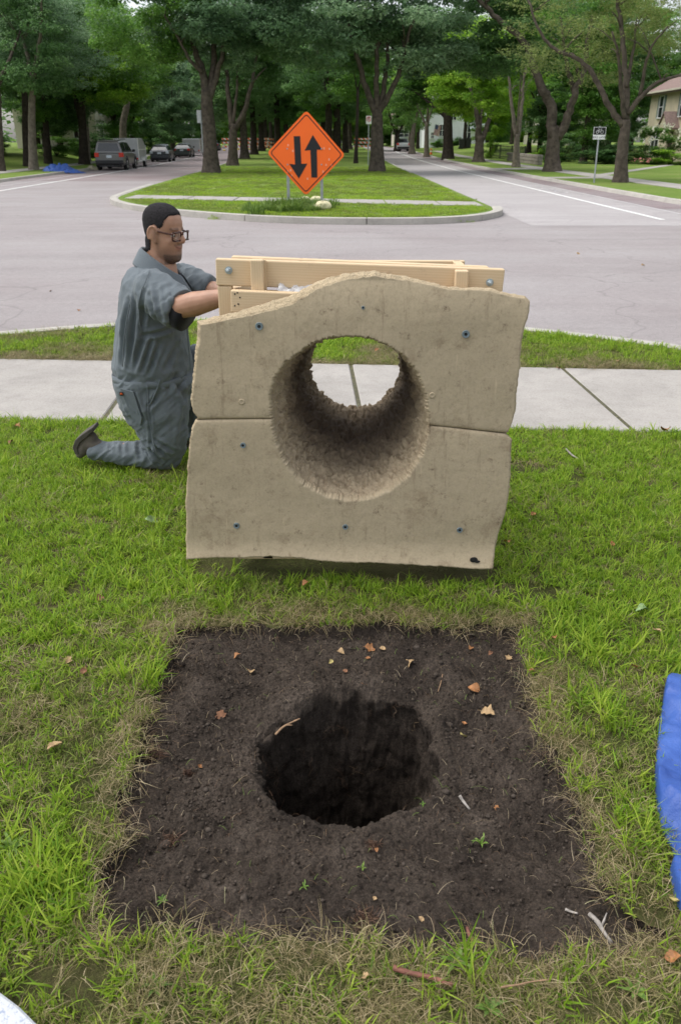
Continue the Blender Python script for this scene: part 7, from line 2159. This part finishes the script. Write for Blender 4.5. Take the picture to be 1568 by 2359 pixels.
def heap(name, c, rx, ry, h, mat, label, cat, seed):
    n, m = 60, 34; V = []
    for j in range(m):
        for i in range(n):
            u, w = i / (n - 1) * 2 - 1, j / (m - 1) * 2 - 1; V.append((u * rx, w * ry, 0))
    V = np.array(V); q = V / max(rx, ry)
    d = np.sqrt((V[:, 0] / rx) ** 2 + (V[:, 1] / ry) ** 2) + .25 * fbm(q, 3, 3, seed)
    prof = np.clip(1 - d, 0, 1) ** .55 * np.clip(.85 - .75 * V[:, 0] / rx, .18, 1.25)
    V[:, 2] = h * prof * (.7 + .8 * np.abs(fbm(q, 4, 3, seed + 1)) + .5 * fbm(q, 9, 3, seed + 2)) + .005
    f = np.array([(j*n+i, j*n+i+1, (j+1)*n+i+1, (j+1)*n+i) for j in range(m-1) for i in range(n-1)])
    f = f[(d[f] < 1.02).all(axis=1)]
    o = link(name, np_mesh(name, V, f, True), mat); o.location = c
    return tag(o, label, cat)
M['beige_cloth'] = simple('beige_cloth', (.36, .33, .24), .9, var=.2, scale=6, bmp=.4)
c = G(150, 398, -.1); heap('tarpaulin', (c.x - .05, c.y, -.11), 1.35, .8, .62, M['tarp'], 'blue tarpaulin bundled in the gutter of the left street behind the man', 'tarpaulin', 140)
c = G(203, 392, -.1); heap('cloth', (c.x + .1, c.y + 1.2, -.11), .55, .5, .3, M['beige_cloth'], 'beige cloth heap lying between the far blue tarpaulin and the suv', 'cloth', 150)
def white_board():
    m, nt, b, _ = new_mat('white_board'); v = coords(nt); sp = noise_tex(nt, v, 60, 4, .8)
    nt.links.new(ramp(nt, sp, [(.38, (.26, .31, .42)), (.48, (.52, .54, .56))]), b.inputs['Base Color']); b.inputs['Roughness'].default_value = .5; bump(nt, b, sp, .3, .01)
    a, c = G(0, 2283, .05), G(86, 2358, .05); mid = (a + c) / 2; d = (c - a); nrm = Vector((-d.y, d.x, 0)).normalized()
    if nrm.y > 0: nrm = -nrm
    R = .60; h = d.length / 2; ctr = mid + nrm * math.sqrt(R * R - h * h)
    mb = MB(); mb.lathe([(R - .004, -.022), (R, -.018), (R, -.004), (R - .005, 0), (R - .02, .001), (.01, .001)], (0, 0, .05), (0, 0, 1), 64)
    o = mb.build('bucket_lid', m); o.location = (ctr.x, ctr.y, 0)
    tag(o, 'white speckled round lid poking into the bottom left corner', 'lid')
white_board()
# ---- fallen leaves, each its own
def leaf_mesh(seed, lobed):
    rs = np.random.RandomState(seed); n = 15; V = []; m = 7
    for i in range(n):
        t = i / (n - 1); w = math.sin(t ** .8 * PI) * .42 + .02
        if lobed: w *= 1 + .28 * math.sin(t * 15)
        for j in range(m):
            u = j / (m - 1) * 2 - 1
            z = .28 * abs(u) ** 1.5 * w * 2 + .14 * math.sin(t * 4 + seed) + .05 * rs.uniform(-1, 1)
            V.append((u * w * (1 + .05 * rs.uniform(-1, 1)), t - .5, max(0, z + .1)))
    V.append((-.012, -.5, .1)); V.append((.012, -.5, .1)); V.append((.02, -.72, .05)); V.append((0, -.72, .05))
    f = [(i*m+j, i*m+j+1, (i+1)*m+j+1, (i+1)*m+j) for i in range(n-1) for j in range(m-1)] + [(n*m, n*m+1, n*m+2, n*m+3)]
    return np_mesh('fallen_leaf', V, np.array(f), True)
LEAFM = [leaf_mesh(k, k % 3 == 2) for k in range(6)]
def lm(name, a, b_): return simple(name, a, .7, var=.35, scale=2.5)
LC = {'orange': simple('orange_leaf', (.30, .135, .050), .65, var=.4, scale=3), 'tan': simple('tan_leaf', (.37, .25, .13), .75, var=.3, scale=3), 'brown': simple('brown_leaf', (.20, .095, .05), .8, var=.35, scale=3), 'yellow': simple('yellow_leaf', (.42, .35, .13), .7, var=.25, scale=3), 'green': simple('pale_green_leaf', (.22, .32, .14), .6, var=.25, scale=3)}
for me in LEAFM: me.materials.append(LC['orange'])
leaves = [(785, 1483, 'tan', 20, 'pale tan leaf at the top of the dug soil, left of the reddish leaf pair'), (762, 1497, 'yellow', 13, 'small yellowish leaf scrap left of the pale tan leaf on the soil'), (852, 1480, 'orange', 26, 'largest orange leaf of the cluster at the top of the soil'), (848, 1499, 'orange', 13, 'little orange leaf under the largest orange leaf of the cluster'), (881, 1482, 'tan', 17, 'tan leaf just right of the largest orange leaf on the soil'),
 (947, 1512, 'tan', 26, 'curled tan leaf right of the leaf cluster above the hole'), (545, 1490, 'orange', 18, 'upright orange leaf near the upper left corner of the soil'), (574, 1517, 'tan', 24, 'tan leaf lying right below the upright orange leaf'), (509, 1625, 'brown', 28, 'crumpled brown leaf on the soil left of the hole'), (458, 1735, 'orange', 14, 'small orange leaf on bare soil left of the hole'), (795, 1532, 'brown', 14, 'small brown leaf on the soil straight above the hole'),
 (836, 1563, 'orange', 17, 'orange leaf sliver nearest the far rim of the hole'), (1092, 1566, 'orange', 30, 'bright orange folded leaf on the soil upper right of the hole'), (1085, 1465, 'orange', 15, 'small orange leaf at the back edge of the soil'), (1173, 1491, 'tan', 18, 'tan leaf by the upper right corner of the soil'), (1070, 1641, 'orange', 16, 'small curled orange leaf left of the big pale leaf'), (1067, 1671, 'yellow', 22, 'ragged yellow leaf on the soil right of the hole'), (1124, 1626, 'tan', 34, 'biggest pale lobed leaf on the soil right of the hole'), (1131, 1479, 'brown', 13, 'small brown leaf near the back right edge of the soil'),
 (868, 1944, 'orange', 11, 'orange leaf fragment in front of the hole'), (1147, 1831, 'orange', 13, 'single orange leaf on soil right of the near rim'), (862, 2060, 'tan', 12, 'tan leaf scrap on the foreground soil'), (970, 2102, 'tan', 15, 'tan leaf at the front edge of the soil'), (1222, 1557, 'orange', 13, 'orange leaf on the right edge of the soil'),
 (703, 1355, 'orange', 18, 'orange leaf in the shaded grass below the panel'), (231, 1390, 'brown', 20, 'reddish brown leaf in the grass left of the panel shadow'), (160, 1533, 'tan', 19, 'tan leaf in the left grass, above the brown one'), (197, 1556, 'brown', 20, 'dark brown leaf in the left grass under the tan one'), (131, 1733, 'tan', 34, 'large tan leaf in the dry grass left of the soil'), (91, 2008, 'orange', 19, 'orange leaf in the lower left grass'),
 (1378, 1637, 'tan', 15, 'tan leaf on grass right of the soil, left of the blue tarp'), (1274, 1480, 'orange', 18, 'orange leaf in green grass at the upper right of the soil'), (1461, 1548, 'orange', 22, 'orange leaf in the grass above the blue tarp'), (1407, 1262, 'orange', 14, 'orange leaf deep in the right grass'), (1226, 1194, 'orange', 15, 'orange leaf low beside the right edge of the panel'), (1166, 1259, 'orange', 20, 'orange leaf at the lower right corner of the panel'), (1475, 1418, 'green', 30, 'pale green leaf in the right grass'), (1508, 1465, 'tan', 20, 'tan leaf right of the pale green leaf'),
 (840, 2265, 'tan', 20, 'tan leaf in the front grass left of the red stick'), (1546, 2222, 'orange', 36, 'long orange brown leaf in the lower right corner'), (350, 1211, 'green', 32, 'pale grey-green leaf in the grass left of the panel'), (42, 990, 'orange', 17, 'brown-orange leaf near the sidewalk at far left'), (28, 1028, 'brown', 15, 'brown leaf in the grass left of the boot'), (1530, 1000, 'orange', 26, 'orange leaf by the sidewalk edge at far right'), (1420, 838, 'tan', 14, 'tan leaf on the far grass strip at right'), (1548, 2090, 'yellow', 24, 'yellow leaf under the front corner of the blue tarp'), (867, 812, 'orange', 12, 'orange leaf seen through the tunnel on the grass strip'), (1283, 855, 'brown', 12, 'brown leaf at the far end of the right sidewalk joint'), (183, 716, 'orange', 9, 'orange leaf lying on the street left of the man'), (1480, 612, 'tan', 9, 'tan leaf on the street at the far right'), (118, 671, 'brown', 8, 'tiny brown leaf on the street at far left'), (1330, 585, 'tan', 9, 'tan leaf on the street beyond the frame')]
rs_ = random.Random(12)
for i, (px, py, colr, s, lb) in enumerate(leaves):
    zg = -.12 if py < 740 else 0
    p = G(px, py, zg); onsoil = inside(PATCH, np.array([p.x]), np.array([p.y]))[0]
    z = (soil_z(p.x, p.y) + .004) if onsoil else (zg + (.02 if 760 < py else .004))
    o = bpy.data.objects.new('fallen_leaf', LEAFM[i % 6]); C.objects.link(o)
    o.material_slots[0].link = 'OBJECT'; o.material_slots[0].material = LC[colr]
    dist = math.sqrt(p.x ** 2 + p.y ** 2 + 2.5); k = dist / FPX
    o.location = (p.x, p.y, z); sc = s * k * (.92 if py < 2200 else .85); o.scale = (sc, sc, sc)
    o.rotation_euler = (rs_.uniform(-.4, .5), rs_.uniform(-.4, .4), rs_.uniform(0, 6.28))
    tag(o, lb, 'leaf', 'fallen leaves')
# ---- sticks
M['twig_red'] = simple('reddish_twig', (.20, .085, .06), .8, var=.35, scale=30, bmp=.5, bscale=90)
M['twig_grey'] = simple('grey_twig', (.30, .27, .24), .85, var=.45, scale=50, bmp=.6, bscale=90)
M['root_tan'] = simple('tan_root', (.30, .19, .11), .85, var=.35, scale=40)
def stick(pts, r, mat, label, z=.012, cat='stick', side=None):
    w = []
    for q in pts:
        p = G(q[0], q[1]); ins = inside(PATCH, np.array([p.x]), np.array([p.y]))[0]
        p.z = (soil_z(p.x, p.y) + r * 1.3) if ins else z + (q[2] if len(q) > 2 else 0); w.append(p)
    w = spline(w, 4); n = len(w); rr = random.Random(int(pts[0][0]))
    rad = [r * (1 - .35 * i / (n - 1)) * (1 + rr.uniform(-.12, .12)) for i in range(n)]
    mb = MB(); c = w[n // 2].copy(); mb.tube([p - c for p in w], rad, 8)
    if side: 
        p = w[n // 2] - c; mb.tube([p, p + Vector(side) * .5, p + Vector(side)], [r * .5, r * .4, r * .2], 6)
    o = mb.build('stick', mat, None, smooth_=True); o.location = c
    tag(o, label, cat)
stick([(905, 2245), (940, 2256), (985, 2266), (1040, 2284)], .0062, M['twig_red'], 'thick reddish stick lying in the front grass below the soil', .022)
stick([(1078, 2108), (1086, 2138), (1108, 2162), (1136, 2180), (1170, 2196)], .0042, M['twig_red'], 'thin bent brown stick at the front edge of the soil', .022)
stick([(1358, 2096), (1378, 2118), (1392, 2142), (1410, 2165)], .0060, M['twig_grey'], 'pale grey barked stick at the front right corner of the soil', .02, side=(.02, .03, .01))
stick([(1306, 2070), (1318, 2078), (1332, 2088)], .0035, M['twig_grey'], 'short grey twig on the soil left of the pale barked stick')
stick([(634, 1676), (650, 1660), (668, 1650), (690, 1640)], .0038, M['root_tan'], 'tan root piece lying over the upper left rim of the hole', side=(.02, -.012, .01))
stick([(1060, 1808), (1068, 1816), (1084, 1832)], .0048, M['twig_grey'], 'stubby grey twig on the soil right of the hole')
stick([(1020, 1532), (1016, 1550), (1010, 1566)], .0018, M['root_tan'], 'thin upright straw on the soil above the hole')
stick([(1150, 2296), (1190, 2290), (1215, 2284), (1260, 2278)], .0022, M['root_tan'], 'slim tan straw stalk in the front grass at right', .03)
stick([(1302, 1042), (1316, 1056), (1330, 1064)], .006, M['twig_grey'], 'short twig on the scuffed ground right of the panel', .02)
# ---- weeds
M['weed'] = blade_material('weed_leaf', [(0, (.06, .13, .02)), (.5, (.11, .20, .03)), (1, (.20, .28, .06))], .25)
def weed(px, py, s, label, n=9, col='weed', up=.4):
    p = G(px, py); ins = inside(PATCH, np.array([p.x]), np.array([p.y]))[0]; p.z = soil_z(p.x, p.y) if ins else .005
    rs = np.random.RandomState(int(px)); V = []; F = []; T = []
    for k in range(n):
        a = 2*PI*k/n + rs.uniform(-.3, .3); L = s * rs.uniform(.6, 1.2); o = len(V)
        for i in range(6):
            t = i / 5; w = s * .085 * math.sin(min(1, t * .9 + .12) * PI) * (1 + .35 * math.sin(t * 14 + k)) + .0006
            a2 = a + .5 * t * math.sin(k * 2.1); c = Vector((math.cos(a2) * L * t, math.sin(a2) * L * t, L * up * math.sin(t * 2.2)))
            sd = Vector((-math.sin(a), math.cos(a), 0)); V += [c - sd * w + Vector((0, 0, .2 * w)), c, c + sd * w + Vector((0, 0, .2 * w))]
        for i in range(5):
            F += [(o+3*i, o+3*i+1, o+3*i+4, o+3*i+3), (o+3*i+1, o+3*i+2, o+3*i+5, o+3*i+4)]; T += [rs.uniform(.2, .9)] * 2
    me = np_mesh('weed', [tuple(v) for v in V], np.array(F), True); face_attr(me, 'tint', T)
    o = link('weed', me, M[col]); o.location = p; tag(o, label, 'weed')
weed(1052, 2222, .040, 'broad-leaved dandelion-like weed in the front grass')
weed(1112, 1905, .024, 'uprooted weed with splayed leaves on the soil right of the hole', 8, up=.7)
weed(980, 2200, .03, 'small leafy weed at the front edge of the soil')
weed(1125, 2330, .035, 'leafy weed at the bottom edge of the grass')
weed(372, 2058, .02, 'bright green grass sprig lying on the lower left soil', 7)
weed(700, 2020, .015, 'pale grass sprig on the soil below the hole', 5)
weed(835, 1985, .013, 'small sprouting weed in the middle of the front soil', 6, up=.8)
weed(975, 1826, .012, 'tiny round-leaved sprout on the right rim of the hole', 6)
weed(30, 1960, .05, 'broad clover-like weed in the lower left grass')
weed(360, 2280, .03, 'small round-leaved weed in the front left grass')
weed(925, 2250, .028, 'small weed left of the reddish stick')
weed(1460, 2290, .035, 'leafy weed in the front right grass')
# ---- dug-up root clumps
M['rootclump'] = blade_material('root_fibre', [(0, (.035, .018, .012)), (.5, (.085, .045, .028)), (1, (.18, .11, .07))], .05)
def clump(px, py, r, label):
    p = G(px, py); p.z = soil_z(p.x, p.y); rs = np.random.RandomState(int(px)); V = []; F = []; T = []
    for k in range(150):
        d = rs.normal(size=3); d /= np.linalg.norm(d); b = d * r * rs.uniform(.2, .9); e = b + rs.normal(0, r * .45, 3); b[2] = abs(b[2]) * .6; e[2] = abs(e[2]) * .6
        m_ = (b + e) / 2 + rs.normal(0, r * .15, 3); s = np.cross(e - b, rs.normal(size=3)); s /= np.linalg.norm(s); s *= .0009; o = len(V)
        V += [b - s, b + s, m_ - s, m_ + s, e - s * .5, e + s * .5]; F += [(o, o+1, o+3, o+2), (o+2, o+3, o+5, o+4)]; T += [rs.rand()] * 2
    me = np_mesh('root_clump', V, np.array(F), False); face_attr(me, 'tint', T); o = link('root_clump', me, M['rootclump']); o.location = p; tag(o, label, 'roots')
clump(838, 2105, .035, 'brown matted root clump near the front edge of the soil')
clump(350, 1720, .035, 'root clump on the soil at the left edge')
clump(395, 1912, .028, 'rusty root clump on the lower left soil')
clump(860, 1930, .022, 'small root clump just in front of the hole')
clump(430, 1745, .018, 'dark little root clump right of the left edge clump')
